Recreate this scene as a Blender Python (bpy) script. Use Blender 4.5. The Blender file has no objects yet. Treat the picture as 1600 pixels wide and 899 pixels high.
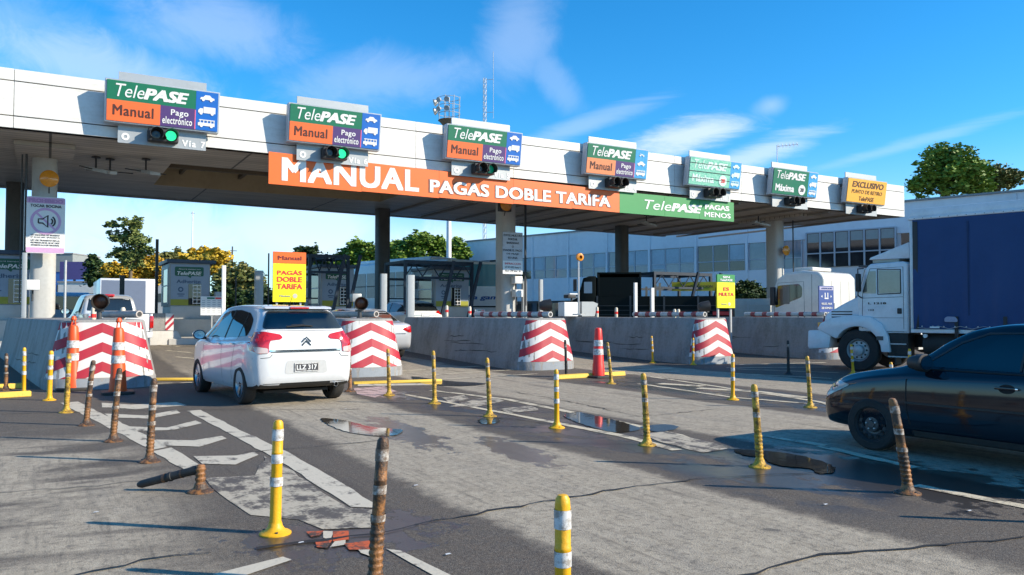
import bpy, bmesh, math, random
import numpy as np
from mathutils import Vector, Matrix
from mathutils.bvhtree import BVHTree
R_ = math.radians
scene = bpy.context.scene
COL = scene.collection
random.seed(7); rng = np.random.default_rng(7)

# ------------------------------------------------------------------ camera
CAMH = 1.47; FPX = 1240.0
YAW = math.atan(726/FPX); PIT = math.atan(40.5/FPX)
cam = bpy.data.cameras.new('camera'); cam.sensor_width = 36; cam.lens = FPX/1600*36
cam.clip_end = 6000; cam.clip_start = .05
co = bpy.data.objects.new('camera', cam); COL.objects.link(co)
co.location = (0, 0, CAMH); co.rotation_euler = (R_(90)+PIT, 0, -YAW)
scene.camera = co
# ------------------------------------------------------------------ world + sun
SUN_EL = 27.5; SUN_AZ = 132.6          # azimuth from +Y towards +X
w = bpy.data.worlds.new('World'); scene.world = w; w.use_nodes = True
nt = w.node_tree; nt.nodes.clear()
def wn(t, **k):
    n = nt.nodes.new(t)
    for a, b in k.items(): setattr(n, a, b)
    return n
out = wn('ShaderNodeOutputWorld'); bg = wn('ShaderNodeBackground'); bg.inputs[1].default_value = .128
sky = wn('ShaderNodeTexSky', sky_type='NISHITA', sun_disc=False, sun_elevation=R_(SUN_EL), sun_rotation=R_(SUN_AZ),
         air_density=1.0, dust_density=.25, ozone_density=3.0, altitude=0)
hs = wn('ShaderNodeHueSaturation'); hs.inputs['Saturation'].default_value = 1.16; hs.inputs['Value'].default_value = 1.0
tint = wn('ShaderNodeMix', data_type='RGBA', blend_type='MULTIPLY'); tint.inputs[0].default_value = 1; tint.inputs[7].default_value = (.66, 1.03, 1.24, 1)
nt.links.new(sky.outputs[0], tint.inputs[6]); nt.links.new(tint.outputs[2], hs.inputs['Color'])
tc = wn('ShaderNodeTexCoord')
def cloud(rotz, scale, loc, nscale, lo, hi, dist=.6, detail=7):
    m = wn('ShaderNodeMapping'); m.inputs['Rotation'].default_value = rotz
    m.inputs['Scale'].default_value = scale; m.inputs['Location'].default_value = loc
    nt.links.new(tc.outputs['Generated'], m.inputs[0])
    n = wn('ShaderNodeTexNoise'); n.inputs['Scale'].default_value = nscale; n.inputs['Detail'].default_value = detail
    n.inputs['Roughness'].default_value = .58; n.inputs['Distortion'].default_value = dist
    nt.links.new(m.outputs[0], n.inputs['Vector'])
    r = wn('ShaderNodeMapRange', interpolation_type='SMOOTHSTEP'); r.inputs[1].default_value = lo; r.inputs[2].default_value = hi
    nt.links.new(n.outputs[0], r.inputs[0]); return r.outputs[0]
def wmath(op, a, b=None, clamp=False):
    n = wn('ShaderNodeMath', operation=op, use_clamp=clamp)
    for i, v in enumerate((a, b)):
        if v is None: continue
        if isinstance(v, (int, float)): n.inputs[i].default_value = v
        else: nt.links.new(v, n.inputs[i])
    return n.outputs[0]
sx = wn('ShaderNodeSeparateXYZ'); nt.links.new(tc.outputs['Generated'], sx.inputs[0])
def wrange(v, a, b, c=0, d=1):
    r = wn('ShaderNodeMapRange', interpolation_type='SMOOTHSTEP'); nt.links.new(v, r.inputs[0])
    for i, q in enumerate((a, b, c, d)): r.inputs[1+i].default_value = q
    return r.outputs[0]
F0 = Vector((math.sin(YAW)*math.cos(PIT), math.cos(YAW)*math.cos(PIT), math.sin(PIT)))
R0 = Vector((math.cos(YAW), -math.sin(YAW), 0)); U0 = R0.cross(F0)
def wdot(v):
    n = wn('ShaderNodeVectorMath', operation='DOT_PRODUCT'); nt.links.new(tc.outputs['Generated'], n.inputs[0]); n.inputs[1].default_value = v; return n.outputs['Value']
def wnoise(scale, detail=6, rough=.6, dist=.5, stretch=(1, 1, 1), rot=(0, 0, 0)):
    m = wn('ShaderNodeMapping'); m.inputs['Rotation'].default_value = rot; m.inputs['Scale'].default_value = stretch; nt.links.new(tc.outputs['Generated'], m.inputs[0])
    n = wn('ShaderNodeTexNoise'); n.inputs['Scale'].default_value = scale; n.inputs['Detail'].default_value = detail; n.inputs['Roughness'].default_value = rough; n.inputs['Distortion'].default_value = dist
    nt.links.new(m.outputs[0], n.inputs['Vector']); return n.outputs[0]
n_soft = wnoise(6, 7, .58, .5); n_fine = wnoise(15, 8, .68, .9); n_mid = wnoise(9, 8, .66, .8, (1, 1, 1.5))
def cloud_bank(az, el, a, b_, tilt, amp, noise=n_soft, k=1.6):
    """one cloud: direction in the sky (deg right of the lane direction, deg up), half sizes in degrees, tilt"""
    A, E_ = math.radians(az), math.radians(el); c = Vector((math.sin(A)*math.cos(E_), math.cos(A)*math.cos(E_), math.sin(E_)))
    e1 = Vector((math.cos(A), -math.sin(A), 0)); e2 = e1.cross(c)*-1
    if e2.z < 0: e2 = -e2
    T = math.radians(tilt); x_ = e1*math.cos(T)+e2*math.sin(T); y_ = e2*math.cos(T)-e1*math.sin(T)
    dc = wmath('MAXIMUM', wdot(c), .05)
    u = wmath('DIVIDE', wmath('DIVIDE', wdot(x_), dc), math.tan(math.radians(a))); v = wmath('DIVIDE', wmath('DIVIDE', wdot(y_), dc), math.tan(math.radians(b_)))
    r = wmath('SQRT', wmath('ADD', wmath('MULTIPLY', u, u), wmath('MULTIPLY', v, v)))
    r = wmath('ADD', r, wmath('MULTIPLY', wmath('SUBTRACT', noise, .5), k))
    front = wrange(wdot(c), .3, .6)
    return wmath('MULTIPLY', wmath('MULTIPLY', wrange(r, .15, 1.25, 1, 0), amp), front)
def pdir(px, py):
    d = (F0+R0*((px-800)/FPX)+U0*((449.5-py)/FPX)).normalized(); return math.degrees(math.atan2(d.x, d.y)), math.degrees(math.asin(d.z))
n_streak = wnoise(5, 8, .68, 1.0, (1.2, 1.2, 7), (.3, .25, 0))
banks = [(330, 45, 7, 2.4, 0, .42, n_mid), (590, 125, 7, 2.2, 8, .36, n_mid), (810, 50, 2.6, 3.6, -20, .34, n_mid), (870, 130, 3.2, 1.2, -50, .26, n_mid), (130, 100, 8, 2.4, -6, .60, n_fine), (20, 60, 5, 3, 0, .30, n_fine),
         (1070, 213, 5.0, 1.2, 10, .75, n_streak), (1190, 240, 5, 1.0, 16, .55, n_streak), (1420, 225, 7, .45, 12, .20, n_streak), (900, 200, 7, .8, 18, .26, n_streak), (1205, 165, 1.6, .9, 15, .30, n_soft),
         (330, 345, 2.2, .9, 0, .0, n_soft), (200, 355, 14, 3.2, 0, .50, n_fine), (480, 360, 9, 2.6, 0, .55, n_soft), (700, 385, 8, 2.0, 0, .5, n_fine), (-500, 150, 30, 9, 0, .35, n_soft), (2300, 200, 26, 7, 8, .3, n_streak)]
tot = None
for px_, py_, a_, bb_, tl_, am_, nz_ in banks:
    az_, el_ = pdir(px_, py_) if -200 < px_ < 1800 else ((px_-800)/20+30, 22)
    cb_ = cloud_bank(az_, el_, a_, bb_, tl_, am_, nz_); cb_ = wmath('MULTIPLY', cb_, .60 if px_ < 900 and py_ < 300 else .85); tot = cb_ if tot is None else wmath('MAXIMUM', tot, cb_)
haze_ = wmath('MULTIPLY', wrange(sx.outputs[2], -.02, .22, 1, 0), .42)
amt = wmath('ADD', tot, haze_, True)
mx = wn('ShaderNodeMix', data_type='RGBA'); nt.links.new(amt, mx.inputs[0]); nt.links.new(hs.outputs[0], mx.inputs[6])
mx.inputs[7].default_value = (5.7, 6.2, 7.3, 1)
nt.links.new(mx.outputs[2], bg.inputs[0]); nt.links.new(bg.outputs[0], out.inputs[0])

sl = bpy.data.lights.new('sun', 'SUN'); sl.energy = 5.0; sl.angle = R_(.5); sl.color = (1, .89, .72)
so = bpy.data.objects.new('sun', sl); COL.objects.link(so)
sd = Vector((math.cos(R_(SUN_EL))*math.sin(R_(SUN_AZ)), math.cos(R_(SUN_EL))*math.cos(R_(SUN_AZ)), math.sin(R_(SUN_EL))))
so.rotation_euler = sd.to_track_quat('Z', 'Y').to_euler(); so.location = (20, -20, 30)
scene.view_settings.view_transform = 'Standard'; scene.view_settings.look = 'None'
scene.view_settings.gamma = 1; scene.view_settings.exposure = .55
scene.render.engine = 'CYCLES'

# ------------------------------------------------------------------ survey helpers: photograph -> place
_F = Vector((math.sin(YAW)*math.cos(PIT), math.cos(YAW)*math.cos(PIT), math.sin(PIT)))
_R = Vector((math.cos(YAW), -math.sin(YAW), 0)); _U = _R.cross(_F); _C = Vector((0, 0, CAMH))
def ray(px, py): return _F + _R*((px-800)/FPX) + _U*((449.5-py)/FPX)
def atY(px, py, Y): d = ray(px, py); return _C + d*(Y/d.y)
def XA(px, Y): return atY(px, 490, Y).x
def ZA(px, py, Y): return atY(px, py, Y).z
def G(px, py, z=0.0): d = ray(px, py); return _C + d*((z-CAMH)/d.z)
def atD(px, py, D): return _C + ray(px, py)*D
def gz(y):
    t = min(1, max(0, (y-15)/18)); return .4*t*t*(3-2*t)
def on_plane(px, py, o, hd):
    d = Vector((-math.sin(R_(hd)), math.cos(R_(hd)))); n = Vector((d.y, -d.x)); r = ray(px, py)
    t = n.dot(Vector(o)-_C.xy)/n.dot(r.xy); p = _C + r*t
    return (p.xy-Vector(o)).dot(d), p.z

# ------------------------------------------------------------------ materials
class NG:
    """tiny wrapper round a material's node tree"""
    def __init__(s, m): s.t = m.node_tree; s.N = s.t.nodes; s.L = s.t.links
    def new(s, typ, **k):
        n = s.N.new(typ)
        for a, b in k.items(): setattr(n, a, b)
        return n
    def put(s, sock, v):
        if isinstance(v, bpy.types.NodeSocket): s.L.new(v, sock)
        elif isinstance(v, (tuple, list)) and len(v) == 3 and sock.type == 'RGBA': sock.default_value = (*v, 1)
        else: sock.default_value = v
    def m(s, op, a, b=0.0, c=None, clamp=False):
        n = s.new('ShaderNodeMath', operation=op, use_clamp=clamp); s.put(n.inputs[0], a); s.put(n.inputs[1], b)
        if c is not None: s.put(n.inputs[2], c)
        return n.outputs[0]
    def mix(s, f, a, b, blend='MIX'):
        n = s.new('ShaderNodeMix', data_type='RGBA', blend_type=blend); s.put(n.inputs[0], f); s.put(n.inputs[6], a); s.put(n.inputs[7], b); return n.outputs[2]
    def rng(s, v, a, b, c=0.0, d=1.0):
        n = s.new('ShaderNodeMapRange', interpolation_type='SMOOTHSTEP'); s.put(n.inputs[0], v)
        for i, q in enumerate((a, b, c, d)): n.inputs[i+1].default_value = q
        return n.outputs[0]
    def obj(s): return s.new('ShaderNodeTexCoord').outputs['Object']
    def map(s, v, scale=(1, 1, 1), rot=(0, 0, 0), loc=(0, 0, 0)):
        n = s.new('ShaderNodeMapping'); s.put(n.inputs[0], v); n.inputs['Scale'].default_value = scale
        n.inputs['Rotation'].default_value = rot; n.inputs['Location'].default_value = loc; return n.outputs[0]
    def noise(s, v, scale, detail=4, rough=.55, dist=0.0):
        n = s.new('ShaderNodeTexNoise'); s.put(n.inputs['Vector'], v); n.inputs['Scale'].default_value = scale
        n.inputs['Detail'].default_value = detail; n.inputs['Roughness'].default_value = rough; n.inputs['Distortion'].default_value = dist
        return n.outputs[0]
def base_mat(name):
    m = bpy.data.materials.new(name); m.use_nodes = True; g = NG(m)
    b = m.node_tree.nodes['Principled BSDF']; return m, g, b
MATS = {}
def mat(name, col, rough=.6, metal=0.0, dirt=.25, dscale=3.0, dcol=None, bump=0.0, bscale=60, coat=0.0, emit=None, estr=0, streak=1.0, spec=.5, dlo=.42, dhi=.72):
    if name in MATS: return MATS[name]
    m, g, b = base_mat(name); o = g.obj()
    dc = dcol or tuple(c*.45 for c in col)
    if dirt > 0:
        n1 = g.noise(g.map(o, (1, 1, 1/streak)), dscale, 6, .62); n2 = g.noise(o, dscale*7.3, 3)
        f = g.m('MULTIPLY', g.rng(g.m('ADD', g.m('MULTIPLY', n1, .75), g.m('MULTIPLY', n2, .25)), dlo, dhi), dirt)
        c = g.mix(f, col, dc)
        c = g.mix(g.m('MULTIPLY', n2, .16), c, tuple(x*.6 for x in col))
        g.put(b.inputs['Base Color'], c)
        g.put(b.inputs['Roughness'], g.m('ADD', g.m('MULTIPLY', n1, .18), rough-.09, clamp=True))
    else:
        g.put(b.inputs['Base Color'], col); b.inputs['Roughness'].default_value = rough
    b.inputs['Metallic'].default_value = metal; b.inputs['Coat Weight'].default_value = coat; b.inputs['Coat Roughness'].default_value = .04
    b.inputs['Specular IOR Level'].default_value = spec
    if bump > 0:
        bn = g.new('ShaderNodeBump'); bn.inputs['Strength'].default_value = bump; bn.inputs['Distance'].default_value = .02
        g.put(bn.inputs['Height'], g.noise(o, bscale, 4)); g.L.new(bn.outputs[0], b.inputs['Normal'])
    if emit: g.put(b.inputs['Emission Color'], emit); b.inputs['Emission Strength'].default_value = estr
    MATS[name] = m; return m

def clear_glass(name, tint, ior=1.5):
    m = bpy.data.materials.new(name); m.use_nodes = True; t_ = m.node_tree; t_.nodes.clear()
    o_ = t_.nodes.new('ShaderNodeOutputMaterial'); mx_ = t_.nodes.new('ShaderNodeMixShader'); fr = t_.nodes.new('ShaderNodeFresnel'); fr.inputs[0].default_value = ior
    tr = t_.nodes.new('ShaderNodeBsdfTransparent'); tr.inputs[0].default_value = (*tint, 1); gl = t_.nodes.new('ShaderNodeBsdfGlossy'); gl.inputs['Roughness'].default_value = .015
    ad = t_.nodes.new('ShaderNodeMath'); ad.operation = 'ADD'; ad.use_clamp = True; ad.inputs[1].default_value = .04
    t_.links.new(fr.outputs[0], ad.inputs[0]); t_.links.new(ad.outputs[0], mx_.inputs[0]); t_.links.new(tr.outputs[0], mx_.inputs[1]); t_.links.new(gl.outputs[0], mx_.inputs[2]); t_.links.new(mx_.outputs[0], o_.inputs[0]); return m
M_tint = clear_glass('tinted_car_glass', (.22, .25, .25), 1.7)
M_clear = clear_glass('clear_car_glass', (.60, .64, .62), 1.6)
M_seat = mat('seat_fabric', (.06, .06, .065), .9, dirt=.3)
# asphalt/concrete ground -------------------------------------------------
def ground_material():
    m, g, b = base_mat('plaza_ground'); o = g.obj()
    sp = g.new('ShaderNodeSeparateXYZ'); g.put(sp.inputs[0], o); X, Y = sp.outputs[0], sp.outputs[1]
    wob = g.m('MULTIPLY', g.m('SUBTRACT', g.noise(o, .55, 4), .5), .55)
    wob2 = g.m('MULTIPLY', g.m('SUBTRACT', g.noise(o, 5.0, 5, .7), .5), .32)
    Xw = g.m('ADD', X, g.m('ADD', wob, wob2))
    def band(x0, x1, soft=.10):
        return g.m('MULTIPLY', g.rng(Xw, x0-soft, x0+soft), g.rng(Xw, x1-soft, x1+soft, 1, 0))
    lanes = g.m('MAXIMUM', g.m('MAXIMUM', band(2.78, 4.75), band(7.0, 9.55)), g.m('MAXIMUM', band(12.2, 14.7), band(-4.5, -1.9)))
    lanes = g.m('MULTIPLY', lanes, g.rng(Y, 17.5, 24, 1, .45))
    streaky = g.noise(g.map(o, (3.2, .35, 1)), 1.2, 6, .65)
    lanes = g.m('MULTIPLY', lanes, g.rng(streaky, .2, .42, .62, 1))
    # pale worn concrete on the left
    pl = g.noise(g.map(o, (.5, .95, 1), loc=(3.1, 1.7, 0)), .75, 5, .55, .8)
    left = g.m('MULTIPLY', g.rng(pl, .42, .54), g.rng(Xw, 1.3, .3))
    left = g.m('MULTIPLY', left, g.rng(Y, 12.5, 9.5))
    pale = g.m('MAXIMUM', lanes, g.m('MULTIPLY', left, 1.0))
    fine = g.noise(o, 42, 4, .7); mid = g.noise(o, 6.5, 5, .65); big = g.noise(o, .6, 3)
    vor = g.new('ShaderNodeTexVoronoi'); g.put(vor.inputs['Vector'], o); vor.inputs['Scale'].default_value = 95
    micro = g.noise(o, 150, 3, .8)
    dark = g.mix(big, (.040, .027, .018), (.078, .053, .034))
    dark = g.mix(g.rng(mid, .35, .7, 0, .55), dark, (.045, .040, .037))
    light = g.mix(g.rng(mid, .3, .75), (.42, .355, .260), (.29, .24, .17))
    light = g.mix(g.rng(streaky, .45, .8, 0, .5), light, (.17, .155, .135))
    c = g.mix(pale, dark, light)
    # agglomerate speckle and small stains
    c = g.mix(g.rng(fine, .40, .72, 0, .40), c, g.mix(.5, c, (.5, .45, .36)))
    gr2 = g.noise(o, 17, 6, .78); c = g.mix(g.rng(gr2, .50, .62, 0, .50), c, (.030, .024, .019)); c = g.mix(g.rng(g.noise(g.map(o, (6, .5, 1)), 3.1, 7, .75), .50, .68, 0, .42), c, (.05, .040, .032))
    c = g.mix(g.rng(vor.outputs[0], .0, .35, .42, 0), c, (.03, .027, .025))
    c = g.mix(g.rng(micro, .50, .64, 0, .50), c, g.mix(.55, c, (.60, .54, .44))); c = g.mix(g.rng(micro, .48, .36, 0, .55), c, (.020, .016, .013))
    spots = g.noise(o, 2.7, 2, .5)
    c = g.mix(g.rng(spots, .70, .76, 0, .6), c, (.05, .045, .042))
    # wheel-rubber streaks down the lanes
    tyre = g.noise(g.map(o, (3.4, .14, 1), loc=(.3, 0, 0)), 1.6, 5, .6, .5)
    c = g.mix(g.m('MULTIPLY', g.rng(tyre, .50, .72, 0, .5), g.rng(g.noise(o, 1.1, 4), .4, .6)), c, (.045, .036, .029))
    # wet zones along the marker rows
    def wetrow(xc, hw, y0, y1):
        return g.m('MULTIPLY', g.rng(g.m('ABSOLUTE', g.m('SUBTRACT', Xw, xc)), hw+.3, hw-.3), g.m('MULTIPLY', g.rng(Y, y0, y0+1.5), g.rng(Y, y1-2, y1, 1, 0)))
    wet = g.m('MAXIMUM', wetrow(5.75, .75, 3.2, 15.5), wetrow(10.9, .9, 6, 16))
    wn_ = g.noise(g.map(o, (1, .6, 1)), 1.7, 5, .6)
    wet = g.m('MULTIPLY', wet, g.rng(wn_, .42, .54))
    def blob(cx, cy, rx, ry, a=0):  # damp stain
        mp = g.map(g.map(o, loc=(-cx, -cy, 0)), rot=(0, 0, R_(a)))
        mp = g.map(mp, (1/rx, 1/ry, 0)); ln = g.new('ShaderNodeVectorMath', operation='LENGTH'); g.put(ln.inputs[0], mp)
        d = g.m('ADD', ln.outputs['Value'], g.m('MULTIPLY', g.m('SUBTRACT', g.noise(g.map(o, (1, .7, 1)), 3.6, 6, .72), .5), 3.2))
        return g.rng(d, .82, 1.0, 1, 0)
    for q in ((3.85, 9.3, .30, 1.5, 6), (4.35, 7.4, .26, 1.1, 8), (1.75, 5.2, .7, .6, 0), (6.6, 4.6, .9, 1.6, 0)):
        wet = g.m('MAXIMUM', wet, blob(*q))
    c = g.mix(g.m('MULTIPLY', wet, .72), c, (.028, .024, .022))
    g.put(b.inputs['Base Color'], c)
    g.put(b.inputs['Roughness'], g.m('SUBTRACT', .88, g.m('MULTIPLY', wet, .60)))
    bn = g.new('ShaderNodeBump'); bn.inputs['Distance'].default_value = .012
    g.put(bn.inputs['Strength'], g.m('SUBTRACT', .26, g.m('MULTIPLY', wet, .20)))
    g.put(bn.inputs['Height'], g.m('ADD', fine, g.m('MULTIPLY', vor.outputs[0], .8))); g.L.new(bn.outputs[0], b.inputs['Normal'])
    return m
def paint_material(name, col, wear=.5, under=(.075, .062, .052), cut=.5):
    m, g, b = base_mat(name); o = g.obj()
    n = g.noise(o, 3.2, 7, .72); n2 = g.noise(o, 30, 4, .7); n3 = g.noise(g.map(o, (4, .6, 1)), 2.4, 4)
    v = g.m('ADD', g.m('MULTIPLY', n, .55), g.m('ADD', g.m('MULTIPLY', n2, .2), g.m('MULTIPLY', n3, .25)))
    f = g.m('MULTIPLY', g.rng(v, cut, cut+.09), wear)
    c = g.mix(g.rng(n2, .3, .8, 0, .3), col, tuple(x*.66 for x in col))
    g.put(b.inputs['Base Color'], g.mix(f, c, under)); b.inputs['Roughness'].default_value = .7
    bn = g.new('ShaderNodeBump'); bn.inputs['Strength'].default_value = .3; bn.inputs['Distance'].default_value = .01
    g.put(bn.inputs['Height'], n2); g.L.new(bn.outputs[0], b.inputs['Normal'])
    return m
M_ground = ground_material()
M_white_paint = paint_material('white_road_paint', (.56, .50, .39), .95, cut=.515)
M_worn_paint = paint_material('worn_white_road_paint', (.46, .40, .30), .95, cut=.46)
M_cream_paint = paint_material('cream_road_paint', (.60, .52, .37), .9, cut=.50)
M_orange_paint = paint_material('orange_road_paint', (.55, .10, .025), 1.0, under=(.06, .042, .03), cut=.46)
M_yellow_kerb = paint_material('yellow_kerb_paint', (.78, .50, .07), .55, cut=.56)
def foliage_mat(name, a, b_):
    m, g, b = base_mat(name); o = g.obj()
    n = g.noise(o, .55, 3); n2 = g.noise(o, 5, 2)
    g.put(b.inputs['Base Color'], g.mix(g.rng(g.m('ADD', g.m('MULTIPLY', n, .6), g.m('MULTIPLY', n2, .4)), .35, .65), a, b_))
    b.inputs['Roughness'].default_value = .55; b.inputs['Specular IOR Level'].default_value = .3
    return m
F_green = foliage_mat('leaf_green', (.07, .13, .016), (.17, .26, .03))
F_dark = foliage_mat('leaf_dark_green', (.022, .048, .014), (.05, .085, .022))
F_yellow = foliage_mat('leaf_autumn_yellow', (.60, .32, .015), (.34, .26, .03))
F_gold = foliage_mat('leaf_gold', (.62, .38, .02), (.42, .31, .04))
F_olive = foliage_mat('leaf_olive', (.10, .13, .035), (.20, .17, .05))
F_euc = foliage_mat('leaf_eucalyptus', (.09, .13, .035), (.19, .22, .06))
M_bark = mat('bark', (.16, .12, .08), .9, dirt=.5)
M_white = mat('white_panel', (.68, .67, .64), .5, dirt=.40, dscale=1.6, dcol=(.44, .40, .33), streak=.25)
M_seam = mat('dark_seam', (.05, .05, .05), .8, dirt=0)
M_roofgrey = mat('roof_grey', (.30, .30, .30), .8)
M_conc = mat('barrier_concrete', (.29, .28, .265), .75, dirt=.8, dscale=2.2, dcol=(.12, .105, .09), bump=.5, bscale=30, streak=3.5)
M_concl = mat('pale_concrete', (.52, .50, .46), .8, dirt=.4, dscale=2, bump=.3, bscale=30)
M_concbase = mat('grey_base_paint', (.30, .33, .36), .7, dirt=.5, dscale=3, dcol=(.14, .13, .12))
M_chevw = mat('chevron_white', (.66, .65, .62), .55, dirt=.45, dscale=3.2, dcol=(.42, .37, .32), dlo=.5, dhi=.75)
M_chevr = mat('chevron_red', (.42, .018, .035), .5, dirt=.5, dscale=6, dcol=(.28, .05, .05))
M_yel = mat('bollard_yellow', (.78, .40, .008), .45, dirt=.35, dscale=9, dcol=(.42, .22, .02), bump=.15, bscale=40)
M_yeld = mat('bollard_grimy_yellow', (.62, .36, .03), .6, dirt=.9, dscale=14, dcol=(.06, .04, .02), bump=.4, bscale=50, dlo=.42, dhi=.6)
M_brn = mat('bollard_scuffed_brown', (.29, .125, .040), .55, dirt=.95, dscale=11, dcol=(.035, .026, .02), bump=.35, bscale=70, dlo=.42, dhi=.54, streak=1.6)
M_blk = mat('black_rubber', (.022, .021, .02), .65, dirt=.5, dcol=(.07, .06, .05), dscale=8)
M_refl = mat('reflective_tape', (.66, .66, .65), .35, dirt=.85, dscale=22, dcol=(.24, .20, .16), dlo=.43, dhi=.60)
M_refw = mat('worn_reflective_tape', (.50, .47, .43), .5, dirt=.95, dscale=26, dcol=(.12, .07, .04), dlo=.38, dhi=.56)
M_or = mat('cone_orange', (.80, .085, .008), .45, dirt=.4, dscale=8, dcol=(.40, .08, .02))
M_orr = mat('cone_red', (.90, .035, .025), .42, dirt=.2, dscale=8)
M_gsteel = mat('galvanised_steel', (.46, .47, .47), .5, .3, dirt=.35, dscale=5)
M_dsteel = mat('dark_steel', (.05, .052, .055), .5, dirt=.3)
M_bframe = mat('blue_painted_steel', (.010, .024, .045), .65, dirt=.35, dscale=5)
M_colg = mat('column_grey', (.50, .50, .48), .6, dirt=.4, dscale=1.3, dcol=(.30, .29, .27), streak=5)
M_colshade = mat('column_shaded', (.085, .085, .08), .7, dirt=.4, dscale=1.3)  # rear columns: shade under the canopy put into the colour
M_boothg = mat('booth_grey', (.30, .31, .31), .5, dirt=.3)
M_bluedk = mat('booth_roof_blue', (.03, .055, .10), .5, dirt=.3)
M_glass = mat('dark_glass', (.012, .016, .018), .04, dirt=0, spec=.8)
M_glassb = mat('booth_glass', (.08, .10, .11), .08, dirt=.3, dscale=1.2)
M_tyre = mat('tyre_rubber', (.022, .021, .02), .85, dirt=.5, dcol=(.06, .052, .045), dscale=6, bump=.3)
M_alloy = mat('alloy_rim', (.50, .50, .52), .3, .85, dirt=.3, dcol=(.12, .11, .10))
M_steelrim = mat('black_steel_rim', (.055, .058, .062), .45, .2, dirt=.5, dcol=(.09, .08, .07), dscale=12)
M_carw = mat('car_paint_white', (.62, .63, .64), .30, dirt=.18, dscale=1.6, dcol=(.50, .47, .43), coat=.8)
M_cars = mat('car_paint_silver', (.55, .56, .57), .32, .35, dirt=.12, coat=.7)
M_suvw = mat('car_paint_pearl', (.66, .66, .63), .3, dirt=.12, coat=.7)
M_carb = mat('car_paint_black', (.004, .008, .014), .10, dirt=.12, dscale=4, dcol=(.010, .012, .014), coat=.45, spec=.35)
M_plastic = mat('black_plastic', (.02, .02, .02), .55, dirt=.4, dcol=(.06, .055, .05))
M_gap = mat('door_gap_black', (.008, .008, .008), .8, dirt=0)
M_chrome = mat('chrome', (.75, .75, .76), .12, 1.0, dirt=0)
M_tail = mat('red_tail_lamp', (.50, .008, .006), .12, dirt=.7, dscale=9, dcol=(.14, .0, .0), coat=1, dlo=.5, dhi=.6)
M_taill = mat('clear_tail_lamp', (.55, .42, .40), .12, dirt=.2, coat=1)
M_headl = mat('headlamp_glass', (.45, .47, .44), .12, dirt=.5, dscale=14, dcol=(.12, .12, .11), coat=1)
M_amber = mat('amber_lens', (.82, .30, .02), .25, dirt=.4, dscale=12, dcol=(.35, .10, .01), coat=.6)
M_truckw = mat('truck_white', (.70, .72, .73), .38, dirt=.3, dscale=2.2, dcol=(.42, .40, .36), coat=.4)
M_tarp = mat('blue_tarpaulin', (.003, .042, .150), .6, dirt=.55, dscale=1.4, dcol=(.003, .034, .12), bump=.35, bscale=3.5)
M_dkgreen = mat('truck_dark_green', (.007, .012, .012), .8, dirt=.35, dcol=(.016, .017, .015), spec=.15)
M_chassis = mat('chassis_black', (.02, .019, .018), .75, dirt=.5, dcol=(.06, .05, .04))
M_busw = mat('bus_white', (.70, .72, .74), .35, dirt=.2, coat=.4)
M_teal = mat('bus_teal', (.01, .16, .22), .35, dirt=.15, coat=.4)
M_busr = mat('bus_red', (.45, .015, .02), .35, dirt=.15, coat=.4)
M_bldg = mat('building_blue_white', (.82, .82, .84), .75, dirt=.35, dscale=.35, dcol=(.50, .50, .52), streak=3)
M_bwin = mat('building_glass', (.12, .19, .25), .10, dirt=.7, dscale=.35, dcol=(.30, .38, .44), spec=.8)  # blue-grey of the reflecting panes put into the glass colour
M_bwind = mat('building_dark_glass', (.02, .024, .03), .08, dirt=.5, dscale=.6, dcol=(.07, .08, .09), spec=.8)
M_blind = mat('pale_blind', (.40, .41, .38), .8, dirt=.3)
M_mull = mat('window_mullion', (.50, .52, .56), .6, dirt=.1)
S_green = mat('sign_green', (.0, .15, .075), .45, dirt=.12, dscale=1.5)
S_green2 = mat('banner_green', (.02, .255, .06), .5, dirt=.12, dscale=1.2)
S_fade = mat('sign_faded_green', (.24, .58, .43), .5, dirt=.75, dscale=9, dcol=(.03, .36, .25), dlo=.46, dhi=.6, streak=.5)
S_orange = mat('sign_orange', (.80, .145, .03), .5, dirt=.10, dscale=1.5)
S_orangef = mat('sign_faded_orange', (.76, .25, .10), .5, dirt=.2, dscale=2)
S_orange2 = mat('banner_orange', (.84, .135, .010), .5, dirt=.14, dscale=1.1)
S_purple = mat('sign_purple', (.075, .035, .16), .45, dirt=.12, dscale=1.5)
S_blue = mat('sign_blue', (.0, .12, .48), .45, dirt=.12, dscale=1.5)
S_bluef = mat('sign_faded_blue', (.02, .30, .62), .5, dirt=.4, dscale=9, dcol=(.2, .5, .72))
S_yorange = mat('sign_yellow_orange', (.86, .42, .04), .5, dirt=.12)
S_yellow = mat('sign_yellow', (.88, .76, .0), .5, dirt=.08)
S_white = mat('sign_white', (.74, .74, .73), .5, dirt=.1)
S_black = mat('sign_black', (.025, .02, .02), .5, dirt=0)
S_red = mat('sign_red', (.66, .03, .03), .5, dirt=0)
S_pink = mat('sign_faded_pink', (.60, .36, .58), .5, dirt=.2, dscale=2)
S_lilac = mat('sign_lilac_grey', (.30, .32, .40), .5, dirt=.2, dscale=2)
S_alu = mat('sign_grey_metal', (.36, .38, .39), .45, .3, dirt=.2, dscale=1.5)
S_frame = mat('sign_frame_grey', (.42, .46, .50), .45, .2, dirt=.15)
M_lit = mat('lit_green_lens', (.02, .4, .16), .3, dirt=0, emit=(.03, .85, .33), estr=1.0)
M_dim = mat('dim_green_lens', (.0, .10, .07), .25, dirt=0, emit=(.0, .5, .25), estr=.12)
M_unlit = mat('unlit_lens', (.02, .012, .01), .2, dirt=0)
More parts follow.
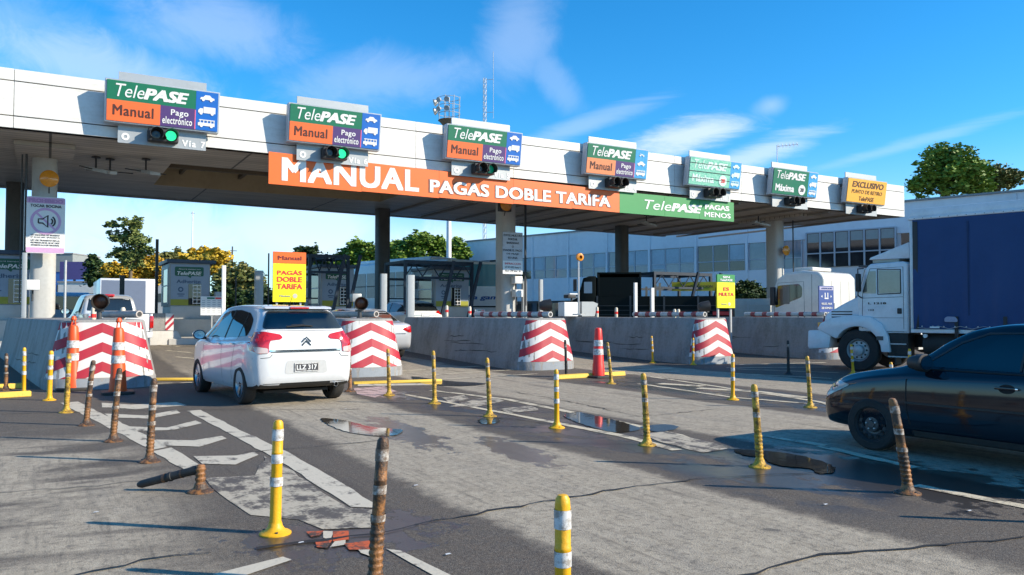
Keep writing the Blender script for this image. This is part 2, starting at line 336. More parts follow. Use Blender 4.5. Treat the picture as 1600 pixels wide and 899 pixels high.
def soffit_material():
    m, g, b = base_mat('soffit_slats'); o = g.obj()
    sp = g.new('ShaderNodeSeparateXYZ'); g.put(sp.inputs[0], o)
    fy = g.m('FRACT', g.m('MULTIPLY', sp.outputs[1], 1/.33)); fx = g.m('FRACT', g.m('MULTIPLY', sp.outputs[0], 1/5.6))
    gr = g.m('MAXIMUM', g.rng(g.m('ABSOLUTE', g.m('SUBTRACT', fy, .5)), .44, .47), g.rng(g.m('ABSOLUTE', g.m('SUBTRACT', fx, .5)), .492, .495))
    n = g.noise(g.map(o, (.3, 2, 1)), 1.3, 5)
    c = g.mix(g.rng(n, .3, .7), (.50, .45, .385), (.36, .32, .27)); c = g.mix(gr, c, (.07, .065, .06))
    g.put(b.inputs['Base Color'], c); b.inputs['Roughness'].default_value = .55
    return m
M_soffit = soffit_material()
M_beige = mat('beige_recess', (.42, .34, .22), .6, dirt=.3, dscale=1.0)

# ------------------------------------------------------------------ mesh helpers
class MB:
    def __init__(s): s.v = []; s.f = []; s.mi = []; s.cur = 0
    def add(s, vs, fs):
        b = len(s.v); s.v += [tuple(p) for p in vs]; s.f += [tuple(b+i for i in q) for q in fs]; s.mi += [s.cur]*len(fs); return s
    def box(s, x0, x1, y0, y1, z0, z1):
        vs = [(x, y, z) for z in (z0, z1) for y in (y0, y1) for x in (x0, x1)]
        return s.add(vs, [(0, 2, 3, 1), (4, 5, 7, 6), (0, 1, 5, 4), (2, 6, 7, 3), (0, 4, 6, 2), (1, 3, 7, 5)])
    def obox(s, c, sx, sy, sz, rot):   # oriented box
        m = Matrix.Translation(c) @ rot.to_4x4()
        vs = [m @ Vector((x*sx/2, y*sy/2, z*sz/2)) for z in (-1, 1) for y in (-1, 1) for x in (-1, 1)]
        return s.add(vs, [(0, 2, 3, 1), (4, 5, 7, 6), (0, 1, 5, 4), (2, 6, 7, 3), (0, 4, 6, 2), (1, 3, 7, 5)])
    def cyl(s, p0, p1, r0, r1=None, n=12, caps=True):
        r1 = r0 if r1 is None else r1; p0 = Vector(p0); p1 = Vector(p1); d = (p1-p0).normalized()
        a = d.orthogonal().normalized(); b = d.cross(a)
        vs = [p0+(a*math.cos(t)+b*math.sin(t))*r0 for t in [2*math.pi*i/n for i in range(n)]]
        vs += [p1+(a*math.cos(t)+b*math.sin(t))*r1 for t in [2*math.pi*i/n for i in range(n)]]
        fs = [(i, (i+1) % n, n+(i+1) % n, n+i) for i in range(n)]
        if caps: fs += [tuple(range(n))[::-1], tuple(range(n, 2*n))]
        return s.add(vs, fs)
    def tube(s, pts, r, n=8):
        for a, b in zip(pts[:-1], pts[1:]): s.cyl(a, b, r, r, n)
        return s
    def lathe(s, prof, p0=(0, 0, 0), axis=(0, 0, 1), n=20, caps=True):  # prof: (radius, height)
        ax = Vector(axis).normalized(); p0 = Vector(p0)
        if abs(ax.z) > .99: a = Vector((1, 0, 0)); b = ax.cross(a)
        else: a = ax.orthogonal().normalized(); b = ax.cross(a)
        vs = []; fs = []
        for r, h in prof:
            for i in range(n):
                t = 2*math.pi*i/n; vs.append(p0+ax*h+(a*math.cos(t)+b*math.sin(t))*r)
        for k in range(len(prof)-1):
            for i in range(n):
                j = (i+1) % n; fs.append((k*n+i, k*n+j, (k+1)*n+j, (k+1)*n+i))
        if caps: fs += [tuple(range(n))[::-1], tuple(range((len(prof)-1)*n, len(prof)*n))]
        return s.add(vs, fs)
    def prism(s, poly, a0, a1, axis='x'):  # poly in the two other axes
        n = len(poly)
        def P(q, a): return {'x': (a, q[0], q[1]), 'y': (q[0], a, q[1]), 'z': (q[0], q[1], a)}[axis]
        vs = [P(q, a0) for q in poly]+[P(q, a1) for q in poly]
        fs = [tuple(range(n)), tuple(range(n, 2*n))[::-1]]+[(i, n+i, n+(i+1) % n, (i+1) % n) for i in range(n)]
        return s.add(vs, fs)
    def quad(s, *p): return s.add(p, [tuple(range(len(p)))])
    def build(s, name, m, parent=None, bevel=0, smooth=False, fix=True, segs=2):
        me = bpy.data.meshes.new(name); me.from_pydata(s.v, [], s.f)
        ms = m if isinstance(m, (list, tuple)) else [m]
        for q in ms: me.materials.append(q)
        if len(ms) > 1: me.polygons.foreach_set('material_index', s.mi)
        if fix or bevel:
            bm = bmesh.new(); bm.from_mesh(me)
            if fix: bmesh.ops.recalc_face_normals(bm, faces=bm.faces)
            if bevel:
                bmesh.ops.remove_doubles(bm, verts=bm.verts, dist=1e-5)
                es = [e for e in bm.edges if len(e.link_faces) == 2 and e.calc_face_angle(0) > R_(28)]
                bmesh.ops.bevel(bm, geom=es, offset=bevel, segments=segs, affect='EDGES', profile=.6, clamp_overlap=True)
            bm.to_mesh(me); bm.free()
        if smooth or bevel:
            me.polygons.foreach_set('use_smooth', [True]*len(me.polygons)); me.set_sharp_from_angle(angle=R_(38))
        o = bpy.data.objects.new(name, me); COL.objects.link(o)
        if parent: o.parent = parent
        return o
def tag(o, label=None, cat=None, group=None, kind=None):
    for k, v in (('label', label), ('category', cat), ('group', group), ('kind', kind)):
        if v: o[k] = v
    return o
def thing(name, label, cat, loc=(0, 0, 0), rz=0, group=None):
    o = bpy.data.objects.new(name, None); COL.objects.link(o); o.empty_display_size = .2
    o.location = loc; o.rotation_euler = (0, 0, R_(rz)); return tag(o, label, cat, group)
def dup(o, loc, rz=None, label=None, parent=None):
    c = o.copy(); COL.objects.link(c)
    if parent: c.parent = parent
    else:
        c.location = loc
        if rz is not None: c.rotation_euler = (0, 0, R_(rz))
        if label: c['label'] = label
    for ch in list(o.children): dup(ch, None, None, None, c)
    return c
def text_mesh(body, bold=0.0, shear=0.0, spacing=1.0, line=.9, extrude=.01):
    cu = bpy.data.curves.new('txt', 'FONT'); cu.body = body; cu.size = 1; cu.offset = bold; cu.shear = shear
    cu.align_x = 'CENTER'; cu.space_character = spacing; cu.space_line = line; cu.extrude = extrude; cu.resolution_u = 3
    ob = bpy.data.objects.new('txt', cu); COL.objects.link(ob)
    dg = bpy.context.evaluated_depsgraph_get(); me = bpy.data.meshes.new_from_object(ob.evaluated_get(dg))
    bpy.data.objects.remove(ob); bpy.data.curves.remove(cu); return me
def text(parent, body, m, x0, x1, z0, z1, y, name='lettering', bold=.018, shear=0, spacing=1.0, line=.9, fn=None, depth=.008):
    """text standing in the plane y, facing -Y, filling the box x0..x1, z0..z1 (fn maps a point afterwards)"""
    me = text_mesh(body, 0, shear, spacing, line)
    n = len(me.vertices); a = np.empty(n*3); me.vertices.foreach_get('co', a); a = a.reshape(-1, 3)
    if bold > .008:      # heavier strokes: the outline stacked a hair apart in five directions
        fs = [tuple(p.vertices) for p in me.polygons]; k_ = bold*1.15; VV = []; FF = []
        for q, (dx, dz_) in enumerate(((0, 0), (k_, k_*.6), (-k_, k_*.6), (k_, -k_*.6), (-k_, -k_*.6))):
            VV.append(a+np.array([dx, dz_, q*.0009])); FF += [tuple(i+q*n for i in f) for f in fs]
        a = np.concatenate(VV); bpy.data.meshes.remove(me); me = bpy.data.meshes.new(name); me.from_pydata([tuple(p) for p in a], [], FF); n = len(a)
    lo, hi = a.min(0), a.max(0); zz = (a[:, 2]-lo[2])/max(1e-6, hi[2]-lo[2])
    X = x0+(a[:, 0]-lo[0])/(hi[0]-lo[0])*(x1-x0); Z = z0+(a[:, 1]-lo[1])/(hi[1]-lo[1])*(z1-z0); Y = y-zz*depth
    pts = np.stack([X, Y, Z], 1)
    if fn: pts = np.array([tuple(fn(Vector(p))) for p in pts])
    me.vertices.foreach_set('co', pts.reshape(-1)); me.materials.clear(); me.materials.append(m); me.update()
    me.name = name; o = bpy.data.objects.new(name, me); COL.objects.link(o); o.parent = parent; return o
def strip_poly(pts, width):
    """thick polyline -> list of left / right points"""
    L = []; Rr = []
    for i, p in enumerate(pts):
        a = Vector(pts[max(0, i-1)]); b = Vector(pts[min(len(pts)-1, i+1)]); d = (b-a).normalized(); n = Vector((-d.y, d.x))
        w_ = width[i] if isinstance(width, (list, tuple)) else width
        L.append(Vector(p)+n*w_/2); Rr.append(Vector(p)-n*w_/2)
    return L, Rr
def smoothpts(pts, n=4, closed=True):
    r = []; N = len(pts)
    for i in range(N if closed else N-1):
        p0, p1, p2, p3 = [Vector(pts[(i+k) % N]) if closed else Vector(pts[min(N-1, max(0, i+k))]) for k in (-1, 0, 1, 2)]
        for j in range(n):
            t = j/n; r.append(.5*((2*p1)+(-p0+p2)*t+(2*p0-5*p1+4*p2-p3)*t*t+(-p0+3*p1-3*p2+p3)*t**3))
    if not closed: r.append(Vector(pts[-1]))
    return r
def rounded(poly, r, n=3):
    res = []; N = len(poly)
    for i in range(N):
        p = Vector(poly[i]); a = Vector(poly[i-1])-p; b = Vector(poly[(i+1) % N])-p
        ra = min(r, a.length*.45); rb = min(r, b.length*.45)
        A = p+a.normalized()*ra; B = p+b.normalized()*rb
        for k in range(n+1):
            t = k/n; res.append(A*(1-t)**2+p*2*t*(1-t)+B*t*t)
    return res

# ------------------------------------------------------------------ ground
ys = [-200, -60, -20, -5] + [i*.5 for i in range(0, 29)] + [14.5+i*.75 for i in range(1, 27)] + [40, 80, 200, 600, 3000]
xs = [-3000, -500, -100, -40, -20, -10, 0, 10, 20, 40, 80, 200, 600, 3000]
b = MB(); nx = len(xs)
b.v = [(x, y, gz(y)) for y in ys for x in xs]
b.f = [(j*nx+i, j*nx+i+1, (j+1)*nx+i+1, (j+1)*nx+i) for j in range(len(ys)-1) for i in range(nx-1)]; b.mi = [0]*len(b.f)
tag(b.build('ground', M_ground, smooth=True), kind='structure')
def flat(name, polys, m, dz=.004, jag=0.0, seg=.22):
    """flat road sheets (polygons in world xy) slightly above the ground, with ragged edges"""
    mb = MB(); rr = random.Random(len(name)+len(polys)); base_dz = dz
    for pi_, poly in enumerate(polys):
        dz = base_dz+(pi_ % 5)*.0004*(1 if len(polys) > 1 else 0)
        pts = []
        for i in range(len(poly)):
            a = Vector(poly[i][:2]); c = Vector(poly[(i+1) % len(poly)][:2]); n = max(1, int((c-a).length/seg))
            nrm = Vector((-(c-a).y, (c-a).x)).normalized() if (c-a).length > 0 else Vector((0, 0))
            for k in range(n):
                q = a.lerp(c, k/n)+nrm*rr.uniform(-jag, jag); pts.append((q.x, q.y, gz(q.y)+dz))
        bm = bmesh.new(); vs = [bm.verts.new(p) for p in pts]; bm.faces.new(vs); bmesh.ops.triangulate(bm, faces=bm.faces)
        bm.verts.index_update(); mb.add([v.co for v in bm.verts], [[v.index for v in f.verts] for f in bm.faces]); bm.free()
    o = mb.build(name, m, fix=False)
    for f in o.data.polygons:
        if f.normal.z < 0: f.flip()
    return tag(o, kind='structure')
def gp(*px): return [G(x, y).xy for x, y in px]
def line(pts, w_):
    L, Rr = strip_poly(pts, w_); return L+Rr[::-1]
# gore in front of the left island
flat('lane_marking', [gp((94, 630), (122, 628), (262, 697), (236, 703)), gp((206, 688), (226, 684), (262, 699), (236, 704)), gp((238, 706), (268, 700), (318, 732), (318, 747), (300, 742)),
    gp((292, 643), (313, 641), (390, 680), (400, 683), (460, 713), (523, 748), (584, 788), (584, 794), (548, 793), (515, 772), (470, 742), (430, 718), (400, 701), (362, 680))], M_white_paint, jag=.012)
chv = [[(158, 630), (205, 633), (275, 629), (292, 634), (212, 640), (160, 637)], [(163, 647), (228, 650), (276, 641), (282, 646), (234, 655), (172, 653)],
       [(196, 667), (260, 669), (305, 658), (316, 662), (270, 673), (207, 674)], [(243, 688), (302, 689), (347, 682), (354, 686), (312, 699), (255, 697)],
       [(302, 714), (370, 713), (398, 707), (404, 712), (368, 727), (316, 726)]]
flat('chevron_marking', [gp(*c) for c in chv], M_white_paint, .005, jag=.008)
flat('worn_marking', [gp((320, 747), (400, 744), (415, 713), (432, 722), (470, 745), (512, 774), (546, 796), (584, 797), (586, 826), (500, 829), (470, 812), (395, 805), (350, 775))], M_worn_paint, .0045, jag=.03)
flat('orange_marking', [gp((478, 832), (505, 831), (500, 838), (485, 841)), gp((520, 832), (545, 831), (545, 845), (520, 848)), gp((492, 846), (522, 843), (512, 858), (494, 857)), gp((538, 852), (580, 846), (578, 860), (548, 861))], M_orange_paint, .007, jag=.01)
flat('white_remnant', [gp((505, 831), (522, 832), (516, 845), (505, 842)), gp((524, 846), (540, 832), (540, 853), (516, 857)), gp((555, 852), (585, 858), (580, 872), (562, 866))], M_white_paint, .0065, jag=.01)
flat('edge_line', [gp((604, 859), (625, 862), (712, 905), (680, 905)), gp((330, 899), (440, 872), (455, 876), (370, 905)), gp((560, 601), (700, 599), (700, 602), (560, 604))], M_white_paint, .0055, jag=.015)
# middle gore
flat('gore_line', [line([(5.62, 13.4), (5.85, 10.1), (5.98, 7.6), (5.86, 6.5)], [.10, .12, .13, .14]),
    line([(6.35, 13.9), (6.80, 11.8), (6.72, 9.0), (6.58, 7.3), (6.2, 6.3)], [.12, .13, .14, .16, .22]),
    line([(6.42, 4.15), (6.45, 2.0)], .14), line([(7.4, 5.9), (7.15, 4.6)], .14)], M_cream_paint, .005, jag=.012)
flat('gore_remnant', [gp((690, 622), (725, 618), (735, 624), (700, 630)), gp((700, 636), (760, 620), (790, 627), (745, 636)), gp((780, 640), (830, 634), (842, 642), (800, 646)), gp((1002, 680), (1040, 675), (1125, 695), (1140, 703), (1100, 708), (1050, 697))], M_worn_paint, .0045, jag=.03)
# right gore and distant lines
def wline(px0, px1, w_): a, c = gp(px0, px1); return line([a, c], w_)
flat('right_gore_line', [wline((998, 600), (1150, 622), .12), wline((1010, 588), (1278, 628), .12), wline((1278, 628), (1305, 636), .12), wline((1150, 622), (1275, 632), .12),
     wline((1030, 600), (1100, 604), .3), wline((1090, 607), (1180, 612), .3), wline((1180, 612), (1260, 622), .25), wline((1130, 583), (1300, 592), .12), wline((1150, 577), (1310, 583), .10),
     wline((1180, 680), (1290, 697), .13)], M_cream_paint, .005, jag=.02)
rum = []
for i, y in enumerate((575, 581, 587)):
    rum += [wline((620+i*22, y+8), (790+i*25, y-2), .11)]
for i, y in enumerate((549, 556, 563, 570)):
    rum += [wline((232+i*14, y), (262+i*18, y+2), .12)]
rum += [wline((948, 587), (1065, 580), .12), wline((960, 581), (1050, 576), .12), wline((205, 603), (300, 600), .10), wline((1140, 571), (1290, 567), .16), wline((1135, 575), (1300, 574), .12)]
flat('rumble_strip', rum, M_cream_paint, .0055, jag=.015)
# pinkish faded paint near second island
flat('faded_pink_marking', [gp((552, 607), (600, 604), (622, 612), (585, 622), (556, 616))], paint_material('faded_pink_paint', (.52, .36, .33), .8, cut=.48), .005, jag=.03)
# cracks
def crack(pts, wd, seed):
    rr = random.Random(seed); P = []
    for a, c in zip(pts[:-1], pts[1:]):
        n = max(2, int((Vector(c)-Vector(a)).length/.12))
        for k in range(n): P.append(Vector(a).lerp(Vector(c), k/n)+Vector((rr.uniform(-.03, .03), rr.uniform(-.03, .03))))
    P.append(Vector(pts[-1])); W = [wd*rr.uniform(.4, 1.5) for _ in P]; return line(P, W)
M_crack = mat('crack_dark', (.018, .017, .017), .8, dirt=.3)
flat('road_crack', [crack(gp((-20, 772), (150, 760), (300, 744)), .018, 1), crack(gp((380, 708), (480, 700), (600, 688)), .018, 2), crack(gp((-20, 648), (150, 644), (340, 641), (560, 640)), .02, 3),
    crack(gp((600, 832), (680, 815), (790, 796), (960, 766), (1100, 748), (1300, 738)), .022, 4), crack(gp((400, 860), (480, 850), (600, 832)), .06, 5),
    crack(gp((1150, 905), (1210, 888), (1290, 868), (1420, 858), (1600, 840)), .022, 6), crack(gp((800, 612), (900, 630), (1000, 652), (1120, 640)), .02, 7),
    crack(gp((770, 652), (880, 665), (1010, 662)), .02, 8), crack(gp((330, 865), (230, 875), (100, 905)), .02, 9)], M_crack, .0075)
# puddles
def water_material():
    m, g, b = base_mat('puddle_water'); o = g.obj()
    b.inputs['Base Color'].default_value = (.05, .040, .030, 1); b.inputs['Roughness'].default_value = .05; b.inputs['Specular IOR Level'].default_value = .6
    bn = g.new('ShaderNodeBump'); bn.inputs['Strength'].default_value = .05; bn.inputs['Distance'].default_value = .01
    g.put(bn.inputs['Height'], g.noise(o, 9, 2)); g.L.new(bn.outputs[0], b.inputs['Normal']); return m
M_water = water_material()
def puddle(px, dz=.009):
    pts = smoothpts(gp(*px), 5); flat('puddle', [pts], M_water, dz, jag=.018, seg=.06)
puddle([(880, 650), (905, 645), (950, 655), (985, 664), (1000, 672), (965, 677), (930, 670), (900, 660)])
puddle([(1150, 703), (1200, 706), (1240, 711), (1270, 718), (1298, 728), (1306, 738), (1280, 741), (1262, 733), (1235, 731), (1208, 726), (1190, 716), (1160, 712)])
puddle([(752, 655), (775, 654), (782, 660), (762, 664), (748, 660)])
puddle([(1000, 668), (1040, 664), (1062, 669), (1030, 676)])
puddle([(500, 655), (540, 658), (580, 668), (630, 673), (612, 682), (570, 681), (530, 672)])
puddle([(645, 590), (700, 596), (760, 600), (720, 604), (660, 600)])
flat('small_litter', [[(Vector(c)+Vector((a*.02, d*.012))) for a, d in ((-1, -1), (1, -.6), (.8, 1), (-.7, .8))] for c in gp((150, 802), (745, 632), (470, 850), (1290, 790), (1515, 800), (700, 868), (650, 760), (540, 640))], S_white, .01, jag=.004)

# ------------------------------------------------------------------ toll canopy
FY = 26.0; ZT = 8.31; ZB = 6.65
cn = thing('toll_canopy', 'long flat white panelled roof spanning all the toll lanes on tall columns', 'canopy', (0, FY, 0))
def L(y): return y-FY
XL, XR = -9.0, 39.6
b = MB()
for z0, z1 in ((7.985, ZT), (7.0, 7.955), (ZB, 6.97)):
    x = XL
    while x < XR-.01:
        x2 = min(x+4.05, XR); b.box(x+.006, x2-.006, 0, .06, z0, z1); x = x2
b.build('fascia_board', M_white, cn, bevel=.004, segs=1)
b = MB(); b.box(XR, XR+.05, .0, .5, ZB, ZT); b.prism([(XR+.001, .5), (XR+.05, .5), (35.5, 14.3), (35.45, 14.3)], ZB, ZT, 'z'); b.build('end_board', M_white, cn)
b = MB(); b.box(XL, XR-.01, .065, .2, ZB+.02, ZT-.02); b.build('fascia_backing', M_seam, cn)
b = MB(); b.prism([(XL, .2), (XR-.02, .2), (35.4, 14.2), (XL, 11.6)], 8.05, 8.2, 'z'); b.build('roof_deck', M_roofgrey, cn)
# soffit with a rectangular service recess
ZS = 6.63; hx0, hx1, hy0, hy1 = 3.6, 13.2, 3.4, 8.6
b = MB(); back = lambda x: 11.6+(x-XL)/(35.4-XL)*2.6
b.quad((XL, .2, ZS), (hx0, .2, ZS), (hx0, back(hx0), ZS), (XL, back(XL), ZS))
b.quad((hx0, .2, ZS), (hx1, .2, ZS), (hx1, hy0, ZS), (hx0, hy0, ZS))
b.quad((hx0, hy1, ZS), (hx1, hy1, ZS), (hx1, back(hx1), ZS), (hx0, back(hx0), ZS))
b.quad((hx1, .2, ZS), (XR-.02, .2, ZS), (35.4, 14.2, ZS), (hx1, back(hx1), ZS))
b.build('soffit', M_soffit, cn, fix=False)
b = MB(); b.box(hx0, hx1, hy0, hy1, ZS, ZS+.9); o = b.build('service_recess', M_beige, cn, fix=False)
bm = bmesh.new(); bm.from_mesh(o.data); bm.faces.ensure_lookup_table(); bmesh.ops.delete(bm, geom=[f for f in bm.faces if abs(f.calc_center_median().z-ZS) < .01], context='FACES'); bm.to_mesh(o.data); bm.free()
b = MB()
for x in (4.6, 6.9, 9.2, 11.5): b.box(x-.06, x+.06, hy0+.02, hy1-.02, ZS+.5, ZS+.66)
b.box(hx0+.02, hx1-.02, 5.9, 6.1, ZS+.3, ZS+.5); b.build('recess_beam', mat('dark_beam', (.16, .13, .09), .7), cn)
b = MB(); b.prism([(XL, 11.6), (35.4, 14.2), (35.4, 14.5), (XL, 11.9)], ZS-.05, 8.0, 'z'); b.build('rear_fascia', M_roofgrey, cn)
def column(x, y, hw, hd, m, name='column'):
    mb = MB(); pts = rounded([(x-hw, y-hd), (x+hw, y-hd), (x+hw, y+hd), (x-hw, y+hd)], hw*.75, 4)
    mb.prism([(p.x, p.y-FY) for p in pts], .2, ZS+.02, 'z'); return mb.build(name, m, cn, smooth=True)
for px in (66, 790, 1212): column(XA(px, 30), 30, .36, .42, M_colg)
for px in (20, 597, 972): column(XA(px, 37), 37, .31, .38, M_colshade)
for px in (66, 790, 1212):
    b = MB(); x = XA(px, 30); b.box(x-.8, x+.8, 1.6, 5.9, ZS-.14, ZS-.01); b.build('column_head', M_soffit, cn)
b = MB()
for i in range(12):
    x = 15+i*2.1; b.box(x-.05, x+.05, .3, back(x)-.4, ZS-.10, ZS-.004)
b.build('soffit_rib', mat('soffit_rib', (.25, .23, .20), .6), cn)
# conduit pipes on the front column
for px, s_ in ((66, -1), (790, 1), (1212, 1)):
    b = MB(); x = XA(px, 30)+s_*.5; b.tube([(x, 3.2, .6), (x, 3.2, ZS-.05)], .035); b.tube([(x+.12*s_, 3.3, 1.8), (x+.12*s_, 3.3, ZS-.05)], .02); b.build('conduit', M_dsteel, cn)

# ceiling lamp brackets under the soffit
cl0 = None
for i, (px, py) in enumerate([(172, 262), (228, 262), (150, 259), (1185, 345), (1010, 345), (700, 300)]):
    p = G(px, py, ZS-.3)
    if cl0 is None:
        cl0 = thing('ceiling_camera', 'twin lamp bracket under the soffit left of the first lit signal', 'lamp', (p.x, p.y, ZS-.02), 0, 'fittings under the canopy soffit')
        b = MB(); b.cyl((0, 0, 0), (0, 0, -.45), .03); b.cyl((-.7, 0, -.42), (.7, 0, -.42), .02); b.cyl((0, 0, 0), (0, 0, -.03), .14); b.build('bracket', M_dsteel, cl0)
        b = MB(); b.obox((0, -.15, -.45), .35, .9, .10, Matrix.Rotation(R_(12), 3, 'X')); b.build('lamp_tube', M_gsteel, cl0)
    else:
        dup(cl0, (p.x, p.y, ZS-.02), i*23, ['', 'second twin lamp bracket under the soffit just below the leftmost sign', 'small lamp bracket under the soffit nearest the amber disc', 'lamp bracket under the soffit between the faded sign and the right column', 'lamp bracket under the soffit behind the green banner', 'lamp bracket under the soffit hidden behind the orange banner'][i])

# ------------------------------------------------------------------ lane signs
def icon(mb, kind, cx, cz, s, y):
    """white vehicle pictograms as flat cut-outs"""
    def poly(pts): mb.prism([(cx+p[0]*s, cz+p[1]*s) for p in pts], y-.012, y, 'y')
    def disc(x, z, r): mb.cyl((cx+x*s, y-.016, cz+z*s), (cx+x*s, y, cz+z*s), r*s, n=12)
    if kind == 'car': poly([(-1, -.1), (-.9, .15), (-.55, .2), (-.3, .5), (.35, .5), (.65, .2), (1, .1), (1, -.15), (-1, -.15)]); disc(-.55, -.2, .2); disc(.55, -.2, .2)
    elif kind == 'truck': poly([(-1.2, -.3), (-1.2, .05), (-.95, .35), (-.55, .35), (-.55, -.3)]); poly([(-.48, -.3), (-.48, .6), (1.2, .6), (1.2, -.3)]); disc(-.8, -.35, .22); disc(.75, -.35, .22)
    elif kind == 'bus': poly([(-1.2, -.35), (-1.2, .1), (1.15, .1), (1.15, -.35)]); poly([(-1.1, .42), (-1.0, .55), (1.15, .55), (1.15, .42)]); [poly([(x, .08), (x, .45), (x+.12, .45), (x+.12, .08)]) for x in (-.95, -.45, .05, .55, 1.0)]; disc(-.7, -.35, .22); disc(.7, -.35, .22)
    else: poly([(-.6, -.1), (-.1, .25), (.5, .1), (.3, -.1)]); poly([(-.8, .3), (-.3, .42), (-.3, .3)]); disc(-.6, -.2, .22); disc(.6, -.2, .22)
def lane_sign(px, label, style, via, lamp):
    """3.1 m box sign leaning forward, grey backing plate, two-lens signal"""
    yb = 25.62; x = px
    t = thing('lane_sign', label, 'lane sign', (x, yb, ZB), 0, 'overhead lane signs on the canopy')
    W = 3.14; H = 1.23; z0 = .36; tilt = .17
    def lean(p): return Vector((p.x, p.y - (p.z-z0)/H*tilt-.04, p.z))
    def panel(x0, x1, za, zb, m, name, y=-.06, th=.02):
        mb = MB(); mb.box(x0, x1, y-th, y, z0+za*H, z0+zb*H); mb.v = [tuple(lean(Vector(p))) for p in mb.v]; return mb.build(name, m, t)
    b = MB(); b.box(-W/2, W/2, -.05, .22, z0, z0+H); b.v = [tuple(lean(Vector(p))) for p in b.v]; b.build('housing', S_frame, t, bevel=.01, segs=1)
    b = MB(); b.box(-1.20, 1.24, .14, .19, -.17, 1.93); b.build('backing_plate', S_alu, t)
    b = MB()
    for xx in (-1.3, 1.25): b.box(xx-.04, xx+.04, .19, .36, .5, .58); b.box(xx-.04, xx+.04, .19, .36, 1.2, 1.28)
    b.build('bracket', M_dsteel, t)
    m_ = .05; x0, x1 = -W/2+m_, W/2-m_; xs_ = x1-.64
    if style in ('std', 'worn'):
        gm = S_green; om = S_orange if style == 'std' else S_orangef
        panel(x0, xs_, .52, .965, gm, 'green_panel'); panel(x0, -.10, .035, .52, om, 'orange_panel'); panel(-.10, xs_, .035, .52, S_purple, 'purple_panel')
        panel(xs_+.004, x1, .035, .965, S_blue if style == 'std' else S_bluef, 'blue_panel'); panel(xs_-.02, xs_+.004, .035, .50, mat('pink_edge', (.8, .12, .2), .5, dirt=0), 'edge_strip', -.062)
        fn = lean
        text(t, 'Tele', S_white, x0+.22, x0+.98, z0+.60*H, z0+.90*H, -.082, bold=.006, shear=.25, fn=fn)
        text(t, 'PASE', S_white, x0+.96, xs_-.2, z0+.60*H, z0+.87*H, -.082, bold=.045, shear=.25, fn=fn)
        text(t, 'Manual', mat('sign_brown_black', (.07, .02, .015), .5, dirt=0), x0+.16, -.28, z0+.17*H, z0+.41*H, -.082, bold=.014, spacing=1.08, fn=fn)
        text(t, 'Pago', S_white, .19, .68, z0+.27*H, z0+.45*H, -.082, bold=.016, spacing=1.08, fn=fn)
        text(t, 'electrónico', S_white, -.04, xs_-.09, z0+.10*H, z0+.27*H, -.082, bold=.016, spacing=1.08, fn=fn)
        b = MB(); kinds = ('car', 'truck', 'bus') if style == 'std' else ('bike', 'car', 'bus')
        for k, c in zip(kinds, (.80, .50, .20)): icon(b, k, (xs_+x1)/2, z0+c*H, .205 if k != 'bike' else .15, -.082)
        b.v = [tuple(lean(Vector(p))) for p in b.v]; b.build('vehicle_icon', S_white, t)
    elif style in ('max', 'faded'):
        gm = S_green if style == 'max' else S_fade
        panel(x0, xs_, .035, .965, gm, 'green_panel'); panel(xs_+.004, x1, .035, .965, S_bluef, 'blue_panel')
        wm = S_white if style == 'max' else mat('faded_white', (.66, .80, .74), .5, dirt=.5, dscale=12, dcol=(.35, .66, .54))
        text(t, 'Tele', wm, x0+.22, x0+.98, z0+.60*H, z0+.90*H, -.082, bold=.006, shear=.25, fn=lean)
        text(t, 'PASE', wm, x0+.96, xs_-.2, z0+.60*H, z0+.87*H, -.082, bold=.045, shear=.25, fn=lean)
        text(t, 'Máxima', wm, x0+.18, x0+1.45, z0+.14*H, z0+.40*H, -.082, bold=.03, fn=lean)
        b = MB(); b.cyl((xs_-.42, -.095, z0+.26*H), (xs_-.42, -.081, z0+.26*H), .24, n=24); b.v = [tuple(lean(Vector(p))) for p in b.v]; b.build('speed_disc', wm, t)
        text(t, '20', S_black if style == 'max' else S_red, xs_-.54, xs_-.30, z0+.19*H, z0+.33*H, -.098, bold=.03, fn=lean)
        b = MB()
        for k, c in zip(('car', 'truck', 'bus'), (.80, .50, .20)): icon(b, k, (xs_+x1)/2, z0+c*H, .205, -.082)
        b.v = [tuple(lean(Vector(p))) for p in b.v]; b.build('vehicle_icon', S_white if style == 'max' else wm, t)
        if style == 'faded':
            for q in (.77, .49, .26):
                mb = MB(); mb.box(x0-.02, xs_, -.10, -.082, z0+q*H, z0+q*H+.02); mb.v = [tuple(lean(Vector(p))) for p in mb.v]; mb.build('louvre_strip', M_seam, t)
    else:
        panel(x0, x1, .035, .965, S_yorange, 'yellow_panel'); bk = mat('sign_dark_brown', (.09, .03, .01), .5, dirt=0)
        text(t, 'EXCLUSIVO', bk, x0+.32, x1-.25, z0+.63*H, z0+.87*H, -.082, bold=.03, shear=.15, fn=lean)
        text(t, 'PUNTO DE RETIRO', bk, x0+.32, x1-.32, z0+.39*H, z0+.54*H, -.082, bold=.01, shear=.15, fn=lean)
        text(t, 'TelePASE', bk, x0+.92, x1-.92, z0+.10*H, z0+.28*H, -.082, bold=.015, shear=.15, fn=lean)
    b = MB(); b.box(-.42, .42, -.19, .13, -.08, .30); b.build('signal_housing', M_plastic, t, bevel=.05)
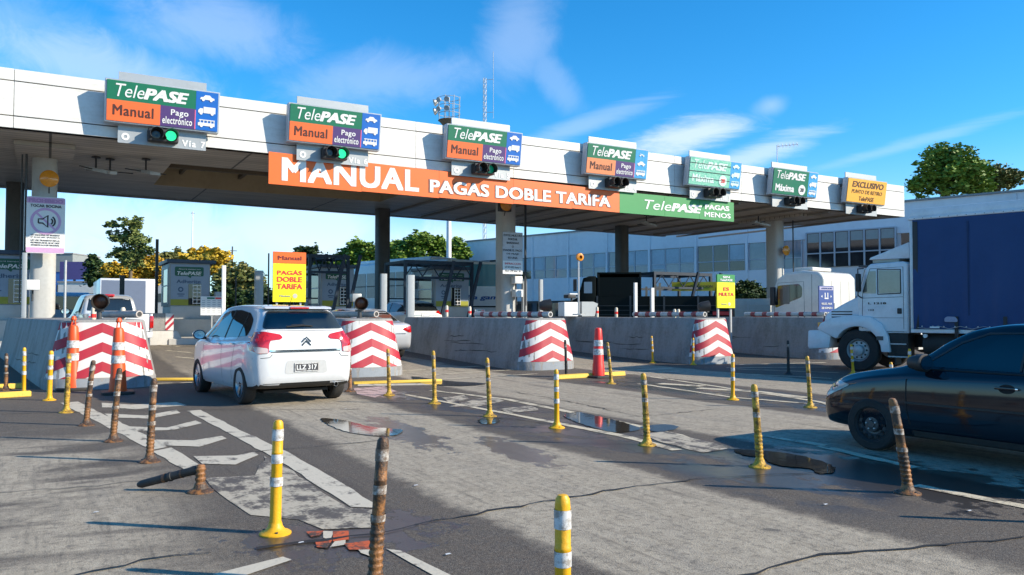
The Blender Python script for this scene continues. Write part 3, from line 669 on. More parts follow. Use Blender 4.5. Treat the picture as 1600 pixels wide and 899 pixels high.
    for sx_, lm in ((-.20, M_unlit), (.20, {'on': M_lit, 'dim': M_dim, 'off': M_unlit}[lamp])):
        b = MB(); b.lathe([(.0, .0), (.09, .012), (.15, .0)], (sx_, -.20, .11), (0, -1, 0), 20, False); b.build('lens', lm, t, smooth=True, fix=False)
        b = MB(); n = 18
        for i in range(n):  # open visor hood above the lens
            a0 = math.pi*(-.22+1.44*i/n); a1 = math.pi*(-.22+1.44*(i+1)/n); r = .178
            dlen = .26
            P = [(sx_+math.cos(a)*r, yy, .11+math.sin(a)*r) for a in (a0, a1) for yy in (-.19, -.19-dlen)]
            Q = [(sx_+math.cos(a)*(r+.012), yy, .11+math.sin(a)*(r+.012)) for a in (a0, a1) for yy in (-.19, -.19-dlen)]
            b.add(P+Q, [(0, 1, 3, 2), (4, 6, 7, 5), (1, 5, 7, 3)])
        b.build('visor', M_plastic, t, fix=False)
    if via:
        text(t, via, S_white, .55, 1.22, -.10, .10, .138, bold=.03, spacing=1.25)
        b = MB(); b.lathe([(.05, 0), (.11, 0), (.11, .01), (.05, .01)], (-1.0, .138, .02), (0, -1, 0), 18, False); b.build('round_mark', S_white, t)
    return t
specs = [(2.90, 'leftmost overhead sign, with a bright green signal beside the words Vía 7', 'std', 'Vía 7', 'on'),
         (8.14, 'second overhead sign from the left, green signal lit, over the orange banner left end', 'std', 'Vía 6', 'on'),
         (13.75, 'third overhead sign from the left, with dim green signal, below the thin antenna mast', 'std', 'Vía 5', 'dim'),
         (19.85, 'overhead sign with faded orange field, above the join of the orange and green banners', 'worn', 'Vía 4', 'off'),
         (25.25, 'sun bleached pale green overhead sign with dark horizontal strips across it, above the green banner', 'faded', 'Vía 3', 'off'),
         (30.40, 'green and blue overhead sign with a speed disc reading 20, beside the thin aerial', 'max', None, 'off'),
         (35.70, 'yellow overhead sign with dark capitals at the right end of the canopy', 'yellow', None, 'off')]
for s in specs: lane_sign(*s)

# banners
bo = thing('banner', 'long orange banner with big white capitals hanging under the canopy edge', 'banner', (0, 25.86, 0))
xa, xb = 6.07, 20.27
b = MB(); cuts = [xa, 9.2, 12.1, 15.2, 17.9, xb]
for p, q in zip(cuts[:-1], cuts[1:]):
    zt = lambda x: 6.68-(x-xa)/(xb-xa)*.17
    b.add([(p+.004, 0, 5.64), (q-.004, 0, 5.62), (q-.004, 0, zt(q)), (p+.004, 0, zt(p)), (p+.004, .04, 5.64), (q-.004, .04, 5.62), (q-.004, .04, zt(q)), (p+.004, .04, zt(p))],
          [(0, 1, 2, 3), (7, 6, 5, 4), (0, 4, 5, 1), (1, 5, 6, 2), (2, 6, 7, 3), (3, 7, 4, 0)])
b.build('panel', S_orange2, bo)
text(bo, 'MANUAL', S_white, XA(438, 25.85), XA(654, 25.85), 5.77, 6.54, -.004, bold=.034, spacing=1.10)
text(bo, 'PAGAS DOBLE TARIFA', mat('letter_outline', (.30, .10, .06), .6, dirt=0), XA(669, 25.85), XA(956, 25.85), 5.775, 6.285, -.002, 'lettering_outline', bold=.048, spacing=1.04)  # printed outline behind the white letters
text(bo, 'PAGAS DOBLE TARIFA', S_white, XA(671, 25.85), XA(954, 25.85), 5.80, 6.26, -.016, bold=.03, spacing=1.04)
bg_ = thing('banner', 'green banner with white lettering joined to the right end of the orange one', 'banner', (0, 25.86, 0))
b = MB()
for p, q in ((20.275, 22.7), (22.71, 24.7), (24.71, 26.80)): b.box(p, q, 0, .04, 5.62, 6.49)
b.build('panel', S_green2, bg_)
text(bg_, 'Tele', S_white, XA(1008, 25.85), XA(1050, 25.85), 5.86, 6.26, -.004, bold=.008, shear=.25)
text(bg_, 'PASE', S_white, XA(1050, 25.85), XA(1098, 25.85), 5.86, 6.22, -.004, bold=.045, shear=.25)
text(bg_, 'PAGAS', S_white, XA(1103, 25.85), XA(1141, 25.85), 6.08, 6.30, -.004, bold=.035)
text(bg_, 'MENOS', S_white, XA(1102, 25.85), XA(1143, 25.85), 5.75, 5.97, -.004, bold=.02)

# signs on the columns
x0, x1 = XA(38, 29), XA(99, 29); y = 29.0
z0 = ZA(68, 396, y); z1 = ZA(68, 308, y); W = x1-x0; H = z1-z0
t = thing('notice_sign', 'tall notice with a crossed out horn in a pink ring, fixed to the left column', 'sign', ((x0+x1)/2, y, z0))
b = MB(); b.prism([(p.x, p.y) for p in rounded([(-W/2, 0), (W/2, 0), (W/2, H), (-W/2, H)], .07)], 0, .03, 'y'); b.build('board', S_white, t)
b = MB(); b.box(-W/2+.01, W/2-.01, -.006, -.001, H*.885, H-.02); b.build('pink_band', S_pink, t); b = MB(); b.box(-W/2+.01, W/2-.01, -.006, -.001, .02, H*.10); b.build('pink_band', S_pink, t)
text(t, 'PROHIBIDO', mat('sign_dull_pink', (.42, .22, .42), .5, dirt=0), -W*.44, W*.44, H*.90, H*.965, -.008, bold=.04)
text(t, 'TOCAR BOCINA', S_black, -W*.40, W*.40, H*.815, H*.865, -.008, bold=.02)
b = MB(); b.lathe([(.40*W*.82, 0), (.40*W, 0), (.40*W, .008), (.40*W*.82, .008)], (0, -.001, H*.57), (0, -1, 0), 40, False)
r_ = .36*W; b.obox((0, -.004, H*.57), 2*r_, .006, .06, Matrix.Rotation(R_(45), 3, 'Y')); b.build('prohibition_ring', S_pink, t)
b = MB()
def stroke(mb, pts, w_, y=-.012):
    Lp, Rp = strip_poly(pts, w_)
    for i in range(len(pts)-1): mb.prism([tuple(Lp[i]), tuple(Lp[i+1]), tuple(Rp[i+1]), tuple(Rp[i])], y, y+.008, 'y')
cz = H*.57; s = W*.5
stroke(b, [(-.38*s, cz-.12*s), (-.38*s, cz+.12*s), (-.16*s, cz+.12*s), (.10*s, cz+.36*s), (.10*s, cz-.36*s), (-.16*s, cz-.12*s), (-.38*s, cz-.12*s)], .045)
for r in (.17, .30):
    stroke(b, [(.18*s+r*s*math.cos(a), cz+r*s*math.sin(a)*1.1) for a in np.linspace(-1.0, 1.0, 9)], .045)
b.build('horn_symbol', S_black, t)
for i, s_ in enumerate(('LEY NACIONAL DE TRANSITO', 'Nº 24.449 ART. 48 INCISO V)', 'LEY DE TRANSITO DE LA', 'PROVINCIA DE BS. AS. Nº 13927', 'ADHESION A LA LEY NACIONAL')):
    text(t, s_, S_black, -W*.37, W*.37, H*(.31-.042*i-(.01 if i > 1 else 0)), H*(.335-.042*i-(.01 if i > 1 else 0)), -.008, bold=.0)
x0, x1 = XA(785, 28.9), XA(817, 28.9); y = 28.9; z0 = ZA(800, 429, y); z1 = ZA(800, 363, y); W = x1-x0; H = z1-z0
t = thing('notice_sign', 'grey and white text notice about fines on the middle column', 'sign', ((x0+x1)/2, y, z0))
b = MB(); b.box(-W/2, W/2, 0, .03, 0, H); b.build('board', S_alu, t, bevel=.01, segs=1)
b = MB(); b.box(-W/2+.02, W/2-.02, -.005, -.001, H*.33, H-.02); b.build('upper_field', mat('notice_pale_grey', (.50, .52, .56), .6), t)
b = MB(); b.box(-W/2+.02, W/2-.02, -.005, -.001, .02, H*.32); b.build('lower_field', S_white, t)
for i, s_ in enumerate(('EVITE MULTAS', 'FORZAR', 'BARRERAS', 'O', 'EVADIR EL PAGO', 'DE PEAJE', 'ES UNA')):
    hw = min(.46, .036*len(s_)+.01)*W; text(t, s_, S_black, -hw, hw, H*(.895-.088*i), H*(.945-.088*i), -.008, bold=.01)
for i, s_ in enumerate(('INFRACCION', 'LEY Nº 13927 Anexo V', 'Art 29 inc. b')):
    text(t, s_, S_red if i == 0 else S_black, -W*.38, W*.38, H*(.23-.085*i), H*(.275-.085*i), -.008, bold=.0)
for px, y, z, lab in ((73, 29.1, 5.75, 'dirty amber disc lamp high on the left column'), (790, 28.9, 6.05, 'square black signal box with a dull amber lens at the top of the middle column'), (1229, 29.3, 4.85, 'small amber lamp on the right side of the right column')):
    t = thing('warning_lamp', lab, 'lamp', (XA(px, y), y, z), 0, 'amber lamps on the canopy columns')
    if 'square' in lab:
        b = MB(); b.box(-.28, .28, -.02, .2, -.28, .28); b.build('lamp_box', M_plastic, t, bevel=.02)
    b = MB(); b.lathe([(.26, 0), (.27, .05), (.2, .10), (0.0, .13)], (0, .0, 0), (0, -1, 0), 24, False); b.build('lens', M_amber, t, smooth=True)
    b = MB(); b.cyl((0, .0, -.2), (0, .12, -.45), .02); b.box(-.05, .05, -.01, .12, -.1, .1); b.build('bracket', M_dsteel, t)

# ------------------------------------------------------------------ projected patches on curved bodies
def make_bvh(o):
    bm = bmesh.new(); bm.from_mesh(o.data); bmesh.ops.triangulate(bm, faces=bm.faces); t = BVHTree.FromBMesh(bm); bm.free(); return t
def patch(bvh, poly, axis, name, m, parent, off=.004, grid=.05, thick=0.0, rng_=6.0):
    """flat outline laid on a body: axis '+y' means seen from +y; poly in (x,z) for y axes, (y,z) for x axes, (x,y) for z"""
    bm = bmesh.new(); vs = [bm.verts.new((p[0], p[1], 0)) for p in poly]; bm.faces.new(vs)
    us = [p[0] for p in poly]; ws = [p[1] for p in poly]
    for lo, hi, n in ((min(us), max(us), (1, 0, 0)), (min(ws), max(ws), (0, 1, 0))):
        k = int((hi-lo)/grid)
        for i in range(1, k+1):
            c = lo+(hi-lo)*i/(k+1); bmesh.ops.bisect_plane(bm, geom=bm.verts[:]+bm.edges[:]+bm.faces[:], plane_co=Vector(n)*c, plane_no=n)
    bmesh.ops.triangulate(bm, faces=bm.faces)
    s = 1 if axis[0] == '+' else -1; a = axis[1]
    outer = []
    for v in bm.verts:
        u, w_ = v.co.x, v.co.y
        if a == 'y': o_ = Vector((u, s*rng_, w_)); d = Vector((0, -s, 0))
        elif a == 'x': o_ = Vector((s*rng_, u, w_)); d = Vector((-s, 0, 0))
        else: o_ = Vector((u, w_, s*rng_)); d = Vector((0, 0, -s))
        h, nrm, _, _ = bvh.ray_cast(o_, d)
        if h is None:
            h, nrm, _, _ = bvh.find_nearest(o_+d*(rng_-.5))
        if nrm.dot(d) > 0: nrm = -nrm
        v.co = h+(nrm*.6-d*.4)*off
    if thick:
        r = bmesh.ops.extrude_face_region(bm, geom=bm.faces[:])
        for v in [g for g in r['geom'] if isinstance(g, bmesh.types.BMVert)]: v.co = v.co-d*thick
    bmesh.ops.recalc_face_normals(bm, faces=bm.faces)
    ctr = sum((v.co for v in bm.verts), Vector())/len(bm.verts)
    if not thick and bm.faces and sum((f.normal for f in bm.faces), Vector()).dot(d) > 0: bmesh.ops.reverse_faces(bm, faces=bm.faces)
    me = bpy.data.meshes.new(name); bm.to_mesh(me); bm.free(); me.materials.append(m)
    me.polygons.foreach_set('use_smooth', [True]*len(me.polygons)); me.set_sharp_from_angle(angle=R_(40))
    o = bpy.data.objects.new(name, me); COL.objects.link(o); o.parent = parent; return o
def seam(bvh, pts, wd, axis, name, m, parent, off=.004): 
    Lp, Rp = strip_poly(pts, wd); return patch(bvh, Lp+Rp[::-1], axis, name, m, parent, off, .12)

# ------------------------------------------------------------------ barrier islands
def clip_convex(poly, conv):
    out_ = list(poly)
    for i in range(len(conv)):
        a = conv[i]; c = conv[(i+1) % len(conv)]; inp = out_; out_ = []
        def side(p): return (c[0]-a[0])*(p[1]-a[1])-(c[1]-a[1])*(p[0]-a[0])
        for j in range(len(inp)):
            p, q = inp[j-1], inp[j]; sp_, sq = side(p), side(q)
            if sp_*sq < 0: t = sp_/(sp_-sq); out_.append((p[0]+(q[0]-p[0])*t, p[1]+(q[1]-p[1])*t))
            if sq >= 0: out_.append(q)
        if not out_: return []
    return out_
def island(cx, y0, length, hw, label, flare=0.0, top=1.33, rz=0):
    z00 = gz(y0)
    t = thing('concrete_barrier', label, 'barrier', (cx, y0, z00), rz, 'concrete lane barriers with striped noses')
    def ring(inset, z, k):
        pts = []; N = 14
        for i in range(N+1):   # nose from right to left
            a = -math.pi/2+math.pi*i/N; e = .62
            sx_ = math.copysign(abs(math.sin(a))**e, -math.sin(a)); cy_ = math.cos(a)
            pts.append((sx_*(hw-inset), .75-(.75-inset*.75)*abs(cy_)**.8, z))
        for q in np.linspace(.2, 1, 6)[0:]:
            yy = .75+(length-.75)*q; pts.append((-(hw-inset)-flare*q, yy-(inset*1.2 if q == 1 else 0), z))
        for q in np.linspace(1, .2, 6):
            yy = .75+(length-.75)*q; pts.append(((hw-inset), yy-(inset*1.2 if q == 1 else 0), z))
        return pts
    rings = [ring(0, -.15, 0), ring(0, .20, 0), ring(.012, .22, 0), ring(.07, .5, 0), ring(.145, .85, 0), ring(.225, top-.03, 0), ring(.255, top, 0)]
    n = len(rings[0]); b = MB(); b.v = [p for r in rings for p in r]
    for k in range(len(rings)-1):
        for i in range(n): j = (i+1) % n; b.f.append((k*n+i, k*n+j, (k+1)*n+j, (k+1)*n+i)); b.mi.append(0)
    b.f.append(tuple((len(rings)-1)*n+i for i in range(n))); b.mi.append(0)
    body = b.build('body', M_conc, t, smooth=True)
    bv = make_bvh(body)
    # the lowest band painted grey
    zr = random.Random(int(cx*10)); hb = hw-.06
    patch(bv, [(-hb, .005), (hb, .005), (hb, .205), (-hb, .205)], '-y', 'base_band', M_concbase, t, .003, .12)
    conv = [(-hw+.07, .222), (hw-.07, .222), (hw-.31, top-.05), (-hw+.31, top-.05)]
    patch(bv, conv, '-y', 'white_field', M_chevw, t, .004, .09)
    for q in range(5):     # rubber scuffs along the flank
        ya = zr.uniform(1.2, length*.6); za = zr.uniform(.30, .85); ln = zr.uniform(.7, 2.4)
        pts = [(ya+ln*i/6, za+zr.uniform(-.02, .02)-.03*i/6) for i in range(7)]
        seam(bv, pts, [.006]+[zr.uniform(.008, .028) for _ in range(5)]+[.004], '-x', 'rubber_scuff', M_blk, t, .003)
    for k in range(5):
        za = .10+.37*k; th = .185; sl_ = .44
        for sgn in (-1, 1):
            q = [(0, za+sl_*hw*.55), (sgn*hw, za+sl_*hw*.55-sl_*hw), (sgn*hw, za+th+sl_*hw*.55-sl_*hw), (0, za+th+sl_*hw*.55)]
            q = clip_convex(q, conv)
            if len(q) > 2: patch(bv, q, '-y', 'red_stripe', M_chevr, t, .008, .09)
    return t
island(.93, 17.12, 9.5, 1.02, 'leftmost concrete barrier with a red and white chevron nose behind the two orange cones', flare=1.1)
island(6.45, 17.3, 8.3, .92, 'concrete barrier whose striped nose shows right of the white hatchback')
island(11.25, 17.1, 8.4, .92, 'concrete barrier with a long grey flank and scraped side, third striped nose from the left')
island(16.75, 16.75, 8.4, .92, 'concrete barrier with striped nose behind the red cone, fourth from the left')
island(22.0, 16.5, 8.4, .92, 'concrete barrier whose striped nose is half hidden by the white truck')
# scrapes on the middle barrier flank are dark rubs
isl = [(.93, 17.12), (6.45, 17.3), (11.25, 17.1), (16.75, 16.75), (22.0, 16.5)]
# raised slabs the booths stand on
def slab(name, x0, x1, y0, y1, h=.18):
    b = MB(); b.box(x0, x1, y0, y1, 0.0, .40+h); return tag(b.build(name, M_concl, bevel=.03), kind='structure')
bx = {'a': XA(15, 31), 'b': XA(296, 33), 'c': XA(527, 33), 'd': XA(706, 32), 'e': XA(1008, 31)}
for k, yy in (('a', 31), ('b', 33), ('c', 33), ('d', 32), ('e', 31)): slab('booth_island', bx[k]-1.1, bx[k]+1.6, yy-3.0, yy+6)

def boom(x, y, z, length, label, rz=0, dirty=False, group='striped boom arms lying along the barriers'):
    t = thing('boom_arm', label, 'barrier arm', (x, y, z), rz, group)
    b = MB(); b.lathe([(.05, 0), (.075, .0), (.075, length), (.05, length)], (0, 0, 0), (0, 1, 0), 14, False); b.build('tube', mat('boom_grimy', (.45, .40, .36), .6, dirt=.6, dscale=6) if dirty else mat('boom_white', (.60, .58, .54), .5, dirt=.7, dscale=7, dcol=(.28, .24, .2)), t, smooth=True)
    b = MB(); b.cyl((0, .012, 0), (0, .02, 0), .06, n=14); b.build('end_plug', M_seam, t)
    if dirty: return t
    b = MB(); n = int(length/.52)
    for i in range(n): b.lathe([(.078, 0), (.078, .2)], (0, .30+i*.52, 0), (0, 1, 0), 14, False)
    b.build('red_band', mat('boom_red', (.38, .06, .06), .55, dirt=.6, dscale=9, dcol=(.40, .26, .24)), t, smooth=True, fix=False)
    return t
boom(1.62, 17.75, gz(17)+1.44, 1.5, 'grimy boom arm end pointing out above the leftmost striped nose', 22, True)
boom(6.75, 17.9, gz(17)+1.44, 3.2, 'grimy boom arm above the striped nose beside the hatchback', 14, True)
boom(11.55, 17.7, gz(17)+1.43, 4.0, 'red and white boom arm lying on the third barrier from the left', 2)
boom(17.0, 17.6, gz(17)+1.43, 3.2, 'red and white boom arm lying on the fourth barrier from the left', 2)
boom(22.2, 17.4, gz(17)+1.43, 3.4, 'red and white boom arm on the barrier beside the white truck nose', 2)
def beacon(px, y, label, front=True, h=.34):
    x = XA(px, y); zt = gz(y)+1.33
    t = thing('hooded_lamp', label, 'lamp', (x, y, zt), 0, 'hooded lamps on the barrier noses')
    b = MB(); b.cyl((0, 0, 0), (0, 0, .16), .05); b.obox((0, .02, .17), .16, .16, .05, Matrix.Identity(3)); b.build('stand', M_dsteel, t)
    b = MB(); b.lathe([(.0, .34), (.10, .32), (.145, .22), (.165, 0), (.15, 0), (.14, .14)], (0, -.12, h), (.25, 1, .1) if front else (-.9, .35, -.1), 22, False); b.build('hood', M_plastic, t, smooth=True)
    b = MB(); b.lathe([(.140, .12), (.09, .09), (0, .08)], (0, -.12, h), (.25, 1, .1) if front else (-.9, .35, -.1), 22, False); b.build('lens', mat('dull_amber_lens', (.10, .03, .012), .35, dirt=.5, dscale=10), t, smooth=True)
beacon(155, 17.9, 'black hooded lamp with a dull amber lens on top of the leftmost barrier')
beacon(562, 18.2, 'hooded lamp with a glinting rim on the barrier beside the white hatchback')
beacon(857, 18.3, 'black hooded lamp on the third barrier from the left', False)
beacon(1103, 18.0, 'black hooded lamp on the barrier behind the red cone', False)
# little white stubs on the barrier tops
st = [(146, 18.6, 'pale stub post on the leftmost barrier left of the hooded lamp'), (192, 18.4, 'pale stub post on the leftmost barrier behind the boom arm'), (698, 23, 'pale stub post at the far left of the third barrier'), (734, 21.8, 'pale stub post on the third barrier where its boom arm ends'),
      (933, 22.1, 'pale stub post at the far left of the fourth barrier'), (963, 21.2, 'second pale stub post from the left on the fourth barrier'), (1054, 18.9, 'pale stub post where two boom arm pieces meet'), (1060, 18.7, 'pale stub post just right of the joint of two boom arm pieces')]
t0 = None
for px, y, lab in st:
    x = XA(px, y); z = gz(y)+1.2
    if t0 is None:
        t0 = thing('stub_post', lab, 'post', (x, y, z), 0, 'short pale posts on the barriers')
        b = MB(); b.lathe([(.05, 0), (.05, .32), (.03, .36)], n=12); b.build('post', mat('stub_cream', (.66, .58, .46), .6, dirt=.4, dscale=8), t0, smooth=True)
        b = MB(); b.lathe([(.053, .14), (.053, .22)], n=12, caps=False); b.build('band', M_orr, t0, fix=False)
    else: dup(t0, (x, y, z), 0, lab)

# ------------------------------------------------------------------ toll booths
def booth(x, y, w_, label, rz=0, dark=False, plinth=True):
    z = .40
    t = thing('toll_booth', label, 'toll booth', (x, y, z), rz, 'toll booths under the canopy'); hw = w_/2; dp = 2.4
    b = MB(); b.box(-hw, hw, 0, dp, 1.35, 3.02); b.build('cabin', M_boothg, t, bevel=.02)
    b = MB(); b.box(-hw-.1, hw+.2, -.12, dp+.1, 3.02, 3.16); b.build('roof', M_bluedk, t, bevel=.015)
    b = MB(); b.box(-hw+.06, hw+.1, -.02, dp, .85, 1.349); b.build('plinth', M_colg, t, bevel=.015)
    b = MB(); b.box(-hw+.1, hw+.12, -.25, dp, .0, .85); b.build('base', M_concl, t, bevel=.03)
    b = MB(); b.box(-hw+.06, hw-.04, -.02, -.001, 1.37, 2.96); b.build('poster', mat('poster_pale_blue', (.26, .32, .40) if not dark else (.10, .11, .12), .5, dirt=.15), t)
    b = MB(); b.box(-hw+.06, hw-.04, -.026, -.021, 1.38, 1.62); b.build('poster_band', mat('poster_olive', (.30, .30, .02), .5, dirt=.2), t)
    b = MB(); pl = rounded([(-hw+.2, 2.52), (hw-.25, 2.52), (hw-.25, 2.88), (-hw+.2, 2.88)], .06); b.prism([(p.x, p.y) for p in pl], -.03, -.0215, 'y'); b.prism([(-.1, 2.52), (.02, 2.44), (.06, 2.52)], -.03, -.0215, 'y'); b.build('green_bubble', mat('poster_green', (.01, .09, .05), .5, dirt=0), t)
    text(t, 'TelePASE', S_white, -hw+.28, hw-.33, 2.56, 2.70, -.032, bold=.02, shear=.2); text(t, 'Ahorrá tiempo con', S_white, -hw+.33, hw-.37, 2.76, 2.81, -.032, bold=.0)
    text(t, 'Adherite', mat('poster_ink', (.05, .09, .16), .5, dirt=0), -hw+.26, hw-.36, 2.24, 2.38, -.023, bold=.02)
    b = MB(); b.lathe([(.05, 0), (.10, 0), (.10, .004), (.05, .004)], (-hw+.42, -.022, 2.0), (0, -1, 0), 16, False); b.box(-hw+.3, -hw+.56, -.026, -.022, 1.80, 1.84); b.box(-hw+.34, -hw+.52, -.026, -.022, 1.73, 1.76); b.build('poster_mark', mat('poster_ink', (.05, .09, .16)), t)
    b = MB(); b.box(-.05, .42 if w_ > 1.3 else .36, -.035, -.027, 1.40, 2.22); b.build('hatch', M_glass, t)
    b = MB()
    for i in range(6): b.box(.1, .40, -.06, -.04, 1.45+i*.14, 1.475+i*.14)
    for xx in (.10, .25, .39): b.box(xx, xx+.02, -.062, -.041, 1.43, 2.19)
    b.build('grille', S_white, t)
    b = MB(); b.box(-hw-.012, -hw-.002, .25, dp-.7, 1.5, 2.8); b.build('side_window', M_glassb, t)
    b = MB()
    for yy in (.22, dp-.68): b.box(-hw-.03, -hw-.001, yy, yy+.05, 1.45, 2.85)
    b.box(-hw-.028, -hw-.001, .27, dp-.68, 2.13, 2.18); b.build('window_frame', M_gsteel, t)
    b = MB(); b.box(-hw-.02, -hw-.001, dp-.5, dp-.25, 2.2, 2.5); b.build('speaker', M_plastic, t)
    return t
booth(bx['a'], 31, 1.6, 'toll booth at the left edge behind the striped column')
booth(bx['b'], 33, 1.5, 'toll booth between the silver pickup and the white hatchback')
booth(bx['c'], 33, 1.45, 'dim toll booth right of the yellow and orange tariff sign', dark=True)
booth(bx['d'], 32, 1.7, 'toll booth inside a blue steel frame left of the middle column')
# booth furniture: tariff boards
def tariff(px, y, z0, label, wd=.75, ht=.62):
    t = thing('tariff_board', label, 'notice board', (XA(px, y), y, z0), 0, 'small tariff boards')
    b = MB(); b.box(-wd/2, wd/2, 0, .03, 0, ht); b.build('board', S_white, t, bevel=.006, segs=1)
    b = MB(); b.cyl((0, .05, 0), (0, .05, -(z0-.4)), .03); b.build('post', M_gsteel, t)
    b = MB(); b.box(-wd*.22, wd*.12, -.004, -.001, ht*.86, ht*.95); b.build('green_heading', S_green, t)
    b = MB(); b.box(wd*.14, wd*.42, -.004, -.001, ht*.86, ht*.95); b.build('red_heading', S_red, t)
    b = MB()
    for i in range(7): [b.box(-wd*.44+j*wd*.23, -wd*.44+j*wd*.23+wd*.14, -.004, -.001, ht*(.76-.1*i), ht*(.79-.1*i)) for j in range(4)]
    b.build('table_text', mat('faint_print', (.30, .33, .38), .6, dirt=0), t)
tariff(331, 31, .40+1.0-.0, 'white tariff board left of the hatchback mirror', .80, .70)
tariff(750, 30.5, 1.28, 'white tariff board left of the middle column', .50, .36)

# tall tariff signs
def tall_sign(px, y, z0, wd, ht, label, top, lines, topm, leg=True, small=False):
    t = thing('tariff_sign', label, 'sign', (XA(px, y), y, z0))
    b = MB(); b.box(-wd/2, wd/2, 0, .06, 0, ht*.765); b.build('yellow_panel', S_yellow, t)
    b = MB(); b.box(-wd/2, wd/2, 0, .06, ht*.768, ht); b.build('top_panel', topm, t)
    b = MB(); [b.box(s_*wd*.36-.03, s_*wd*.36+.03, .07, .13, -(z0-gz(y)), ht*.95) for s_ in (-1, 1)]; b.build('legs', M_gsteel, t)
    if len(top) == 1: text(t, top[0], mat('sign_brown_red', (.16, .012, .01), .5, dirt=0), -wd*.36, wd*.36, ht*.84, ht*.92, -.004, bold=.016)
    else: [text(t, s_, S_white, -wd*(.2 if i == 0 else .36), wd*(.2 if i == 0 else .36), ht*(.89-.09*i), ht*(.955-.09*i), -.004, bold=.03) for i, s_ in enumerate(top)]
    for i, (s_, hwf) in enumerate(lines): zc = ht*((.585-.142*i) if len(lines) == 3 else (.56-.16*i)); text(t, s_, S_red, -wd*hwf, wd*hwf, zc-ht*.045, zc+ht*.06, -.004, bold=.024)
    text(t, 'Máxima', mat('faint_print', (.30, .33, .38)), -wd*.30, wd*.02, ht*.10, ht*.135, -.004, bold=.01)
    b = MB(); b.cyl((wd*.17, -.006, ht*.12), (wd*.17, -.001, ht*.12), wd*.07, n=16); b.build('round_mark', mat('sign_mark_grey', (.55, .52, .45), .5), t)
yy = 27.5
tall_sign(452, yy, ZA(452, 472, yy), XA(478, yy)-XA(426.5, yy), ZA(452, 394, yy)-ZA(452, 472, yy), 'yellow and orange tariff sign standing behind the white hatchback roof', ['Manual'], [('PAGÁS', .38), ('DOBLE', .38), ('TARIFA', .39)], S_orange2)
yy = 18.6
tall_sign(1135, yy+1.0, ZA(1135, 481, yy), XA(1150, yy)-XA(1121, yy), ZA(1135, 426, yy)-ZA(1135, 481, yy), 'small yellow and green sign on the fourth barrier reading ES MULTA', ['SIN', 'TelePASE'], [('ES', .17), ('MULTA', .42)], S_green2)

# grey posts under the canopy
posts = [(37, 26.5, 395, .07, S_alu, 'pale grey post in front of the left booth'), (101, 27, 407, .055, M_gsteel, 'thin pale post between the left column and the pickup'), (349, 28, 415, .075, S_white, 'white post left of the hatchback rear window'),
         (404, 31, 423, .17, S_alu, 'wide grey box post left of the yellow tariff sign'), (419, 31.5, 396, .04, M_dsteel, 'thin dark pole touching the yellow tariff sign'), (368, 34, 432, .05, M_dsteel, 'thin dark pole over the hatchback front window'),
         (599, 27.5, 428, .13, S_alu, 'wide grey post in front of the dark rear column'), (641, 25.8, 430, .15, S_alu, 'tall grey post at the far end of the third barrier'), (819, 29.5, 436, .12, S_alu, 'grey post right of the notice on the middle column'),
         (845, 28.5, 437, .10, S_alu, 'second grey post right of the middle column'), (993, 24.2, 442, .08, S_white, 'white post standing on the left part of the fourth barrier'), (1019, 27, 450, .10, S_white, 'short white post hanging over the dark truck bed'),
         (244, 38, 374, .07, M_dsteel, 'dark pole rising behind the second toll booth'), (190, 36, 430, .10, M_dsteel, 'dark post behind the pickup roof')]
for px, y, pt, wd, m, lab in posts:
    x = XA(px, y); zt = ZA(px, pt, y); t = thing('post', lab, 'post', (x, y, gz(y)), 0, 'posts beside the booths')
    b = MB()
    if wd < .06: b.cyl((0, 0, 0), (0, 0, zt-gz(y)), wd/2+.01, n=10)
    else: b.prism([(p.x, p.y) for p in rounded([(-wd*.9, -wd*.6), (wd*.9, -wd*.6), (wd*.9, wd*.6), (-wd*.9, wd*.6)], .03, 2)], 0, zt-gz(y), 'z')
    b.build('shaft', m, t, smooth=True)
    b = MB(); b.box(-wd-.03, wd+.03, -wd*.6-.05, wd*.6+.05, 0, .03); b.build('foot_plate', M_dsteel, t)
t = thing('amber_beacon', 'round orange lamp on a thin grey pole left of the dark truck', 'lamp', (XA(904, 21.5), 21.5, gz(21.5)+1.30))
zt = ZA(905, 402, 21.5)-gz(21.5)-1.30
b = MB(); b.cyl((0, 0, 0), (0, 0, zt), .03); b.build('pole', M_gsteel, t); b = MB(); b.lathe([(0, -.07), (.13, -.03), (.13, .05), (.06, .08)], (.05, 0, zt), (0, -1, 0), 20, False); b.build('lens', M_amber, t, smooth=True)
b = MB(); b.cyl((0, 0, 0), (0, 0, .04), .2); b.build('foot', M_gsteel, t)
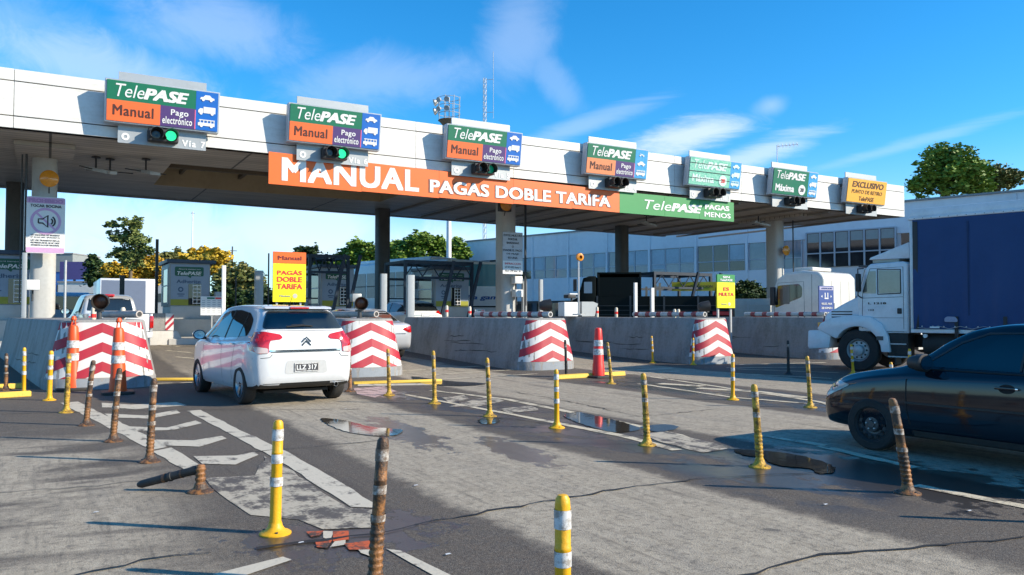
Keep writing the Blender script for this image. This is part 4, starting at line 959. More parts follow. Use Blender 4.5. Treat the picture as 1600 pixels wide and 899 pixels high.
# white control cabinets right of middle barrier
t = thing('control_cabinet', 'pair of small white cabinets in front of the dark truck cab', 'cabinet', (XA(893, 23), 23, gz(23)+1.2)); b = MB(); b.box(-.30, .28, 0, .4, 0, .50); b.build('cabinet', S_white, t, bevel=.02)
b = MB(); b.prism([(.45, 0), (1.0, 0), (1.15, .45), (.95, .52), (.45, .52)], 0, .4, 'y'); b.build('second_cabinet', S_alu, t)
t = thing('traffic_camera', 'small camera on a bracket above the white cabinet by the dark truck', 'camera', (XA(893, 23.1), 23.1, gz(23)+1.72)); b = MB(); b.box(-.2, .12, -.1, .2, .12, .24); b.cyl((0, 0, 0), (0, 0, .14), .03); b.build('body', M_plastic, t, bevel=.02); b = MB(); b.box(-.15, .2, -.12, .22, .25, .29); b.build('sun_shield', S_white, t)
for px, py, y, lab in ((343, 463, 32.5, 'grey camera housing right of the second toll booth'), (556, 466, 30, 'pale camera housing above the silver sedan'), (808, 438, 29.3, 'white junction box high on the right side of the middle column'), (809, 459, 29.3, 'larger white junction box low on the right side of the middle column'), (50, 446, 28.8, 'white box on the left column')):
    t = thing('equipment_box', lab, 'box', (XA(px, y), y, ZA(px, py, y))); b = MB(); b.box(-.19, .19, -.15, .2, -.15, .17); b.build('housing', S_white if 'white' in lab else S_alu, t, bevel=.03); b = MB(); b.cyl((0, .1, -.15), (0, .1, -.5), .03); b.build('bracket', M_dsteel, t)

# protective steel frames round the booths
def steel_frame(px0, px1, y, ptop, label, dp=2.2, rz=0):
    x0, x1 = XA(px0, y), XA(px1, y); zt = ZA((px0+px1)/2, ptop, y)-.4
    t = thing('steel_frame', label, 'frame', (x0, y, .40), rz, 'blue steel protection frames around the booths'); W = x1-x0
    b = MB()
    for xx in (0, W*.45, W-.06): b.box(xx-.06, xx+.06, 0, .12, zt-.12, zt-.121+.12) if False else None
    for yy_ in (0, dp):
        b.box(-.06, W+.06, yy_, yy_+.12, zt-.14, zt); b.box(-.05, W+.05, yy_+.01, yy_+.11, zt-.78, zt-.68)
    for xx in (0, W*.5, W): b.box(xx-.05, xx+.05, .13, dp-.01, zt-.13, zt-.01)
    b.build('top_beam', M_bframe, t)
    for xx in (0, W):
        for yy_ in (0, dp):
            b = MB(); b.box(xx-.06, xx+.06, yy_+.001, yy_+.119, 0, zt-.141); b.build('leg', M_bframe, t)
    for xx in (W*.45, W*.86):
        b = MB(); b.obox((xx+.25, -.35, zt*.5), .12, .10, zt*1.02, Matrix.Rotation(R_(8), 3, 'Y') @ Matrix.Rotation(R_(12), 3, 'X')); b.build('leaning_brace', M_bframe, t)
    b = MB()
    for k in range(4): b.cyl((W*k/4, .06, zt-.68), (W*(k+.5)/4, .06, zt-.14), .025); b.cyl((W*(k+.5)/4, .06, zt-.14), (W*(k+1)/4, .06, zt-.68), .025)
    for zz in (1.1, 1.7): b.box(.06, W-.06, dp+.02, dp+.08, zz, zz+.06)
    b.build('lattice', M_bframe, t)
steel_frame(484, 544, 32.0, 398, 'blue steel frame around the dim booth right of the yellow tariff sign')
steel_frame(634, 738, 31.0, 408, 'blue steel frame around the booth left of the middle column')
steel_frame(1024, 1112, 28.0, 426, 'blue steel frame rising behind the dark truck bed')
# small jersey block with stripes beside the second booth
p = G(250, 545, .3)
t = thing('striped_block', 'small grey block with red and white stripes left of the second toll booth', 'barrier', (XA(254, 31.5), 31.5, .38))
b = MB(); b.box(-.75, .38, 0, 1.6, .35, 1.1); b.build('block', M_conc, t, bevel=.02); b = MB(); b.box(.10, .38, -.012, -.002, .36, 1.09); b.build('white_field', M_chevw, t)
b = MB(); [b.prism([(.10, z_), (.38, z_+.3), (.38, z_+.42), (.10, z_+.12)], -.02, -.013, 'y') for z_ in (.40, .64)]; b.build('red_stripe', M_chevr, t)
t = thing('concrete_block', 'low sloped concrete block lying below the small striped block', 'barrier', (XA(244, 30), 30, .36), 8); b = MB(); b.prism([(-1.0, 0), (1.0, 0), (.72, .5), (-.72, .5)], 0, 1.2, 'y'); b.build('block', M_concl, t, bevel=.04)

# yellow kerbs
def kerb(p0, p1, label, w_=.14, h=.10):
    a, c = Vector(p0), Vector(p1); L_ = (c-a).length; rz = math.degrees(math.atan2(c.y-a.y, c.x-a.x))
    t = thing('kerb_bar', label, 'kerb', (a.x, a.y, gz(a.y)), rz, 'yellow kerb bars'); b = MB(); b.prism([(-w_/2, 0), (w_/2, 0), (w_/2-.02, h), (-w_/2+.02, h)], 0, L_, 'x'); o = b.build('bar', M_yellow_kerb, t, bevel=.012, segs=1); return t
k = gp((-20, 612), (36, 609), (-20, 624), (48, 620), (552, 601), (690, 597), (868, 593), (975, 587), (228, 598), (306, 598), (-20, 618), (40, 613))
kerb(k[0], k[1], 'yellow kerb bar at the left edge, the farther one'); kerb(k[2], k[3], 'yellow kerb bar at the left edge, the nearer one'); kerb(k[4], k[5], 'yellow kerb bar in front of the nose beside the white hatchback', .13, .06)
kerb(k[6], k[7], 'yellow kerb bar under the red cone'); kerb(k[8], k[9], 'yellow kerb bar between the leftmost nose and the white hatchback', .10, .06)

# ------------------------------------------------------------------ cones
def drum_cone(x, y, label, m, h=1.12, r0=.15, r1=.085, base=True, kn=True):
    t = thing('traffic_cone', label, 'traffic cone', (x, y, gz(y)))
    b = MB(); b.prism([(p.x, p.y) for p in rounded([(-.27, -.27), (.27, -.27), (.27, .27), (-.27, .27)], .12, 3)], .0, .05, 'z'); b.build('base', M_blk, t, bevel=.01)
    rr = lambda z: r0+(r1-r0)*(z-.05)/(h-.05)
    b = MB(); pr = [(rr(.05), .05)]
    for z in (.3, .32, .52, .54, .70, .72, .86, .88, h-.04): pr.append((rr(z)-(.006 if z in (.32, .54, .72) else 0), z))
    pr += [(rr(h)*.8, h), (.02, h+.01)]
    b.lathe(pr, n=28, caps=False); b.build('body', m, t, smooth=True)
    for z in (.56, .80) if base else (.52, .72):
        b = MB(); b.lathe([(rr(z)+.003, z), (rr(z+.14)+.003, z+.14)], n=28, caps=False); b.build('reflective_band', M_refl, t, smooth=True, fix=False)
    if kn:
        b = MB(); b.cyl((-.035, 0, h), (-.02, 0, h+.12), .012); b.cyl((.035, 0, h), (.02, 0, h+.12), .012); b.lathe([(.045, .10), (.055, .12), (.045, .15), (.035, .18), (0, .19)], (0, 0, h), n=14); b.build('handle', m, t, smooth=True)
    return t
p = G(113, 611); drum_cone(p.x, p.y, 'orange traffic cone post left of the other, in front of the leftmost striped nose', M_or, 1.22)
p = G(184, 616); drum_cone(p.x, p.y, 'orange traffic cone post right of the other, on a black base by the leftmost nose', M_or, 1.2)
p = G(935, 590); drum_cone(p.x, p.y, 'bright red slim cone in front of the fourth barrier', M_orr, 1.13, .145, .08, False, False)

# ------------------------------------------------------------------ delineator bollards
def bollard(bpx, tpx, kind, label, fat=1.0, seed=1, hmax=None):
    fat *= .94
    p = G(*bpx); p.z = gz(p.y)
    D = (p-_C).dot(_F); tp = atD(tpx[0], tpx[1], D); h = max(.45, min(1.0, tp.z-p.z)); lean = Vector((tp.x-p.x, tp.y-p.y, 0)); 
    rr = random.Random(seed)
    t = thing('bollard', label, 'bollard', (p.x, p.y, p.z), rr.uniform(0, 360) if False else 0, 'flexible lane delineator bollards')
    bodym = {'yellow': M_yel, 'grimy': M_yeld, 'brown': M_brn, 'black': M_blk}[kind]
    def sh(q): f = max(0, q[2]-.06)/(h-.06); f = f*(.75+.25*f); return (q[0]+lean.x*f, q[1]+lean.y*f, q[2])
    r = .0325*fat
    b = MB(); b.lathe([(.105, 0), (.105, .008), (.094, .016), (.064, .028), (.048, .052), (.043, .075)], n=26)
    b.build('base', bodym, t, smooth=True)
    b = MB(); 
    for k in range(3): a = 2*math.pi*k/3+.4; b.cyl((math.cos(a)*.080, math.sin(a)*.080, .016), (math.cos(a)*.080, math.sin(a)*.080, .028), .009, n=6)
    b.build('bolt', M_dsteel, t)
    pr = [(r*1.25, .06)]; z = .075
    if kind in ('brown', 'grimy', 'black'):
        while z < .06+.30*h: pr += [(r*1.20, z), (r*1.22, z+.010), (r*1.08, z+.017), (r*1.07, z+.026)]; z += .036
    pr += [(r*1.08, max(z, .09)), (r*1.05, .42*h), (r*1.14, .425*h), (r*1.14, .45*h), (r*1.03, .455*h), (r, .70*h), (r*1.06, .705*h), (r*1.06, .72*h), (r, .725*h), (r*.98, h-.05), (r*.9, h-.02), (r*.6, h-.004), (.004, h)]
    b = MB(); b.lathe(pr, n=18); b.v = [sh(q) for q in b.v]; b.build('shaft', bodym, t, smooth=True)
    fr = {'yellow': ((.82, .92), (.62, .70), (.42, .50)), 'grimy': ((.84, .91), (.60, .66)), 'brown': ((.84, .92), (.62, .68), (.44, .485)), 'black': ((.80, .88),)}[kind]
    for a0, a1 in fr:
        b = MB(); b.lathe([(r*1.035+.002, a0*h), (r*1.03+.002, a1*h)], n=18, caps=False); 
        if .38 < a0 < .46: b.v = [(q[0]*1.12, q[1]*1.12, q[2]) for q in b.v]
        b.v = [sh(q) for q in b.v]; b.build('reflective_band', M_refl if kind == 'yellow' else M_refw, t, smooth=True, fix=False)
    return t
bl = [((430, 834), (435, 656), 'yellow', 'clean yellow bollard with three white bands beside the worn white paint', 1.15),
      ((586, 918), (599, 682), 'brown', 'scuffed brown bollard in the foreground cut off by the bottom edge', 1.1),
      ((880, 1068), (879, 772), 'yellow', 'yellow bollard in the foreground, nearest the camera, cut off by the bottom edge', 1.05),
      ((234, 722), (241, 591), 'brown', 'scuffed brown bollard left of the white chevrons, largest of the left row', 1.05),
      ((177, 690), (187, 575), 'brown', 'scuffed brown bollard leaning right, second largest of the left row', 1.05),
      ((135, 665), (146, 563), 'brown', 'scuffed brown bollard in front of the leftmost nose', 1.05),
      ((104, 645), (108, 552), 'grimy', 'yellow bollard ringed with black grime in front of the left orange cone', 1.1),
      ((77, 626), (80, 548), 'yellow', 'clean yellow bollard just left of the orange cones', 1.25),
      ((37, 618), (38, 543), 'yellow', 'yellow bollard standing by the left yellow kerb bars', 1.0),
      ((9, 612), (10, 552), 'brown', 'brown bollard at the left edge of the road', 1.0),
      ((608, 618), (606, 545), 'grimy', 'grimy yellow bollard in front of the second striped nose', 1.0),
      ((679, 631), (677, 548), 'grimy', 'grimy yellow bollard at the end of the middle yellow kerb bar', 1.0),
      ((765, 651), (761, 559), 'grimy', 'grimy yellow bollard standing in the small puddle', 1.0),
      ((870, 669), (869, 577), 'yellow', 'clean yellow bollard left of the blue puddle', 1.0),
      ((1011, 696), (1005, 583), 'grimy', 'grimy yellow bollard on the cream gore line', 1.05),
      ((1187, 730), (1178, 600), 'grimy', 'grimy yellow bollard at the edge of the big puddle', 1.05),
      ((1418, 771), (1394, 622), 'brown', 'brown bollard leaning left in front of the dark car', 1.15),
      ((885, 590), (883, 531), 'black', 'black bollard in front of the third striped nose', 1.0),
      ((955, 600), (949, 535), 'grimy', 'grimy bollard leaning left just right of the red cone', 1.0),
      ((931, 572), (931, 521), 'yellow', 'thin yellow bollard partly hidden behind the red cone', .9),
      ((1020, 569), (1018, 525), 'yellow', 'yellow bollard in front of the flank of the fourth barrier', 1.0),
      ((1083, 571), (1083, 528), 'yellow', 'yellow bollard in front of the fourth striped nose', 1.0),
      ((1145, 625), (1145, 553), 'yellow', 'yellow bollard between the fourth nose and the dark car', 1.0),
      ((1232, 585), (1231, 532), 'black', 'black bollard with one white band left of the white truck', 1.0),
      ((1266, 637), (1261, 556), 'grimy', 'grimy yellow bollard between the white truck and the black car nose', 1.0),
      ((1333, 585), (1330, 538), 'yellow', 'yellow bollard in front of the truck front wheel', 1.0),
      ((1422, 598), (1421, 545), 'yellow', 'yellow bollard showing above the black car windscreen base', 1.0),
      ((1394, 612), (1392, 566), 'yellow', 'yellow bollard barely showing above the black car bonnet', 1.0),
      ((547, 612), (545, 537), 'brown', 'brown bollard touching the right rear corner of the white hatchback', 1.0),
      ((562, 560), (563, 520), 'brown', 'thin brown bollard hidden behind the second striped nose', .9)]
for i, q in enumerate(bl[:-1]): bollard(*q, seed=i)
# the fallen bollard: a ribbed stub still bolted down, the tube folded over onto the road
p = G(313, 769); t = thing('bollard', 'broken brown bollard folded over onto the road near the worn paint', 'bollard', (p.x, p.y, 0), 0, 'flexible lane delineator bollards')
b = MB(); b.lathe([(.105, 0), (.105, .008), (.09, .018), (.06, .03), (.045, .07)], n=26); b.build('base', M_brn, t, smooth=True)
b = MB(); pr = []; z = .06
while z < .20: pr += [(.042, z), (.045, z+.012), (.037, z+.02), (.036, z+.028)]; z += .04
b.lathe(pr+[(.038, .21), (.025, .225)], n=18); b.build('stub', M_brn, t, smooth=True)
e = G(216, 757, .05); e2 = Vector((e.x-p.x, e.y-p.y, .045)); s0 = Vector((0, 0, .19)); d = (e2-s0)
b = MB(); b.lathe([(.034, 0), (.038, .05), (.034, .1), (.034, d.length*.45), (.039, d.length*.46), (.039, d.length*.5), (.034, d.length*.51), (.032, d.length-.03), (.02, d.length)], s0, d, 18); b.build('shaft', M_blk, t, smooth=True)
b = MB(); b.lathe([(.037, d.length*.55), (.037, d.length*.60)], s0, d, 18, False); b.lathe([(.037, d.length*.28), (.037, d.length*.31)], s0, d, 18, False); b.build('reflective_band', M_brn, t, smooth=True, fix=False)
# bollards just outside the frame whose shadows fall across the road
for i, (x, y, lab) in enumerate(((6.55, 2.55, 'brown bollard beyond the right edge whose shadow crosses the road'),)):
    q = bollard((1418, 771), (1400, 622), 'brown', lab, seed=77); q.location = (x, y, 0)

# ------------------------------------------------------------------ vehicles
def pchip(x, y, xq):
    x = np.array(x, float); y = np.array(y, float); h = np.diff(x); d = np.diff(y)/h; m = np.zeros(len(x))
    for i in range(1, len(x)-1):
        if d[i-1]*d[i] > 0: w1 = 2*h[i]+h[i-1]; w2 = h[i]+2*h[i-1]; m[i] = (w1+w2)/(w1/d[i-1]+w2/d[i])
    m[0], m[-1] = d[0], d[-1]; k = np.clip(np.searchsorted(x, xq)-1, 0, len(x)-2); t = (xq-x[k])/h[k]
    return (2*t**3-3*t**2+1)*y[k]+(t**3-2*t**2+t)*h[k]*m[k]+(-2*t**3+3*t**2)*y[k+1]+(t**3-t**2)*h[k]*m[k+1]
def car_body(t, st, wheels, paint, name='body', dark_below=.0, n=72, archr=.345, hub=.30, archdepth=.28):
    """st rows: y, zbottom, zbelt, ztop, halfwidth, roof halfwidth; y ascending"""
    st = np.array(sorted(st)); y0, y1 = st[0, 0], st[-1, 0]; u = np.linspace(0, 1, n); yq = y0+(y1-y0)*(.5-.5*np.cos(math.pi*u))*.55+(y1-y0)*u*.45
    c = [pchip(st[:, 0], st[:, i], yq) for i in range(1, 6)]
    b = MB(); rings = []
    for i, y in enumerate(yq):
        zb, zw, zt, w_, wr = [q[i] for q in c]; hh = zw-zb
        gh = max(.02, zt-zw)
        pr = [(0, zb), (.55*w_, zb), (.86*w_, zb+.01), (.955*w_, zb+.05), (.985*w_, zb+.30*hh), (w_, zb+.55*hh), (w_*.995, zb+.78*hh), (.975*w_, zw-.05*min(1, hh)), (.94*w_, zw),
              (.94*w_+(wr-.94*w_)*.45, zw+gh*.47), (wr+.02, zt-gh*.14), (wr-.05, zt-gh*.035), (wr*.6, zt-.004), (0, zt)]
        sm = smoothpts(pr, 2, closed=False); rings.append([(p.x, p.y) for p in sm])
    k = len(rings[0]); full = 2*(k-1)
    for i, y in enumerate(yq):
        L_ = [(-x, y, z) for x, z in rings[i][1:-1]][::-1]
        b.v += [(x, y, z) for x, z in rings[i]]+L_
    for i in range(n-1):
        for j in range(full): j2 = (j+1) % full; b.f.append((i*full+j, i*full+j2, (i+1)*full+j2, (i+1)*full+j)); b.mi.append(0)
    b.f.append(tuple(range(full))); b.mi.append(0); b.f.append(tuple((n-1)*full+i for i in range(full))); b.mi.append(0)
    o = b.build(name, [paint, M_plastic], t, smooth=False)
    cb = MB(); W = st[:, 4].max()
    for wy in wheels:
        for s in (-1, 1): cb.lathe([(archr, 0), (archr, archdepth+.2)], (s*(W-archdepth), wy, hub), (s, 0, 0), 30)
    cut = cb.build('cut', [paint, M_plastic], None, fix=True); cut.data.polygons.foreach_set('material_index', [1]*len(cut.data.polygons))
    md = o.modifiers.new('b', 'BOOLEAN'); md.object = cut; md.operation = 'DIFFERENCE'; md.solver = 'EXACT'
    dg = bpy.context.evaluated_depsgraph_get(); dg.update(); me = bpy.data.meshes.new_from_object(o.evaluated_get(dg)); o.modifiers.clear(); o.data = me; me.name = name
    bpy.data.objects.remove(cut)
    if dark_below:
        for p in me.polygons:
            if p.center.z < dark_below(p.center) if callable(dark_below) else p.center.z < dark_below: p.material_index = 1
    me.polygons.foreach_set('use_smooth', [True]*len(me.polygons)); me.set_sharp_from_angle(angle=R_(42))
    return o
def carve(o, cutters):
    """hollow a solid body: each cutter is a closed MB; returns nothing, edits the mesh"""
    for cm in cutters:
        cut = cm.build('cut', [M_plastic, M_plastic], None, fix=True); cut.data.polygons.foreach_set('material_index', [1]*len(cut.data.polygons))
        if len(o.data.materials) < 2: o.data.materials.append(M_plastic)
        md = o.modifiers.new('b', 'BOOLEAN'); md.object = cut; md.operation = 'DIFFERENCE'; md.solver = 'EXACT'
        dg = bpy.context.evaluated_depsgraph_get(); dg.update(); me = bpy.data.meshes.new_from_object(o.evaluated_get(dg)); nm = o.data.name; o.modifiers.clear(); o.data = me; me.name = nm
        bpy.data.objects.remove(cut)
    o.data.polygons.foreach_set('use_smooth', [True]*len(o.data.polygons)); o.data.set_sharp_from_angle(angle=R_(42))
def cabin(t, body, box, sides, rear=None, front=None, seats=((-.36, -.15), (.36, -.15), (-.36, -.95), (.36, -.95)), seat_z=.50, wheel_y=.45):
    x0, x1, y0, y1, z0, z1, tx = box; cs = []
    c = MB(); c.add([(x0, y0, z0), (x1, y0, z0), (x1, y1, z0), (x0, y1, z0), (x0*tx, y0*.92, z1), (x1*tx, y0*.92, z1), (x1*tx, y1*.45, z1), (x0*tx, y1*.45, z1)], [(0, 3, 2, 1), (4, 5, 6, 7), (0, 1, 5, 4), (1, 2, 6, 5), (2, 3, 7, 6), (3, 0, 4, 7)]); cs.append(c)
    for p in sides: c = MB(); c.prism([tuple(q) for q in p], -1.6, 1.6, 'x'); cs.append(c)
    if rear: c = MB(); c.prism([tuple(q) for q in rear], -3.2, y0*.55, 'y'); cs.append(c)
    if front: c = MB(); c.prism([tuple(q) for q in front], y1*.2, 3.0, 'y'); cs.append(c)
    carve(body, cs)
    for sx_, sy_ in seats:
        b = MB(); b.box(sx_-.22, sx_+.22, sy_-.05, sy_+.42, seat_z-.12, seat_z+.06); b.prism([(sy_-.10, seat_z-.05), (sy_+.04, seat_z), (sy_-.10, seat_z+.52), (sy_-.20, seat_z+.50)], sx_-.22, sx_+.22, 'x'); b.box(sx_-.12, sx_+.12, sy_-.21, sy_-.12, seat_z+.55, seat_z+.72); b.build('seat', M_seat, t, bevel=.03)
    b = MB(); 
    for k in range(20):
        a0, a1 = 2*math.pi*k/20, 2*math.pi*(k+1)/20; b.cyl((-.36+.18*math.cos(a0), wheel_y+.06*math.sin(a0), seat_z+.36+.17*math.sin(a0)), (-.36+.18*math.cos(a1), wheel_y+.06*math.sin(a1), seat_z+.36+.17*math.sin(a1)), .014, n=6)
    b.build('steering_wheel', M_plastic, t)
def wheel(t, x, y, r, wd, rimm, style='alloy', name='wheel', hubr=None):
    """outer face towards the sign of x"""
    s = 1 if x > 0 else -1; hr = hubr or r*.66
    ax = (s, 0, 0); c = (x-s*wd, y, r)
    b = MB(); b.lathe([(hr, .0), (r*.94, 0), (r*.985, wd*.10), (r, wd*.28), (r, wd*.72), (r*.985, wd*.9), (r*.93, wd*.985), (hr*1.06, wd), (hr, wd*.93)], c, ax, 40, False); o = b.build(name, M_tyre, t, smooth=True)
    b = MB(); b.lathe([(hr*1.02, wd*.90), (hr*.98, wd*.93), (hr*.93, wd*.80), (hr*.90, wd*.35)], c, ax, 36, False); b.lathe([(hr*.90, wd*.35), (0, wd*.34)], c, ax, 36, False)
    if style == 'alloy':
        bd_ = MB(); bd_.lathe([(hr*.89, wd*.42), (0, wd*.41)], c, ax, 30, False); bd_.build('brake_disc', M_dsteel, o, fix=True)
        for k in range(5):
            a = 2*math.pi*k/5+.3
            for da in (-.13, .13):
                p0 = Vector((c[0]+s*wd*.78, c[1]+math.cos(a)*hr*.15, c[2]+math.sin(a)*hr*.15)); p1 = Vector((c[0]+s*wd*.84, c[1]+math.cos(a+da*1.4)*hr*.95, c[2]+math.sin(a+da*1.4)*hr*.95))
                d = p1-p0; q = d.to_track_quat('X', 'Z').to_matrix(); b.obox((p0+p1)/2, d.length, hr*.13, wd*.14, Matrix(((0,)*3,)*3) if False else q)
        b.lathe([(hr*.2, wd*.70), (hr*.2, wd*.86), (0, wd*.88)], c, ax, 16, False)
    elif style == 'steel':
        b.lathe([(hr*.94, wd*.70), (hr*.84, wd*.78), (hr*.70, wd*.80), (hr*.60, wd*.66), (hr*.48, wd*.64), (hr*.42, wd*.84), (hr*.24, wd*.86), (hr*.20, wd*.94), (0, wd*.94)], c, ax, 36, False)
    elif style == 'truck':
        b.lathe([(hr*.92, wd*.40), (hr*.80, wd*.62), (hr*.5, wd*.66), (hr*.42, wd*.95), (hr*.30, wd*1.02), (0, wd*1.03)], c, ax, 36, False)
    ro = b.build('rim', rimm, o, smooth=True)
    if style in ('truck', 'steel'):
        b = MB(); nn = 10 if style == 'truck' else 12; rr_ = hr*(.66 if style == 'truck' else .76); zz = wd*(.655 if style == 'truck' else .795)
        for k in range(nn): a = 2*math.pi*k/nn; b.cyl((c[0]+s*zz, c[1]+math.cos(a)*rr_, c[2]+math.sin(a)*rr_), (c[0]+s*(zz+.012), c[1]+math.cos(a)*rr_, c[2]+math.sin(a)*rr_), hr*.085, n=10)
        b.build('vent_hole', M_gap, ro)
    if style in ('truck', 'steel', 'alloy'):
        b = MB(); nn = 5 if style != 'truck' else 10; rr_ = hr*(.14 if style == 'alloy' else .30 if style == 'steel' else .37); zz = wd*(.86 if style == 'alloy' else .87 if style == 'steel' else .97)
        for k in range(nn): a = 2*math.pi*k/nn+.2; b.cyl((c[0]+s*(zz-.01), c[1]+math.cos(a)*rr_, c[2]+math.sin(a)*rr_), (c[0]+s*(zz+.015), c[1]+math.cos(a)*rr_, c[2]+math.sin(a)*rr_), hr*.035+.003, n=6)
        b.build('wheel_nut', M_gsteel if style != 'alloy' else M_dsteel, ro)
    return o
def mirror(t, x, y, z, m, s=1.0, arm=True):
    sg = 1 if x > 0 else -1
    b = MB(); b.lathe([(0, -.10*s), (.07*s, -.08*s), (.10*s, 0), (.105*s, .06*s), (.095*s, .07*s)], (0, 0, 0), (0, -1, 0), 18); b.v = [(x+sg*.10*s+p[0]*1.15, y+p[1], z+.03+p[2]*.85) for p in b.v]; o = b.build('door_mirror', m, t, smooth=True)
    b = MB(); b.lathe([(.085*s, .075*s), (0, .073*s)], (0, 0, 0), (0, -1, 0), 18, False); b.v = [(x+sg*.10*s+p[0]*1.15, y+p[1], z+.03+p[2]*.85) for p in b.v]; b.build('mirror_glass', M_chrome, o, fix=False)
    b = MB(); b.obox((x+sg*.01, y+.02, z-.03), .12, .06, .05, Matrix.Rotation(0, 3, 'X')); b.build('mirror_arm', M_plastic, o, bevel=.01)
def handle(t, x, y, z, m, L_=.16):
    s = 1 if x > 0 else -1; b = MB(); b.box(x+s*.012 if s > 0 else x-.03, x+.03 if s > 0 else x-.012, y-L_/2, y+L_/2, z-.012, z+.014); b.build('door_handle', m, t, bevel=.006)
def plate(bv, t, cx, cz, txt, wd=.40, ht=.13, axis='-y', yback=None, m=None):
    pl = patch(bv, [(cx-wd/2, cz-ht/2), (cx+wd/2, cz-ht/2), (cx+wd/2, cz+ht/2), (cx-wd/2, cz+ht/2)], axis, 'licence_plate', m or mat('plate_dark', (.05, .05, .055), .4, dirt=0), t, .006, .1, .006)
    ymin = min(v.co.y for v in pl.data.vertices)-.003
    b = MB(); b.box(cx-wd/2, cx+wd/2, ymin-.004, ymin-.001, cz+ht/2-.014, cz+ht/2); b.box(cx-wd/2, cx+wd/2, ymin-.004, ymin-.001, cz-ht/2, cz-ht/2+.012); b.box(cx-wd/2, cx-wd/2+.01, ymin-.004, ymin-.001, cz-ht/2+.013, cz+ht/2-.015); b.box(cx+wd/2-.01, cx+wd/2, ymin-.004, ymin-.001, cz-ht/2+.013, cz+ht/2-.015); b.build('plate_border', M_refl, pl)
    text(pl, txt, S_white, cx-wd*.42, cx+wd*.42, cz-ht*.28, cz+ht*.28, ymin-.003, bold=.02, depth=.002); return pl

# --- white hatchback (rear view)
car = thing('hatchback_car', 'white hatchback seen from behind, driving into the lane with bright red tail lamps', 'car', (3.42, 14.72, 0), 6.0); car.scale = (1, 1, 1.055)
st = [(-1.97, .44, .78, .86, .62, .50), (-1.965, .40, .84, .92, .70, .56), (-1.94, .34, .93, 1.0, .76, .60), (-1.90, .30, .99, 1.10, .80, .615), (-1.85, .27, 1.01, 1.19, .825, .615), (-1.74, .25, 1.02, 1.33, .845, .60), (-1.60, .24, 1.015, 1.435, .855, .59), (-1.42, .23, 1.01, 1.485, .862, .585),
      (-1.0, .21, .99, 1.525, .866, .585), (-.3, .20, .97, 1.54, .866, .585), (.3, .20, .955, 1.515, .866, .575), (.62, .20, .95, 1.44, .866, .57), (.95, .20, .945, 1.24, .862, .60), (1.28, .20, .92, 1.03, .85, .66), (1.55, .21, .87, .95, .82, .66), (1.80, .24, .78, .85, .75, .58), (1.92, .28, .66, .72, .65, .48), (1.97, .34, .55, .60, .55, .40)]
body = car_body(car, st, (-1.26, 1.20), M_carw, dark_below=lambda c: c.z < (.33 if c.y < -1.5 else .235))
bv = make_bvh(body)
for s, r in ((-1, 'x'), (1, 'x')):
    ax = '-x' if s < 0 else '+x'
    pl = [(-1.46, 1.05), (-1.50, 1.16), (-1.42, 1.30), (-1.15, 1.40), (-.6, 1.45), (0, 1.44), (.38, 1.38), (.80, 1.14), (.98, 1.0), (.90, .985), (-.9, 1.02)]
    gl = patch(bv, [(p.x, p.y) for p in rounded(pl, .06)], ax, 'side_window', M_tint, car, .004, .06)
    seam(bv, [(-.32, 1.0), (-.36, 1.45)], .055, ax, 'window_pillar', M_gap, gl, .007); seam(bv, [(-1.05, 1.02), (-1.10, 1.41)], .03, ax, 'window_pillar', M_gap, gl, .007)
    seam(bv, [(.86, .98), (.80, .80), (.82, .5), (.76, .27)], .009, ax, 'door_seam', M_gap, car, .002); seam(bv, [(-.30, 1.0), (-.30, .6), (-.34, .27)], .009, ax, 'door_seam', M_gap, car, .002)
    seam(bv, [(-1.02, 1.02), (-.98, .8), (-.90, .62), (-.84, .48), (-.84, .28)], .009, ax, 'door_seam', M_gap, car, .002)
    seam(bv, [(.78, .255), (-.86, .255)], .045, ax, 'sill', M_carw, car, .012)
    handle(car, s*.853, -.16, .90, M_carw); handle(car, s*.853, -.92, .92, M_carw)
    mirror(car, s*.86, .78, 1.0, M_plastic if s > 0 else mat('mirror_navy', (.02, .03, .06), .2, dirt=0, coat=.8), .95)
    # tail lamps wrap round the corner
    tl = [(s*.88, .86), (s*.88, 1.10), (s*.66, 1.12), (s*.42, 1.075), (s*.38, 1.03), (s*.42, 1.0), (s*.585, .985), (s*.61, .93), (s*.62, .80), (s*.76, .79)]
    lamp = patch(bv, [(p.x, p.y) for p in rounded(tl[::s], .018)], '-y', 'tail_lamp', M_tail, car, .012, .045)
    patch(bv, [(p.x, p.y) for p in rounded([(s*.63, .80), (s*.63, .87), (s*.82, .90), (s*.80, .80)][::-s], .02)], '-y', 'clear_lens', M_taill, lamp, .018, .05)
    patch(bv, [(p.x, p.y) for p in rounded([(-1.93, .82), (-1.84, .84), (-1.70, 1.02), (-1.68, 1.11), (-1.78, 1.11), (-1.90, 1.04)], .03)], ax, 'lamp_side', M_tail, lamp, .010, .05)
    b = MB()
    b.lathe([(.30*0+.03, 0), (.05, .0)], (s*.5, -1.99, .38), (0, -1, 0), 8) if False else None
rw = patch(bv, [(p.x, p.y) for p in rounded([(-.68, 1.155), (.68, 1.155), (.615, 1.30), (.54, 1.425), (-.54, 1.425), (-.615, 1.30)], .06)], '-y', 'rear_window', M_tint, car, .016, .05)
seam(bv, [(-.30, 1.185), (0, 1.20), (.14, 1.19)], .016, '-y', 'wiper', M_gap, rw, .032)
seam(bv, [(-.22, 1.205), (.0, 1.212)], .008, '-y', 'wiper_blade', M_gap, rw, .040)
